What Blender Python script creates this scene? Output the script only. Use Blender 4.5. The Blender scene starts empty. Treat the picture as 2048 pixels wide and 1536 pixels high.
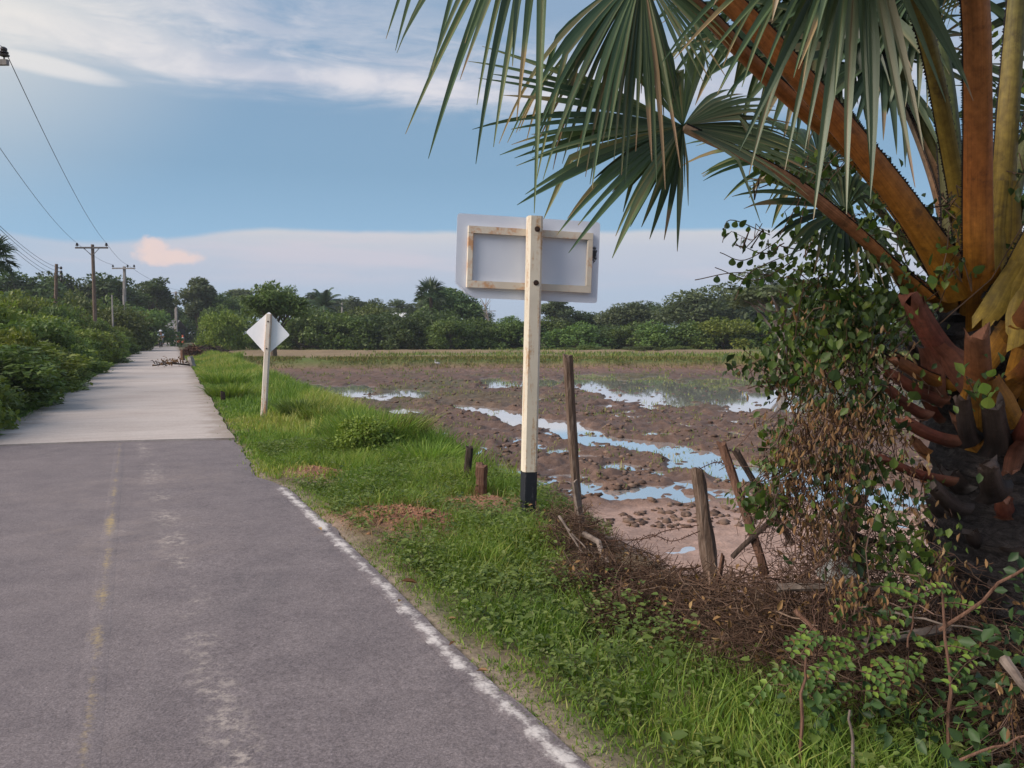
import bpy, math, random
import numpy as np
from mathutils import Vector, Matrix

random.seed(7)
RS = np.random.RandomState(11)
scene = bpy.context.scene
COL = scene.collection

# ------------------------------------------------------------------ camera, world, sun, exposure
F_PX, CAM_H = 1600.0, 1.6
HORIZON = 665.0
PITCH = math.atan((768 - HORIZON) / F_PX)
cam_d = bpy.data.cameras.new("camera")
cam = bpy.data.objects.new("camera", cam_d)
COL.objects.link(cam)
cam_d.sensor_width = 36.0
cam_d.lens = 36.0 * F_PX / 2048.0
cam_d.clip_start = 0.05
cam_d.clip_end = 6000
cam.location = (0, 0, CAM_H)
cam.rotation_euler = (math.pi / 2 - PITCH, 0, 0)
scene.camera = cam

scene.view_settings.view_transform = 'Standard'
scene.view_settings.look = 'None'
scene.view_settings.gamma = 1.0
scene.view_settings.use_curve_mapping = False
EXPOSURE = 1.0
scene.view_settings.exposure = EXPOSURE

SUN_AZ, SUN_EL = math.radians(-112), math.radians(36)      # from the left, a little behind the camera
sun_d = bpy.data.lights.new("sun", 'SUN')
sun_d.energy = 2.5
sun_d.angle = math.radians(45)
sun_d.color = (1.0, 0.87, 0.76)
sun = bpy.data.objects.new("sun", sun_d)
COL.objects.link(sun)
sdir = Vector((math.sin(SUN_AZ) * math.cos(SUN_EL), math.cos(SUN_AZ) * math.cos(SUN_EL), math.sin(SUN_EL)))
sun.rotation_euler = sdir.to_track_quat('Z', 'Y').to_euler()


def raydir(px, py):
    cx, cy = (px - 1024) / F_PX, (768 - py) / F_PX
    c, s = math.cos(PITCH), math.sin(PITCH)
    return Vector((cx, c + s * cy, -s + c * cy))


def at(px, py, Y):
    """world point at forward distance Y that shows at this place of the photograph"""
    d = raydir(px, py)
    return Vector((0, 0, CAM_H)) + d * (Y / d.y)


def gnd(px, py, z=0.0):
    d = raydir(px, py)
    return Vector((0, 0, CAM_H)) + d * ((z - CAM_H) / d.z)


def azel(px, py):
    d = raydir(px, py).normalized()
    return math.atan2(d.x, d.y), math.asin(d.z)


def srgb(r, g, b):
    def l(c):
        c /= 255.0
        return c / 12.92 if c <= 0.04045 else ((c + 0.055) / 1.055) ** 2.4
    return (l(r), l(g), l(b), 1.0)


class NT:
    """small helper for node trees"""
    def __init__(s, tree):
        s.t = tree
        s.n = tree.nodes
        s.l = tree.links

    def new(s, typ, **kw):
        n = s.n.new(typ)
        for k, v in kw.items():
            setattr(n, k, v)
        return n

    def put(s, sock, v):
        if v is None:
            return
        if hasattr(v, 'is_output') or isinstance(v, bpy.types.NodeSocket):
            s.l.new(v, sock)
        else:
            sock.default_value = v

    def math(s, op, a, b=None, c=None, clamp=False):
        n = s.new('ShaderNodeMath', operation=op)
        n.use_clamp = clamp
        s.put(n.inputs[0], a)
        s.put(n.inputs[1], b)
        s.put(n.inputs[2], c)
        return n.outputs[0]

    def step(s, v, a, b):
        n = s.new('ShaderNodeMapRange', interpolation_type='SMOOTHSTEP')
        s.put(n.inputs['Value'], v)
        s.put(n.inputs['From Min'], a)
        s.put(n.inputs['From Max'], b)
        return n.outputs[0]

    def mix(s, f, a, b, blend='MIX'):
        n = s.new('ShaderNodeMix', data_type='RGBA', blend_type=blend)
        n.clamp_factor = True
        s.put(n.inputs[0], f)
        s.put(n.inputs[6], a)
        s.put(n.inputs[7], b)
        return n.outputs[2]

    def noise(s, vec, scale, detail=4, rough=0.55, dist=0.0, out=0):
        n = s.new('ShaderNodeTexNoise')
        s.put(n.inputs['Vector'], vec)
        n.inputs['Scale'].default_value = scale
        n.inputs['Detail'].default_value = detail
        n.inputs['Roughness'].default_value = rough
        n.inputs['Distortion'].default_value = dist
        return n.outputs[out]

    def voro(s, vec, scale, feature='F1', out='Distance'):
        n = s.new('ShaderNodeTexVoronoi', feature=feature)
        s.put(n.inputs['Vector'], vec)
        n.inputs['Scale'].default_value = scale
        return n.outputs[out]

    def ramp(s, f, stops, interp='LINEAR'):
        n = s.new('ShaderNodeValToRGB')
        cr = n.color_ramp
        cr.interpolation = interp
        while len(cr.elements) < len(stops):
            cr.elements.new(0.5)
        for e, (p, c) in zip(cr.elements, stops):
            e.position = p
            e.color = c
        s.put(n.inputs[0], f)
        return n.outputs[0]

    def mapping(s, vec, scale=(1, 1, 1), loc=(0, 0, 0), rot=(0, 0, 0)):
        n = s.new('ShaderNodeMapping')
        s.put(n.inputs[0], vec)
        n.inputs[1].default_value = loc
        n.inputs[2].default_value = rot
        n.inputs[3].default_value = scale
        return n.outputs[0]


def build_world():
    w = bpy.data.worlds.new("World")
    scene.world = w
    w.use_nodes = True
    t = NT(w.node_tree)
    t.n.clear()
    out = t.new('ShaderNodeOutputWorld')
    bg = t.new('ShaderNodeBackground')
    bg.inputs[1].default_value = 0.1
    t.l.new(bg.outputs[0], out.inputs[0])
    tc = t.new('ShaderNodeTexCoord')
    sep = t.new('ShaderNodeSeparateXYZ')
    t.l.new(tc.outputs['Generated'], sep.inputs[0])
    x, y, z = sep.outputs
    el = t.math('ARCSINE', z)
    az = t.math('ARCTAN2', x, y)
    comb = t.new('ShaderNodeCombineXYZ')
    t.l.new(az, comb.inputs[0])
    t.l.new(el, comb.inputs[1])
    ae = comb.outputs[0]
    sky = t.new('ShaderNodeTexSky', sky_type='NISHITA')
    sky.sun_disc = False
    sky.sun_elevation = SUN_EL
    sky.sun_rotation = SUN_AZ
    sky.air_density = 1.0
    sky.dust_density = 2.0
    sky.ozone_density = 1.5
    K = 10.0 / 2 ** EXPOSURE                      # display value -> background colour at strength 0.1

    def dc(r, g, b):
        c = srgb(r, g, b)
        return (c[0] * K, c[1] * K, c[2] * K, 1)
    # clear evening sky by height above the horizon
    base = t.ramp(t.math('MULTIPLY_ADD', el, 1 / 1.6, 0.05), [
        (0.0, dc(150, 150, 150)), (0.047, dc(160, 165, 170)), (0.055, dc(180, 197, 218)), (0.115, dc(146, 184, 216)),
        (0.17, dc(131, 167, 197)), (0.23, dc(132, 164, 193)), (0.33, dc(152, 174, 201)), (0.60, dc(140, 165, 198)), (1.0, dc(125, 152, 190))])
    base = t.mix(0.08, base, sky.outputs[0])
    # warm bright glow of the hidden sun's side, high on the left
    a0, e0 = azel(-420, -330)
    da = t.math('MULTIPLY', t.math('SUBTRACT', az, a0), 0.75)
    de = t.math('SUBTRACT', el, e0)
    r = t.math('SQRT', t.math('ADD', t.math('MULTIPLY', da, da), t.math('MULTIPLY', de, de)))
    glow = t.step(r, 0.36, 0.06)
    # streaky high cloud
    n1 = t.noise(t.mapping(ae, (2.2, 11, 1), (0.3, 0.7, 0), (0, 0, 0.13)), 1.0, 6, 0.6, 0.6)
    n2 = t.noise(t.mapping(ae, (7, 34, 1), (1.3, 0.2, 0), (0, 0, 0.16)), 1.0, 8, 0.66, 0.5)
    n3 = t.noise(t.mapping(ae, (9, 18, 1), (4.3, 0.9, 0)), 1.0, 5, 0.6, 0.4)
    a1, e1 = azel(330, 128)
    a2, e2 = azel(1000, 195)
    sl = (e2 - e1) / (a2 - a1)
    line = t.math('SUBTRACT', el, t.math('MULTIPLY_ADD', az, sl, e1 - sl * a1))       # height above the streak's axis
    wob = t.math('MULTIPLY_ADD', n1, 0.07, -0.035)
    line = t.math('ADD', line, wob)
    core = t.math('MULTIPLY', t.step(line, -0.018, 0.004), t.step(line, 0.05, 0.012))
    band = t.math('MAXIMUM', t.math('MULTIPLY', t.step(line, -0.034, 0.0), t.step(line, 0.10, 0.02)), core)
    upper = t.math('MULTIPLY', t.step(line, 0.0, 0.05), t.step(az, 0.05, -0.42))
    fibre = t.step(n2, 0.30, 0.66)
    # small separate streak under the band at the left
    b1, f1 = azel(90, 132)
    sa = t.math('DIVIDE', t.math('SUBTRACT', az, b1), 0.085)
    se = t.math('DIVIDE', t.math('SUBTRACT', t.math('ADD', el, t.math('MULTIPLY', az, 0.10)), f1 + b1 * 0.10), 0.0115)
    sr = t.math('ADD', t.math('MULTIPLY', sa, sa), t.math('MULTIPLY', se, se))
    small = t.math('MULTIPLY', t.step(t.math('MULTIPLY_ADD', n2, 1.2, t.math('SUBTRACT', sr, 0.6)), 1.0, 0.1), 0.85)
    fr = t.math('MAXIMUM', t.math('MULTIPLY', t.math('MAXIMUM', band, t.math('MULTIPLY', upper, 0.85)), fibre), t.math('MULTIPLY', core, t.step(n2, 0.18, 0.5)))
    # the rest of the sky carries the same thin streaks
    wide = t.math('MULTIPLY', t.step(n1, 0.48, 0.72), t.math('MULTIPLY', t.step(el, 0.38, 0.6), 0.55))
    fr = t.math('MAXIMUM', fr, wide)
    col = t.mix(t.math('MULTIPLY', fr, 0.92), base, t.mix(t.step(n3, 0.35, 0.65), dc(196, 201, 216), dc(229, 226, 231)))
    col = t.mix(small, col, dc(222, 222, 228))
    col = t.mix(t.math('MULTIPLY', glow, 0.85), col, dc(238, 234, 226))
    # low bank of pinkish cloud along the horizon with a sharp upper edge
    top = t.ramp(t.math('MULTIPLY_ADD', az, 1 / 1.2, 0.55), [
        (0.0, (0.115,) * 3 + (1,)), (azel(150, 0)[0] / 1.2 + 0.55, (azel(150, 482)[1],) * 3 + (1,)),
        (azel(560, 0)[0] / 1.2 + 0.55, (azel(560, 458)[1],) * 3 + (1,)), (azel(880, 0)[0] / 1.2 + 0.55, (azel(880, 463)[1],) * 3 + (1,)),
        (azel(1250, 0)[0] / 1.2 + 0.55, (azel(1250, 461)[1],) * 3 + (1,)), (1.0, (0.118,) * 3 + (1,))], 'EASE')
    edge = t.math('SUBTRACT', el, t.math('MULTIPLY_ADD', n3, 0.008, t.math('SUBTRACT', top, 0.004)))
    bank = t.step(edge, 0.003, -0.005)
    bank = t.math('MULTIPLY', bank, t.math('MULTIPLY_ADD', t.step(az, -0.62, -0.40), 0.42, 0.34))
    nb = t.noise(t.mapping(ae, (3, 30, 1), (2.1, 0.4, 0)), 1.0, 5, 0.55, 0.3)
    bcol = t.ramp(t.math('ADD', el, t.math('MULTIPLY_ADD', nb, 0.03, -0.015)), [
        (0.0, dc(176, 192, 213)), (0.045, dc(182, 195, 215)), (0.072, dc(194, 198, 213)), (0.098, dc(205, 204, 213)), (0.116, dc(216, 211, 213)), (0.125, dc(222, 217, 214))])
    pinky = t.math('MULTIPLY', t.step(nb, 0.47, 0.66), t.step(el, 0.045, 0.085))
    bcol = t.mix(t.math('MULTIPLY', pinky, 0.5), bcol, dc(224, 208, 214))
    col = t.mix(bank, col, bcol)
    # sunlit pink cumulus head
    def puff(px, py, rx, ry):
        c0, c1 = azel(px, py)
        p = t.math('DIVIDE', t.math('SUBTRACT', az, c0), rx / F_PX)
        q = t.math('DIVIDE', t.math('SUBTRACT', el, c1), ry / F_PX)
        return t.math('SQRT', t.math('ADD', t.math('MULTIPLY', p, p), t.math('MULTIPLY', q, q)))
    nc = t.noise(t.mapping(ae, (60, 75, 1)), 1.0, 5, 0.6)
    d1 = t.math('MINIMUM', puff(305, 498, 27, 23), t.math('MINIMUM', puff(338, 514, 55, 15), puff(304, 516, 22, 14)))
    pf = t.step(t.math('MULTIPLY_ADD', nc, 1.5, t.math('ADD', d1, -0.75)), 1.25, 0.55)
    col = t.mix(t.math('MULTIPLY', pf, 0.9), col, t.mix(nc, dc(226, 208, 210), dc(243, 216, 204)))
    t.l.new(col, bg.inputs[0])


build_world()

# ------------------------------------------------------------------ helpers: meshes, objects, materials


def vnoise(x, y, seed=0):
    x = np.asarray(x, float)
    y = np.asarray(y, float)
    xi, yi = np.floor(x).astype(np.int64), np.floor(y).astype(np.int64)
    xf, yf = x - xi, y - yi
    u, v = xf * xf * (3 - 2 * xf), yf * yf * (3 - 2 * yf)

    def h(a, b):
        n = (a * 374761393 + b * 668265263 + seed * 2147483647) & 0xffffffff
        n = ((n ^ (n >> 13)) * 1274126177) & 0xffffffff
        return ((n ^ (n >> 16)) & 0xffff) / 65535.0
    a = h(xi, yi) * (1 - u) + h(xi + 1, yi) * u
    b = h(xi, yi + 1) * (1 - u) + h(xi + 1, yi + 1) * u
    return a * (1 - v) + b * v


def fbm(x, y, seed=0, oct=4, gain=0.5):
    s, a, t = 0, 1, 0
    for i in range(oct):
        s = s + a * vnoise(x * 2 ** i + 17.3 * i, y * 2 ** i - 9.1 * i, seed + i)
        t += a
        a *= gain
    return s / t


def sstep(v, a, b):
    k = np.clip((v - a) / (b - a), 0, 1)
    return k * k * (3 - 2 * k)


def new_mesh(name, V, F, mat=None, var=None, colors=None, smooth=False, around=None):
    """V n x 3; F a list of arrays (m x 3 or m x 4) or a list of index lists"""
    me = bpy.data.meshes.new(name)
    if isinstance(F, list) and F and isinstance(F[0], np.ndarray):
        V = np.asarray(V, np.float32)
        loops = np.concatenate([f.ravel() for f in F]).astype(np.int32)
        tot = np.concatenate([np.full(len(f), f.shape[1], np.int32) for f in F])
        start = np.concatenate([[0], np.cumsum(tot)[:-1]]).astype(np.int32)
        me.vertices.add(len(V))
        me.vertices.foreach_set('co', V.ravel())
        me.loops.add(len(loops))
        me.loops.foreach_set('vertex_index', loops)
        me.polygons.add(len(tot))
        me.polygons.foreach_set('loop_start', start)
        me.polygons.foreach_set('loop_total', tot)
        me.update(calc_edges=True)
    else:
        me.from_pydata([tuple(v) for v in V], [], F)
        me.update()
    if var is not None:
        a = me.attributes.new('var', 'FLOAT', 'POINT')
        a.data.foreach_set('value', np.asarray(var, np.float32))
    if around is not None:
        a = me.attributes.new('around', 'FLOAT', 'POINT')
        a.data.foreach_set('value', np.asarray(around, np.float32))
    if colors is not None:
        a = me.attributes.new('soil', 'FLOAT_COLOR', 'POINT')
        c = np.ones((len(V), 4), np.float32)
        c[:, :3] = colors
        a.data.foreach_set('color', c.ravel())
    if smooth:
        me.polygons.foreach_set('use_smooth', np.ones(len(me.polygons), bool))
        if len(V) < 20000:
            me.set_sharp_from_angle(angle=math.radians(48))
    if mat:
        me.materials.append(mat)
    return me


def link(name, me, parent=None, loc=None, rot=None):
    o = bpy.data.objects.new(name, me)
    COL.objects.link(o)
    if parent is not None:
        o.parent = parent
    if loc is not None:
        o.location = loc
    if rot is not None:
        o.rotation_euler = rot
    return o


def tag(o, label, cat, group=None, kind=None):
    if label:
        o['label'] = label
    if cat:
        o['category'] = cat
    if group:
        o['group'] = group
    if kind:
        o['kind'] = kind
    return o


def empty(name, loc=(0, 0, 0), rot=(0, 0, 0)):
    o = bpy.data.objects.new(name, None)
    COL.objects.link(o)
    o.location = loc
    o.rotation_euler = rot
    o.empty_display_size = 0.2
    return o


class MB:
    """collects simple shapes; build() links them as one mesh object"""
    def __init__(s):
        s.v, s.f, s.a = [], [], []

    def add(s, vs, fs, var=0.5):
        n = len(s.v)
        s.v += [tuple(v) for v in vs]
        s.f += [[i + n for i in f] for f in fs]
        s.a += [var] * len(vs)

    def box(s, c, size, rot=None, bev=0.0, var=0.5):
        hx, hy, hz = size[0] / 2, size[1] / 2, size[2] / 2
        if bev <= 0:
            vs = [Vector((sx * hx, sy * hy, sz * hz)) for sx in (-1, 1) for sy in (-1, 1) for sz in (-1, 1)]
            fs = [[0, 1, 3, 2], [4, 6, 7, 5], [0, 4, 5, 1], [2, 3, 7, 6], [0, 2, 6, 4], [1, 5, 7, 3]]
        else:
            pr = [(-hx + bev, -hy), (hx - bev, -hy), (hx, -hy + bev), (hx, hy - bev), (hx - bev, hy), (-hx + bev, hy), (-hx, hy - bev), (-hx, -hy + bev)]
            vs = [Vector((p[0], p[1], z)) for z in (-hz, hz) for p in pr]
            fs = [list(range(7, -1, -1)), list(range(8, 16))] + [[i, (i + 1) % 8, 8 + (i + 1) % 8, 8 + i] for i in range(8)]
        if rot is not None:
            vs = [rot @ v for v in vs]
        s.add([v + Vector(c) for v in vs], fs, var)

    def tube(s, pts, radii, n=6, cap=True, var=0.5, flat=1.0):
        pts = [Vector(p) for p in pts]
        if not hasattr(radii, '__len__'):
            radii = [radii] * len(pts)
        vs, fs = [], []
        ref = None
        for i, p in enumerate(pts):
            d = (pts[min(i + 1, len(pts) - 1)] - pts[max(i - 1, 0)])
            if d.length < 1e-9:
                d = Vector((0, 0, 1))
            d.normalize()
            if ref is None:
                ref = Vector((1, 0, 0)) if abs(d.x) < 0.8 else Vector((0, 1, 0))
            u = (ref - d * ref.dot(d)).normalized()
            w = d.cross(u)
            ref = u
            for k in range(n):
                a = 2 * math.pi * k / n
                vs.append(p + (u * math.cos(a) + w * math.sin(a) * flat) * radii[i])
        for i in range(len(pts) - 1):
            for k in range(n):
                fs.append([i * n + k, i * n + (k + 1) % n, (i + 1) * n + (k + 1) % n, (i + 1) * n + k])
        if cap:
            fs.append(list(range(n - 1, -1, -1)))
            fs.append([(len(pts) - 1) * n + k for k in range(n)])
        s.add(vs, fs, var)

    def ball(s, c, r, n=8, m=5, var=0.5):
        r = Vector(r) if hasattr(r, '__len__') else Vector((r, r, r))
        c = Vector(c)
        vs = [c + Vector((0, 0, -r.z))]
        for j in range(1, m):
            t = -math.pi / 2 + math.pi * j / m
            for k in range(n):
                a = 2 * math.pi * k / n
                vs.append(c + Vector((r.x * math.cos(t) * math.cos(a), r.y * math.cos(t) * math.sin(a), r.z * math.sin(t))))
        vs.append(c + Vector((0, 0, r.z)))
        fs = [[0, 1 + (k + 1) % n, 1 + k] for k in range(n)]
        for j in range(m - 2):
            for k in range(n):
                fs.append([1 + j * n + k, 1 + j * n + (k + 1) % n, 1 + (j + 1) * n + (k + 1) % n, 1 + (j + 1) * n + k])
        b = 1 + (m - 2) * n
        fs += [[b + k, b + (k + 1) % n, len(vs) - 1] for k in range(n)]
        s.add(vs, fs, var)

    def mesh(s, name, mat, smooth=False):
        return new_mesh(name, s.v, s.f, mat, var=s.a, smooth=smooth)

    def build(s, name, mat, parent=None, loc=None, rot=None, smooth=False):
        return link(name, s.mesh(name, mat, smooth), parent, loc, rot)


def material(name, fn, rough=0.8, spec=0.3, bump=None, translucent=0.0):
    """fn(t, coords) -> colour socket (or (colour, roughness, height))"""
    m = bpy.data.materials.new(name)
    m.use_nodes = True
    t = NT(m.node_tree)
    t.n.clear()
    out = t.new('ShaderNodeOutputMaterial')
    p = t.new('ShaderNodeBsdfPrincipled')
    p.inputs['Roughness'].default_value = rough
    p.inputs['Specular IOR Level'].default_value = spec
    tc = t.new('ShaderNodeTexCoord')
    r = fn(t, tc)
    if not isinstance(r, tuple) or len(r) == 4:
        r = (r, None, None)
    col, ro, hgt = r
    t.put(p.inputs['Base Color'], col)
    if ro is not None:
        t.put(p.inputs['Roughness'], ro)
    if hgt is not None:
        b = t.new('ShaderNodeBump')
        b.inputs['Strength'].default_value = bump[0]
        b.inputs['Distance'].default_value = bump[1]
        t.l.new(hgt, b.inputs['Height'])
        t.l.new(b.outputs[0], p.inputs['Normal'])
    if translucent > 0:
        tr = t.new('ShaderNodeBsdfTranslucent')
        t.put(tr.inputs[0], t.mix(1.0, col, (1.0, 1.05, 0.5, 1), 'MULTIPLY') if True else col)
        mx = t.new('ShaderNodeMixShader')
        mx.inputs[0].default_value = translucent
        t.l.new(p.outputs[0], mx.inputs[1])
        t.l.new(tr.outputs[0], mx.inputs[2])
        t.l.new(mx.outputs[0], out.inputs[0])
    else:
        t.l.new(p.outputs[0], out.inputs[0])
    return m


def attr(t, name='var'):
    n = t.new('ShaderNodeAttribute')
    n.attribute_name = name
    return n


def leaf_mat(name, stops, rough=0.5, spec=0.25, tr=0.33, hue=0.0):
    def fn(t, tc):
        v = attr(t).outputs['Fac']
        c = t.ramp(v, [(i / (len(stops) - 1), s + (1,)) for i, s in enumerate(stops)])
        oi = t.new('ShaderNodeObjectInfo')
        hs = t.new('ShaderNodeHueSaturation')
        t.put(hs.inputs['Hue'], t.math('MULTIPLY_ADD', oi.outputs['Random'], 0.03 + hue, 0.485 - hue / 2))
        t.put(hs.inputs['Value'], t.math('MULTIPLY_ADD', oi.outputs['Random'], 0.5, 0.75))
        t.l.new(c, hs.inputs['Color'])
        return hs.outputs[0]
    return material(name, fn, rough, spec, translucent=tr)


M = {}
M['leaf_dark'] = leaf_mat('leaf_dark', [(0.046, 0.078, 0.030), (0.078, 0.120, 0.042), (0.115, 0.160, 0.054)])
M['leaf_mid'] = leaf_mat('leaf_mid', [(0.064, 0.108, 0.032), (0.115, 0.175, 0.045), (0.18, 0.24, 0.062)])
M['leaf_bright'] = leaf_mat('leaf_bright', [(0.10, 0.15, 0.028), (0.175, 0.23, 0.04), (0.27, 0.30, 0.06)])
M['leaf_grey'] = leaf_mat('leaf_grey', [(0.078, 0.110, 0.056), (0.125, 0.162, 0.080), (0.18, 0.212, 0.105)])
M['leaf_olive'] = leaf_mat('leaf_olive', [(0.075, 0.105, 0.028), (0.115, 0.150, 0.036), (0.165, 0.195, 0.05)])
M['grass'] = leaf_mat('grass', [(0.085, 0.155, 0.030), (0.145, 0.230, 0.040), (0.215, 0.295, 0.052), (0.33, 0.33, 0.10)], 0.55, 0.25, 0.4)
M['grass_dry'] = leaf_mat('grass_dry', [(0.09, 0.14, 0.03), (0.14, 0.165, 0.04), (0.20, 0.17, 0.07), (0.24, 0.18, 0.10)], 0.7, 0.15, 0.2)
M['straw'] = leaf_mat('straw', [(0.13, 0.09, 0.045), (0.22, 0.16, 0.075), (0.32, 0.25, 0.13)], 0.8, 0.1, 0.25)
M['weed'] = leaf_mat('weed', [(0.075, 0.14, 0.032), (0.125, 0.21, 0.046), (0.19, 0.28, 0.065), (0.27, 0.33, 0.13)], 0.5, 0.3, 0.35)
M['vine_leaf'] = leaf_mat('vine_leaf', [(0.030, 0.058, 0.024), (0.055, 0.10, 0.032), (0.095, 0.165, 0.038), (0.18, 0.26, 0.045)], 0.45, 0.3, 0.3)
M['dry_leaf'] = leaf_mat('dry_leaf', [(0.10, 0.056, 0.032), (0.20, 0.115, 0.055), (0.31, 0.19, 0.09), (0.40, 0.28, 0.15)], 0.85, 0.1, 0.2)
M['dry_stem'] = leaf_mat('dry_stem', [(0.042, 0.027, 0.02), (0.085, 0.052, 0.037), (0.14, 0.088, 0.062), (0.24, 0.175, 0.13)], 0.9, 0.1, 0.0)
M['far_palm'] = leaf_mat('far_palm', [(0.025, 0.05, 0.022), (0.045, 0.08, 0.032), (0.075, 0.11, 0.045)], 0.5, 0.3, 0.15)


def bark_fn(a, b, sc=8):
    def fn(t, tc):
        v = t.mapping(tc.outputs['Object'], (1, 1, 0.25))
        n = t.noise(v, sc, 6, 0.65)
        return (t.ramp(n, [(0.3, a + (1,)), (0.7, b + (1,))]), None, n)
    return fn


M['bark'] = material('bark', bark_fn((0.045, 0.035, 0.028), (0.14, 0.11, 0.09)), 0.9, 0.1, (0.6, 0.03))
M['bark_pale'] = material('bark_pale', bark_fn((0.16, 0.13, 0.11), (0.36, 0.31, 0.27)), 0.9, 0.1, (0.6, 0.03))
M['old_wood'] = material('old_wood', lambda t, tc: (lambda n: (t.ramp(n, [(0.25, (0.05, 0.035, 0.028, 1)), (0.5, (0.15, 0.105, 0.08, 1)), (0.75, (0.30, 0.235, 0.19, 1))]), None, n))(
    t.noise(t.mapping(tc.outputs['Object'], (14, 14, 0.9)), 3.0, 6, 0.65, 0.4)), 0.9, 0.1, (0.9, 0.02))
M['dark_wood'] = material('dark_wood', lambda t, tc: (lambda n: (t.ramp(n, [(0.3, (0.022, 0.018, 0.017, 1)), (0.7, (0.085, 0.062, 0.05, 1))]), None, n))(
    t.noise(t.mapping(tc.outputs['Object'], (14, 14, 0.9)), 3.0, 6, 0.65, 0.4)), 0.9, 0.1, (0.9, 0.02))
M['red_wood'] = material('red_wood', lambda t, tc: (lambda n: (t.ramp(n, [(0.3, (0.06, 0.032, 0.022, 1)), (0.7, (0.21, 0.12, 0.085, 1))]), None, n))(
    t.noise(t.mapping(tc.outputs['Object'], (14, 14, 0.9)), 3.0, 6, 0.65, 0.4)), 0.9, 0.1, (0.9, 0.02))
M['grey_stick'] = material('grey_stick', lambda t, tc: t.ramp(t.noise(tc.outputs['Object'], 14, 5), [(0.3, (0.09, 0.07, 0.06, 1)), (0.7, (0.25, 0.205, 0.175, 1))]), 0.9, 0.1)
M['concrete_pole'] = material('concrete_pole', lambda t, tc: t.ramp(t.noise(t.mapping(tc.outputs['Object'], (3, 3, 0.6)), 2, 5), [(0.3, (0.20, 0.18, 0.165, 1)), (0.7, (0.36, 0.335, 0.315, 1))]), 0.9, 0.1)
M['steel_dark'] = material('steel_dark', lambda t, tc: t.ramp(t.noise(tc.outputs['Object'], 6, 4), [(0.3, (0.05, 0.045, 0.045, 1)), (0.7, (0.12, 0.105, 0.10, 1))]), 0.6, 0.4)
M['insulator'] = material('insulator', lambda t, tc: t.ramp(t.noise(tc.outputs['Object'], 9, 2), [(0.3, (0.018, 0.012, 0.012, 1)), (0.7, (0.035, 0.022, 0.02, 1))]), 0.25, 0.5)
M['wire'] = material('wire', lambda t, tc: t.ramp(t.noise(tc.outputs['Object'], 3, 2), [(0.3, (0.05, 0.05, 0.055, 1)), (0.7, (0.09, 0.09, 0.10, 1))]), 0.5, 0.3)
M['rusty_wire'] = material('rusty_wire', lambda t, tc: t.ramp(t.noise(tc.outputs['Object'], 30, 3), [(0.3, (0.035, 0.02, 0.016, 1)), (0.7, (0.11, 0.055, 0.035, 1))]), 0.8, 0.2)


def plain(name, c, rough=0.6, spec=0.3, amt=0.25):
    def fn(t, tc):
        n = t.noise(tc.outputs['Object'], 6, 4)
        lo = tuple(k * (1 - amt) for k in c) + (1,)
        hi = tuple(min(1, k * (1 + amt)) for k in c) + (1,)
        return t.ramp(n, [(0.3, lo), (0.7, hi)])
    return material(name, fn, rough, spec)


# ------------------------------------------------------------------ where the road, the bank and the field lie
ASPH_R = [gnd(1190, 1536), gnd(1085, 1440), gnd(1000, 1370), gnd(925, 1300), gnd(860, 1240), gnd(780, 1160), gnd(700, 1085), gnd(635, 1025), gnd(572, 970), gnd(512, 950), gnd(502, 930), gnd(470, 878)]
SEAM_R, SEAM_L = gnd(470, 877), gnd(-8, 893)
d0 = (ASPH_R[0] - ASPH_R[4]).normalized()
ASPH_R = [ASPH_R[0] + d0 * 30] + ASPH_R
CSL = (340 - 1024) / F_PX                                   # sideways run of the concrete road per metre forward
CON_W = 3.75


def con_right(Y):
    s = SEAM_R.x + CSL * (Y - SEAM_R.y)
    return s - np.maximum(np.asarray(Y, float) - 120, 0) ** 2 * 0.004


def con_left(Y):
    return con_right(Y) - CON_W * (1 + 0.0 * np.asarray(Y))


_ay = np.array([p.y for p in ASPH_R])
_ax = np.array([p.x for p in ASPH_R])


def road_right(Y):
    Y = np.asarray(Y, float)
    return np.where(Y < SEAM_R.y, np.interp(Y, _ay, _ax), con_right(Y))


def road_left(Y):
    Y = np.asarray(Y, float)
    dirx = (SEAM_L.x - SEAM_R.x)
    a = np.interp(Y, _ay, _ax) - 4.3
    return np.where(Y < SEAM_R.y + 0.6, a, con_left(Y))


BANK = np.array([(6.5, -30), (3.9, -4), (3.3, 0), (3.05, 2.0), (2.95, 3.0), (2.45, 4.1), (1.45, 5.2), (0.78, 6.5), (0.36, 7.7), (-0.25, 9.0), (-1.15, 11), (-2.5, 14), (-4.4, 18.5), (-9.0, 29), (-17.2, 48), (-22, 58), (-40, 100), (-80, 200), (-500, 1200)])


def bank_x(Y):
    return np.interp(np.asarray(Y, float), BANK[:, 1], BANK[:, 0])


_be = [gnd(p, q, -0.08) for p, q in ((1075, 1030), (1105, 1130), (1205, 1225), (1390, 1300), (1545, 1390), (1700, 1480), (1850, 1560))]


def brush_edge(X, Y):
    """metres from the line where the green verge gives way to dead brush (positive in the brush)"""
    e = np.interp(Y, [p.y for p in _be][::-1], [p.x for p in _be][::-1])
    return np.where(Y < 7.6, X - e + (fbm(X * 2, Y * 2, 301) - 0.5) * 0.5, -1.0)


FIELD_Z, WATER_Z = -0.50, -0.535
LEFT_EDGE = 0.0
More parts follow.
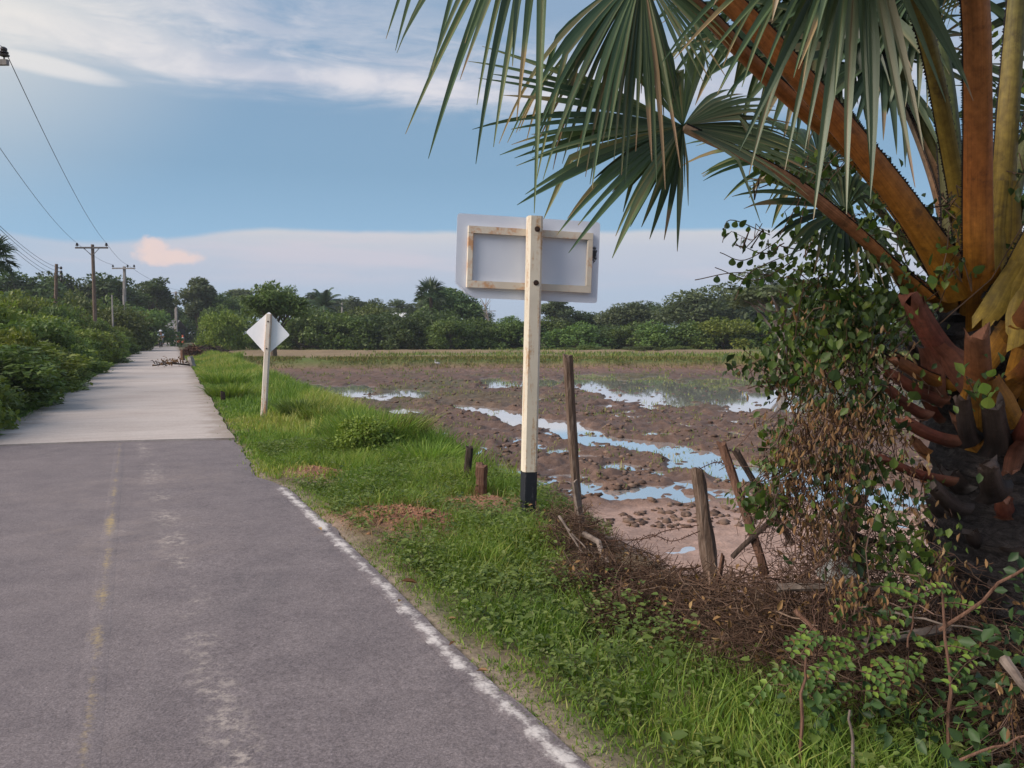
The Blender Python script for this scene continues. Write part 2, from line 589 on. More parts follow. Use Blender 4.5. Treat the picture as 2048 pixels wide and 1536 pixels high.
# water lying in the ploughed field: (photo x, photo y, half width, half height)
PUDDLES = [
    (985, 762, 26, 7), (1015, 768, 40, 6), (985, 775, 20, 4), (1090, 765, 20, 8), (1180, 759, 50, 11), (1220, 772, 64, 13), (1285, 788, 64, 14), (1345, 800, 56, 12), (1240, 792, 40, 8), (1310, 765, 40, 12),
    (1390, 778, 60, 16), (1450, 795, 40, 16), (1510, 800, 60, 19), (1580, 798, 60, 24), (1640, 800, 60, 18), (1460, 765, 90, 8), (1700, 780, 90, 22), (1800, 790, 90, 22),
    (612, 773, 34, 8), (638, 788, 30, 7), (705, 779, 40, 9), (712, 794, 34, 5), (765, 793, 26, 6), (822, 788, 32, 9), (815, 826, 24, 6), (665, 795, 16, 3), (470, 760, 30, 5), (540, 775, 20, 5),
    (1100, 905, 26, 3), (1180, 912, 30, 5), (1240, 935, 50, 7), (1200, 940, 26, 5), (1250, 1000, 60, 9), (1320, 985, 40, 7), (1345, 998, 36, 6), (1130, 948, 32, 5), (1170, 980, 26, 8), (1020, 945, 22, 6), (1060, 880, 26, 3), (1430, 985, 40, 8), (1480, 1010, 26, 7),
    (1130, 800, 20, 2), (1080, 798, 16, 2), (1210, 812, 30, 2), (1280, 822, 24, 2.5), (1150, 880, 18, 2), (1330, 870, 26, 3), (1400, 850, 22, 2), (1080, 830, 14, 2), (850, 860, 16, 3)]
CHANNEL = [(930, 812, 0.40), (985, 825, 0.5), (1040, 838, 0.55), (1090, 852, 0.6), (1140, 862, 0.5), (1200, 878, 0.55), (1270, 890, 0.5), (1340, 902, 0.52), (1420, 918, 0.55), (1500, 940, 0.7), (1590, 965, 0.8), (1700, 990, 0.8)]


def water_mask(x, y):
    wx = x + (fbm(x * 0.9, y * 0.9, 3, 4) - 0.5) * 1.0
    wy = y + (fbm(x * 0.9, y * 0.9, 9, 4) - 0.5) * 1.3
    m = np.full(x.shape, 9.0)
    for px, py, rx, ry in PUDDLES:
        c = gnd(px, py, WATER_Z)
        c2 = gnd(px, py + ry, WATER_Z)
        a = rx * c.y / F_PX
        b = max(abs(c.y - c2.y), 0.05)
        sk = c.x / c.y
        dy = wy - c.y
        dx = wx - c.x - sk * dy
        m = np.minimum(m, np.sqrt((dx / a) ** 2 + (dy / b) ** 2))
    pts = [gnd(p[0], p[1], WATER_Z) for p in CHANNEL]
    for i in range(len(pts) - 1):
        a, b = pts[i], pts[i + 1]
        ex, ey = b.x - a.x, b.y - a.y
        k = np.clip(((wx - a.x) * ex + (wy - a.y) * ey) / (ex * ex + ey * ey), 0, 1)
        dd = np.hypot(wx - a.x - k * ex, wy - a.y - k * ey)
        rr = CHANNEL[i][2] * (1 - k) + CHANNEL[i + 1][2] * k
        m = np.minimum(m, dd / rr)
    return 1 - sstep(m, 0.95, 1.5)


BUND_Y = 47.0


def ground_all(x, y):
    """height and soil colour of the one ground sheet"""
    x = np.asarray(x, float)
    y = np.asarray(y, float)
    rr, rl = road_right(y), road_left(y)
    d = (x - bank_x(y)) * np.where(y > 10, 0.92, 0.9)
    d = d + (fbm(x * 1.3, y * 1.3, 21) - 0.5) * 0.5
    fieldness = sstep(d, -0.15, 0.75)
    by = BUND_Y + (fbm(x * 0.15, y * 0.0 + 3.3, 5) - 0.5) * 3
    far = sstep(y, by - 0.9, by + 0.4)
    # ---- mud field
    wm = water_mask(x, y)
    cl = fbm(x * 2.3, y * 2.3, 31, 5, 0.6)
    cl2 = np.abs(fbm(x * 5.5, y * 5.5, 41, 3) - 0.5) * 2
    row = np.sin((x * 0.9 + y * 0.42) * 4.2 + 2 * fbm(x * .5, y * .5, 51))
    nearpan = sstep(y + 1.6 * (fbm(x, y, 55) - .5), 10.3, 8.9) * sstep(x, 0.3, 1.0)       # smooth pale wet mud next to the bank
    wetz = sstep(fbm(x * 0.22, y * 0.15, 37, 3), 0.42, 0.58)
    rough = (cl - 0.45) * (0.13 + 0.06 * wetz) - 0.026 * wetz + cl2 * 0.05 + row * 0.02 + (fbm(x * 5.5, y * 5.5, 47, 3, 0.7) - 0.5) * 0.16
    mud = FIELD_Z + rough * (1 - 0.85 * nearpan) + 0.004
    wet = WATER_Z - 0.065 + (cl - 0.45) * 0.18 + (fbm(x * 5.5, y * 5.5, 47, 3, 0.7) - 0.5) * 0.20
    fz = mud * (1 - wm) + wet * wm
    fz = fz * (1 - nearpan) + nearpan * (WATER_Z + 0.012 + (cl - 0.5) * 0.05)
    # bund and second, drier field behind it
    bund = np.exp(-((y - by - 1.0) / 1.1) ** 2) * 0.30
    dry = -0.22 + (fbm(x * 1.2, y * 1.2, 61) - 0.5) * 0.10 + bund
    b2 = np.exp(-((y - 74 - (fbm(x * .1, 0 * y, 8) - .5) * 5) / 1.5) ** 2) * 0.25
    dry = dry + b2
    dry = np.where(y > 78, dry * (1 - sstep(y, 78, 95)) + 0.0 * y, dry)
    fz = fz * (1 - far) + dry * far
    # ---- verge
    vz = -0.03 - 0.10 * sstep(x - rr, 0.0, 1.2) + (fbm(x * 2, y * 2, 71) - 0.5) * 0.07 * sstep(x - rr, 0.05, 0.5)
    # loose soil heaps
    heaps = 0
    for px, py, r, h in ((815, 1042, 0.50, 0.15), (640, 945, 0.42, 0.09), (960, 1000, 0.45, 0.07), (1180, 700, 0, 0)):
        if r:
            c = gnd(px, py, -0.08)
            q = np.exp(-(((x - c.x) / r) ** 2 + ((y - c.y) / (r * 0.8)) ** 2))
            heaps = heaps + q * h * (0.7 + 0.6 * fbm(x * 9, y * 9, 81, 4))
    vz = vz + heaps
    dl = rl - x
    lz = -0.03 - 0.25 * sstep(dl, 0.2, 2.5) + (fbm(x * .7, y * .7, 91) - 0.5) * 0.1 * sstep(dl, 0.1, 0.8)
    onroad = (x > rl) & (x < rr)
    z = np.where(x > rr, vz * (1 - fieldness) + fz * fieldness, np.where(onroad, -0.05, lz))
    z = np.where(y > 300, 0.0, z)
    # ---- colours of the soils
    def C(a):
        return np.array(a)[None, :] * np.ones((x.size, 1))
    X = lambda m: np.clip(np.asarray(m, float).ravel()[:, None], 0, 1)
    n1 = fbm(x * 0.8, y * 0.8, 101, 4)
    col = C((0.17, 0.135, 0.085))                                    # verge earth
    col = col * (1 - X(sstep(n1, 0.45, 0.7))) + C((0.10, 0.105, 0.045)) * X(sstep(n1, 0.45, 0.7))
    sandm = 0.8 * sstep(x - rr + (fbm(x * 3, y * 3, 66) - .5) * .4, 0.20, 0.02) * (x > rr) * (y < 13)
    col = col * (1 - X(sandm)) + C((0.27, 0.22, 0.175)) * X(sandm)
    col = col * (1 - X(heaps * 12)) + C((0.29, 0.14, 0.09)) * X(heaps * 12)
    mudc = C((0.135, 0.088, 0.068)) * (0.75 + 0.5 * fbm(x * 3, y * 3, 111).ravel()[:, None])
    green = sstep(fbm(x * 0.35, y * 0.35, 121, 4), 0.46, 0.62) * sstep(y, 18, 32)
    mudc = mudc * (1 - 0.7 * X(green)) + C((0.10, 0.10, 0.05)) * 0.7 * X(green)
    mudc = mudc * (1 - X(nearpan)) + C((0.47, 0.32, 0.255)) * X(nearpan)
    nearb = sstep(y, 13, 9.5) * (1 - nearpan) * 0.6
    mudc = mudc * (1 - X(nearb)) + C((0.22, 0.14, 0.105)) * X(nearb)
    band = sstep(y, 40, 45) * 0.7
    mudc = mudc * (1 - X(band)) + C((0.20, 0.125, 0.095)) * X(band)
    dryc = C((0.22, 0.165, 0.10)) * (0.8 + 0.4 * n1.ravel()[:, None])
    dg = sstep(fbm(x * 0.12, y * 0.25, 131, 4), 0.5, 0.62)
    dryc = dryc * (1 - X(dg)) + C((0.11, 0.14, 0.045)) * X(dg)
    bm = sstep(bund, 0.02, 0.16)
    dryc = dryc * (1 - X(bm)) + C((0.10, 0.135, 0.04)) * X(bm)
    fc = mudc * (1 - X(far)) + dryc * X(far)
    slope = fieldness * (1 - fieldness) * 4
    col = col * (1 - X(fieldness)) + fc * X(fieldness)
    col = col * (1 - 0.6 * X(slope)) + C((0.15, 0.10, 0.07)) * 0.6 * X(slope)
    leftm = (x < rl) * 1.0
    col = col * (1 - X(leftm)) + C((0.10, 0.095, 0.05)) * X(leftm)
    wood = sstep(y, 84, 96)
    col = col * (1 - X(wood)) + C((0.09, 0.095, 0.045)) * X(wood)
    return z, col, fieldness * (1 - far)


def gz(x, y):
    return float(ground_all(np.array([x]), np.array([y]))[0][0])


def grow(a, b, s0, k):
    """ticks from a to b whose spacing is s0 + k * |distance from a|"""
    out = [a]
    sg = 1 if b > a else -1
    while (b - out[-1]) * sg > 0:
        out.append(out[-1] + sg * (s0 + k * abs(out[-1] - a)))
    return out


def build_ground():
    ys = sorted(set([-190, -100, -40, -15, -6, -2, 0, 1.0, 1.8] + grow(2.2, 58, 0.022, 0.0057) + grow(59, 130, 0.8, 0.03) + grow(131, 880, 8, 0.15)))
    xs = sorted(set(grow(0.2, 11, 0.048, 0.0065) + grow(11.2, 60, 0.14, 0.03) + grow(62, 680, 3, 0.2) + grow(0.16, -10, 0.055, 0.012) + grow(-10.2, -50, 0.17, 0.02) + grow(-52, -680, 3, 0.2)))
    X, Y = np.meshgrid(np.array(xs), np.array(ys))
    z, col, fm = ground_all(X.ravel(), Y.ravel())
    V = np.stack([X.ravel(), Y.ravel(), z], 1)
    nx, ny = len(xs), len(ys)
    i = np.arange(nx * ny).reshape(ny, nx)
    Fq = np.stack([i[:-1, :-1].ravel(), i[:-1, 1:].ravel(), i[1:, 1:].ravel(), i[1:, :-1].ravel()], 1)

    def fn(t, tc):
        a = attr(t, 'soil').outputs['Color']
        p = tc.outputs['Object']
        n = t.noise(p, 7, 6, 0.65)
        n2 = t.noise(p, 42, 5, 0.65)
        c = t.mix(1.0, a, t.ramp(n, [(0.25, (0.66, 0.64, 0.62, 1)), (0.75, (1.3, 1.3, 1.3, 1))]), 'MULTIPLY')
        c = t.mix(1.0, c, t.ramp(n2, [(0.3, (0.72, 0.70, 0.68, 1)), (0.7, (1.25, 1.25, 1.25, 1))]), 'MULTIPLY')
        sep = t.new('ShaderNodeSeparateXYZ')
        t.l.new(p, sep.inputs[0])
        wet = t.step(sep.outputs[2], -0.40, -0.52)
        c = t.mix(t.math('MULTIPLY', wet, 0.35), c, t.mix(1.0, c, (0.55, 0.52, 0.5, 1), 'MULTIPLY'))
        r = t.math('MULTIPLY_ADD', wet, -0.35, 0.92)
        return (c, r, t.math('ADD', n, t.math('MULTIPLY', n2, 0.5)))
    m = material('soil', fn, 0.9, 0.25, (0.7, 0.03))
    o = link('ground', new_mesh('ground', V, [Fq], m, colors=col, smooth=True))
    tag(o, None, None, kind='structure')
    print('ground', nx, ny, nx * ny)

    # water lying in the field
    def wfn(t, tc):
        return (t.ramp(t.noise(tc.outputs['Object'], 0.6, 4), [(0.3, (0.84, 0.82, 0.80, 1)), (0.7, (0.92, 0.90, 0.88, 1))]), None, t.noise(tc.outputs['Object'], 9, 3))
    wm = material('paddy_water', wfn, 0.025, 0.5, (0.04, 0.003))
    bs = [n for n in wm.node_tree.nodes if n.type == 'BSDF_PRINCIPLED'][0]
    bs.inputs['IOR'].default_value = 1.7
    bs.inputs['Metallic'].default_value = 0.8
    ysw = np.array(grow(7.0, 49, 0.5, 0.02))
    L = bank_x(ysw) + 0.05
    V, F_ = [], []
    for k, (yy, l) in enumerate(zip(ysw, L)):
        V += [(l, yy, WATER_Z), (70, yy, WATER_Z)]
        if k:
            F_.append([2 * k - 2, 2 * k - 1, 2 * k + 1, 2 * k])
    w = link('paddy_water', new_mesh('paddy_water', V, F_, wm))
    tag(w, None, None, kind='structure')


build_ground()

# ------------------------------------------------------------------ roads and painted lines


def asphalt_color(t, p):
    n0 = t.noise(p, 0.55, 5, 0.6)
    n1 = t.noise(p, 3.2, 5, 0.6)
    n2 = t.noise(p, 95, 3, 0.75)
    n3 = t.noise(p, 28, 4, 0.7)
    c = t.ramp(n0, [(0.3, (0.135, 0.117, 0.122, 1)), (0.52, (0.165, 0.142, 0.146, 1)), (0.72, (0.205, 0.176, 0.172, 1))])
    c = t.mix(0.55, c, t.ramp(n1, [(0.3, (0.125, 0.108, 0.113, 1)), (0.7, (0.215, 0.186, 0.185, 1))]))
    c = t.mix(1.0, c, t.ramp(n2, [(0.30, (0.52, 0.51, 0.52, 1)), (0.55, (1.02, 1.02, 1.02, 1)), (0.75, (1.6, 1.58, 1.56, 1))]), 'MULTIPLY')
    c = t.mix(1.0, c, t.ramp(n3, [(0.3, (0.80, 0.79, 0.79, 1)), (0.7, (1.2, 1.2, 1.2, 1))]), 'MULTIPLY')
    # pale worn streak where gravel shows along the wheel track
    sep = t.new('ShaderNodeSeparateXYZ')
    t.l.new(p, sep.inputs[0])
    a, b = gnd(470, 1500), gnd(345, 1080)
    sl = (b.x - a.x) / (b.y - a.y)
    off = t.math('SUBTRACT', sep.outputs[0], t.math('MULTIPLY_ADD', sep.outputs[1], sl, a.x - sl * a.y))
    off = t.math('ABSOLUTE', t.math('ADD', off, t.math('MULTIPLY_ADD', n1, 0.22, -0.11)))
    track = t.math('MULTIPLY', t.step(off, 0.17, 0.02), t.step(t.noise(p, 2.1, 4, 0.6), 0.42, 0.62))
    track = t.math('MULTIPLY', track, t.step(t.noise(p, 15, 6, 0.75), 0.44, 0.62))
    c = t.mix(t.math('MULTIPLY', track, 0.75), c, (0.40, 0.35, 0.31, 1))
    spots = t.step(t.noise(p, 1.35, 5, 0.7), 0.64, 0.74)
    spots = t.math('MULTIPLY', spots, t.step(n3, 0.4, 0.6))
    c = t.mix(t.math('MULTIPLY', spots, 0.55), c, (0.36, 0.32, 0.29, 1))
    dust = t.math('MULTIPLY', t.step(t.noise(p, 0.42, 5, 0.6), 0.50, 0.68), t.step(t.noise(p, 5.5, 5, 0.7), 0.35, 0.65))
    c = t.mix(t.math('MULTIPLY', dust, 0.42), c, (0.27, 0.22, 0.195, 1))
    wob = t.new('ShaderNodeVectorMath', operation='MULTIPLY_ADD')
    t.l.new(t.noise(p, 2.6, 5, 0.7, out=1), wob.inputs[0])
    wob.inputs[1].default_value = (0.8, 0.8, 0.0)
    t.l.new(p, wob.inputs[2])
    cr = t.step(t.voro(wob.outputs[0], 0.62, 'DISTANCE_TO_EDGE'), 0.011, 0.003)
    cr = t.math('MULTIPLY', cr, t.step(t.noise(p, 0.9, 3, 0.6), 0.50, 0.58))
    c = t.mix(t.math('MULTIPLY', cr, 0.18), c, (0.06, 0.055, 0.057, 1))
    stain = t.math('MULTIPLY', t.step(t.noise(t.mapping(p, (1.4, 0.35, 1)), 1.0, 4, 0.6), 0.56, 0.72), 0.35)
    c = t.mix(t.math('MULTIPLY', stain, 0.7), c, (0.085, 0.08, 0.085, 1))
    h = t.math('ADD', t.math('MULTIPLY', n2, 0.6), n3)
    return c, h


def build_roads():
    am = material('asphalt', lambda t, tc: (lambda r: (r[0], None, r[1]))(asphalt_color(t, tc.outputs['Object'])), 0.85, 0.3, (0.55, 0.008))
    ys = grow(-28, 2.4, 0.8, 0) + grow(2.5, SEAM_R.y - 0.02, 0.09, 0.0)
    V, F_ = [], []
    nc = 40
    for k, yy in enumerate(ys):
        r0 = float(np.interp(yy, _ay, _ax))
        r0 += (float(fbm(np.array([yy * 2.3]), np.array([1.7]), 5, 4)[0]) - 0.5) * 0.12 if yy > 2 else 0
        l0 = r0 - 4.3
        for j in range(nc + 1):
            u = j / nc
            xx = l0 + (r0 - l0) * u
            zz = -0.02 * (abs(u - 0.5) * 2) ** 2
            if j in (0, nc):
                zz -= 0.0
            V.append((xx, yy, zz))
        if k:
            b = (k - 1) * (nc + 1)
            F_ += [[b + j, b + j + 1, b + nc + 2 + j, b + nc + 1 + j] for j in range(nc)]
    # the last rows run along the slanting seam with the concrete
    n0 = len(V)
    for j in range(nc + 1):
        u = j / nc
        e = SEAM_L.lerp(SEAM_R, u)
        lx = float(np.interp(ys[-1], _ay, _ax)) - 4.3
        V.append((lx + (SEAM_R.x - lx) * u, max(e.y, ys[-1] + 0.01) + 0.02 * math.sin(u * 31) * 0.6, -0.02 * (abs(u - 0.5) * 2) ** 2))
    b = n0 - (nc + 1)
    F_ += [[b + j, b + j + 1, n0 + j + 1, n0 + j] for j in range(nc)]
    # skirts: give the slab its thickness
    nr = n0 // (nc + 1)
    n1 = len(V)
    for k in range(nr + 1):
        v = V[k * (nc + 1) + nc]
        V.append((v[0] + 0.02, v[1], -0.12))
        if k:
            F_.append([(k - 1) * (nc + 1) + nc, n1 + k - 1, n1 + k, k * (nc + 1) + nc])
    tag(link('asphalt_road', new_mesh('asphalt_road', V, F_, am, smooth=False)), None, None, kind='structure')

    # worn paint: the paint only survives in patches, the rest of the strip is bare asphalt
    def paint(name, colr, lo, hi, sc):
        def fn(t, tc):
            p = tc.outputs['Object']
            c, h = asphalt_color(t, p)
            w = t.math('ADD', t.noise(p, sc, 5, 0.7), t.math('MULTIPLY_ADD', t.noise(p, 1.3, 3, 0.5), 0.5, -0.25))
            v = attr(t).outputs['Fac']                      # paint lost towards the strip's edges
            w = t.math('ADD', w, t.math('MULTIPLY_ADD', v, 0.25, -0.2))
            vo = t.voro(p, 17, 'DISTANCE_TO_EDGE')
            w = t.math('MULTIPLY', w, t.math('MULTIPLY_ADD', t.step(vo, 0.0, 0.15), 0.14, 0.86))
            w = t.math('ADD', w, t.math('MULTIPLY_ADD', t.noise(p, 60, 3, 0.7), 0.3, -0.15))
            return (t.mix(t.step(w, lo, hi), c, colr), None, h)
        return material(name, fn, 0.8, 0.3, (0.4, 0.006))
    wp = paint('white_paint', (0.54, 0.505, 0.48, 1), 0.30, 0.62, 8)
    yp = paint('yellow_paint', (0.34, 0.26, 0.13, 1), 0.42, 0.80, 3)
    mud_p = None

    def strip(name, fx, y0, y1, w, mat, zoff):
        V, F_, A = [], [], []
        ys = grow(y0, y1, 0.05, 0)
        for k, yy in enumerate(ys):
            xc = fx(yy)
            r0 = float(np.interp(yy, _ay, _ax))
            for j, u in enumerate((-1, -0.5, 0, 0.5, 1)):
                xx = xc + u * w / 2
                q = (xx - (r0 - 4.3)) / 4.3
                V.append((xx, yy, -0.02 * (abs(q - 0.5) * 2) ** 2 + zoff * (1 - 0.78 * u * u)))
                A.append(1 - abs(u))
            if k:
                b = (k - 1) * 5
                F_ += [[b + j, b + j + 1, b + 6 + j, b + 5 + j] for j in range(4)]
        tag(link(name, new_mesh(name, V, F_, mat, var=A)), None, None, kind='structure')
    e0, e1 = gnd(1180, 1536), gnd(572, 972)
    strip('edge_line', lambda yy: float(np.interp(yy, _ay, _ax)) - 0.065, -6, e1.y, 0.13, wp, 0.0045)
    c0, c1 = gnd(178, 1420), gnd(240, 890)
    k = (c1.x - c0.x) / (c1.y - c0.y)
    strip('centre_line', lambda yy: c0.x + k * (yy - c0.y), -6, c1.y + 0.1, 0.13, yp, 0.0028)

    # concrete road: cast slabs with joints between them
    def cfn(t, tc):
        p = tc.outputs['Object']
        sc = t.mapping(p, (1, 1, 1), rot=(0, 0, -0.40))
        n = t.noise(p, 0.5, 5, 0.6)
        n2 = t.noise(p, 30, 4, 0.7)
        br = t.noise(t.mapping(sc, (0.5, 9, 1)), 1.0, 5, 0.6)
        c = t.ramp(n, [(0.3, (0.34, 0.29, 0.26, 1)), (0.7, (0.48, 0.43, 0.395, 1))])
        c = t.mix(0.35, c, t.ramp(br, [(0.35, (0.30, 0.255, 0.23, 1)), (0.65, (0.50, 0.45, 0.415, 1))]))
        c = t.mix(1.0, c, t.ramp(n2, [(0.3, (0.86, 0.86, 0.86, 1)), (0.7, (1.12, 1.12, 1.12, 1))]), 'MULTIPLY')
        ed = t.math('ADD', attr(t).outputs['Fac'], t.math('MULTIPLY_ADD', t.noise(p, 1.6, 5, 0.7), 0.7, -0.35))
        c = t.mix(t.math('MULTIPLY', t.step(ed, 0.72, 1.02), 0.7), c, (0.20, 0.155, 0.115, 1))
        st = t.step(t.noise(t.mapping(sc, (0.22, 1.7, 1), (3, 1, 0)), 1.0, 6, 0.7), 0.55, 0.75)
        c = t.mix(t.math('MULTIPLY', st, 0.5), c, (0.25, 0.19, 0.155, 1))
        return (c, None, n2)
    cm = material('road_concrete', cfn, 0.85, 0.3, (0.3, 0.006))
    root = link('concrete_road', None)
    tag(root, None, None, kind='structure')
    jm = plain('joint_tar', (0.07, 0.055, 0.05), 0.8)
    base_v, base_f = [], []
    sy = SEAM_R.y
    slope = (SEAM_L.y - SEAM_R.y) / (SEAM_R.x - SEAM_L.x) * 1.0
    ybreaks = [sy]
    while ybreaks[-1] < 175:
        ybreaks.append(ybreaks[-1] + (4.6 if ybreaks[-1] < 90 else 9.0))
    skew0 = (SEAM_L.y - SEAM_R.y)
    for k in range(len(ybreaks) - 1):
        a, b = ybreaks[k], ybreaks[k + 1]
        g = 0.02 if k else 0.0
        nn = 8
        V, F_, A = [], [], []
        for i in range(nn + 1):
            for j in range(5):
                u = j / 4
                yr = a + g + (b - g - a - g) * i / nn
                sk = skew0 * (1 - u) if k == 0 and i == 0 else (CON_W * 0.40 * (1 - u) * -0.0)
                yy = yr + (skew0 * (1 - u) * max(0, 1 - i / nn) if k == 0 else 0)
                jit = (random.random() - 0.5) * 0.10
                r_, l_ = float(con_right(yy)), float(con_left(yy))
                xx = l_ + (r_ - l_) * u + (jit if j in (0, 4) else 0)
                V.append((xx, yy, 0.012 + 0.012 * (1 - (2 * u - 1) ** 2)))
                A.append(abs(2 * u - 1))
        for i in range(nn):
            F_ += [[i * 5 + j, i * 5 + j + 1, i * 5 + 6 + j, i * 5 + 5 + j] for j in range(4)]
        n1 = len(V)
        ring = [j for j in range(5)] + [i * 5 + 4 for i in range(1, nn + 1)] + [nn * 5 + j for j in range(3, -1, -1)] + [i * 5 for i in range(nn - 1, 0, -1)]
        V += [(V[q][0], V[q][1], -0.16) for q in ring]
        A += [1] * len(ring)
        m_ = len(ring)
        F_ += [[ring[q], n1 + q, n1 + (q + 1) % m_, ring[(q + 1) % m_]] for q in range(m_)]
        link('slab', new_mesh('slab', V, F_, cm, var=A), root)
    # dark joint filler lies under the slabs
    V, F_ = [], []
    for k, yy in enumerate(grow(sy + 0.3, 176, 2, 0.02)):
        V += [(float(con_left(yy)) + 0.03, yy, -0.02), (float(con_right(yy)) - 0.03, yy, -0.02)]
        if k:
            F_.append([2 * k - 2, 2 * k - 1, 2 * k + 1, 2 * k])
    link('joint_filler', new_mesh('joint_filler', V, F_, jm), root)


build_roads()

# ------------------------------------------------------------------ leaves, trees, grass


def unit(a):
    return a / np.maximum(np.linalg.norm(a, axis=1, keepdims=True), 1e-9)


def leaf_cards(C, D, N, L, W, var, fold=0.15):
    """pointed leaves: centre C, along D, facing N; returns V, F, var"""
    n = len(C)
    D = unit(D)
    S = unit(np.cross(N, D))
    Nn = np.cross(D, S)
    L = np.broadcast_to(L, (n,))[:, None]
    W = np.broadcast_to(W, (n,))[:, None]
    V = np.empty((n, 6, 3), np.float32)
    V[:, 0] = C - D * L * 0.5
    V[:, 1] = C - D * L * 0.12 + S * W * 0.5 + Nn * W * fold
    V[:, 2] = C + D * L * 0.5 - Nn * L * 0.12
    V[:, 3] = C - D * L * 0.12 - S * W * 0.5 + Nn * W * fold
    V[:, 4] = C + D * L * 0.22 + S * W * 0.36 + Nn * W * fold * 0.6
    V[:, 5] = C + D * L * 0.22 - S * W * 0.36 + Nn * W * fold * 0.6
    i = np.arange(n)[:, None] * 6
    F_ = np.concatenate([i + np.array([[0, 3, 5, 2]]), i + np.array([[0, 2, 4, 1]])])
    return V.reshape(-1, 3), F_, np.repeat(var, 6)


def rhomb_cards(C, D, N, L, W, var):
    n = len(C)
    D = unit(D)
    S = unit(np.cross(N, D))
    L = np.broadcast_to(L, (n,))[:, None]
    W = np.broadcast_to(W, (n,))[:, None]
    V = np.empty((n, 4, 3), np.float32)
    V[:, 0] = C - D * L * 0.5
    V[:, 1] = C + S * W * 0.5
    V[:, 2] = C + D * L * 0.5
    V[:, 3] = C - S * W * 0.5
    i = np.arange(n)[:, None] * 4
    return V.reshape(-1, 3), i + np.array([[0, 1, 2, 3]]), np.repeat(var, 4)


def rand_dirs(rs, n):
    v = rs.normal(size=(n, 3))
    return unit(v)


def crown_points(rs, blobs, n):
    """points and outward directions on the shells of ellipsoid clumps (cx,cy,cz,rx,ry,rz)"""
    blobs = np.array(blobs, float)
    wt = (blobs[:, 3] * blobs[:, 4] * blobs[:, 5]) ** (2 / 3)
    k = rs.choice(len(blobs), n, p=wt / wt.sum())
    d = rand_dirs(rs, n)
    r = 1 - np.abs(rs.normal(0, 0.28, n))
    r = np.clip(r + rs.uniform(-0.05, 0.16, n), 0.1, 1.2)
    p = blobs[k, :3] + d * blobs[k, 3:] * r[:, None]
    return p, d, k


def clumps(rs, base, n, size, squash=0.75, shell=0.72):
    """n sub-clumps spread over ellipsoid base (cx,cy,cz,rx,ry,rz)"""
    out = []
    for i in range(n):
        d = rand_dirs(rs, 1)[0]
        if d[2] < -0.5:
            d[2] *= -0.4
        q = np.array(base[:3]) + d * np.array(base[3:]) * (shell + rs.uniform(-0.22, 0.16))
        s = size * rs.uniform(0.6, 1.25)
        out.append((q[0], q[1], q[2], s, s, s * squash))
    return out


def make_tree_meshes(seed, H, Wd, trunk_h, nclump, csize, nleaf, lsize, shape='round', trunk_r=0.14, droop=0.0, aspect=0.55):
    rs = np.random.RandomState(seed)
    cz = trunk_h + (H - trunk_h) * 0.5
    base = (0, 0, cz, Wd / 2 - csize * .6, Wd / 2 - csize * .6, (H - trunk_h) / 2 - csize * 0.4)
    bl = clumps(rs, base, nclump, csize)
    if shape == 'round':
        bl += clumps(rs, (0, 0, cz, base[3] * .5, base[4] * .5, base[5] * .5), nclump // 3, csize * 1.2)
    elif shape == 'tall':
        bl = [(b[0] * (1.15 - 0.55 * (b[2] - trunk_h) / (H - trunk_h)), b[1] * (1.15 - 0.55 * (b[2] - trunk_h) / (H - trunk_h)), b[2], b[3], b[4], b[5]) for b in bl]
    elif shape == 'bush':
        for i in range(nclump):
            a = rs.uniform(0, 6.28)
            rr = Wd / 2 * rs.uniform(0.5, 0.92)
            bl.append((rr * math.cos(a), rr * math.sin(a), rs.uniform(0.08, 0.45) * H, csize * .8, csize * .8, csize * .7))
    p, d, k = crown_points(rs, bl, nleaf)
    keep = p[:, 2] > 0.03
    p, d, k = p[keep], d[keep], k[keep]
    n = len(p)
    bv = rs.uniform(-0.22, 0.22, len(bl))
    var = np.clip(0.45 + bv[k] + rs.normal(0, 0.17, n), 0, 1)
    D = d * 0.7 + rand_dirs(rs, n) * 0.8 + np.array([0, 0, -droop])
    N = d * 0.6 + np.array([0, 0, 0.7]) + rand_dirs(rs, n) * 0.7
    L = lsize * rs.uniform(0.65, 1.35, n)
    V, F_, A = rhomb_cards(p, D, N, L, L * aspect, var)
    crown = new_mesh('crown', V, [F_], M['leaf_mid'], var=A)
    mb = MB()
    top = Vector((rs.uniform(-.15, .15) * Wd * 0.3, rs.uniform(-.1, .1) * Wd * 0.3, trunk_h + (H - trunk_h) * 0.55))
    mb.tube([(0, 0, -0.15), (top.x * 0.2, top.y * 0.2, trunk_h * 0.6), (top.x * .5, top.y * .5, trunk_h + (H - trunk_h) * .2), top], [trunk_r * 1.25, trunk_r, trunk_r * 0.75, trunk_r * 0.25], 7)
    order = rs.permutation(len(bl))[:min(14, len(bl))]
    for q in order:
        b = bl[q]
        e = Vector(b[:3])
        s0 = Vector((top.x * .35, top.y * .35, max(min(trunk_h * rs.uniform(0.75, 1.3), e.z * 0.8), 0.1)))
        mid = s0.lerp(e, 0.5) + Vector((0, 0, (e.z - s0.z) * 0.12))
        mb.tube([s0, mid, e], [trunk_r * 0.5, trunk_r * 0.3, trunk_r * 0.08], 5, cap=False)
    trunk = mb.mesh('trunk', M['bark'], True)
    hz, wd = float(np.percentile(V[:, 2], 99.7)), 2 * float(np.percentile(np.abs(V[:, 0]), 97.5))
    return dict(H=hz, W=wd, crown=crown, trunk=trunk)


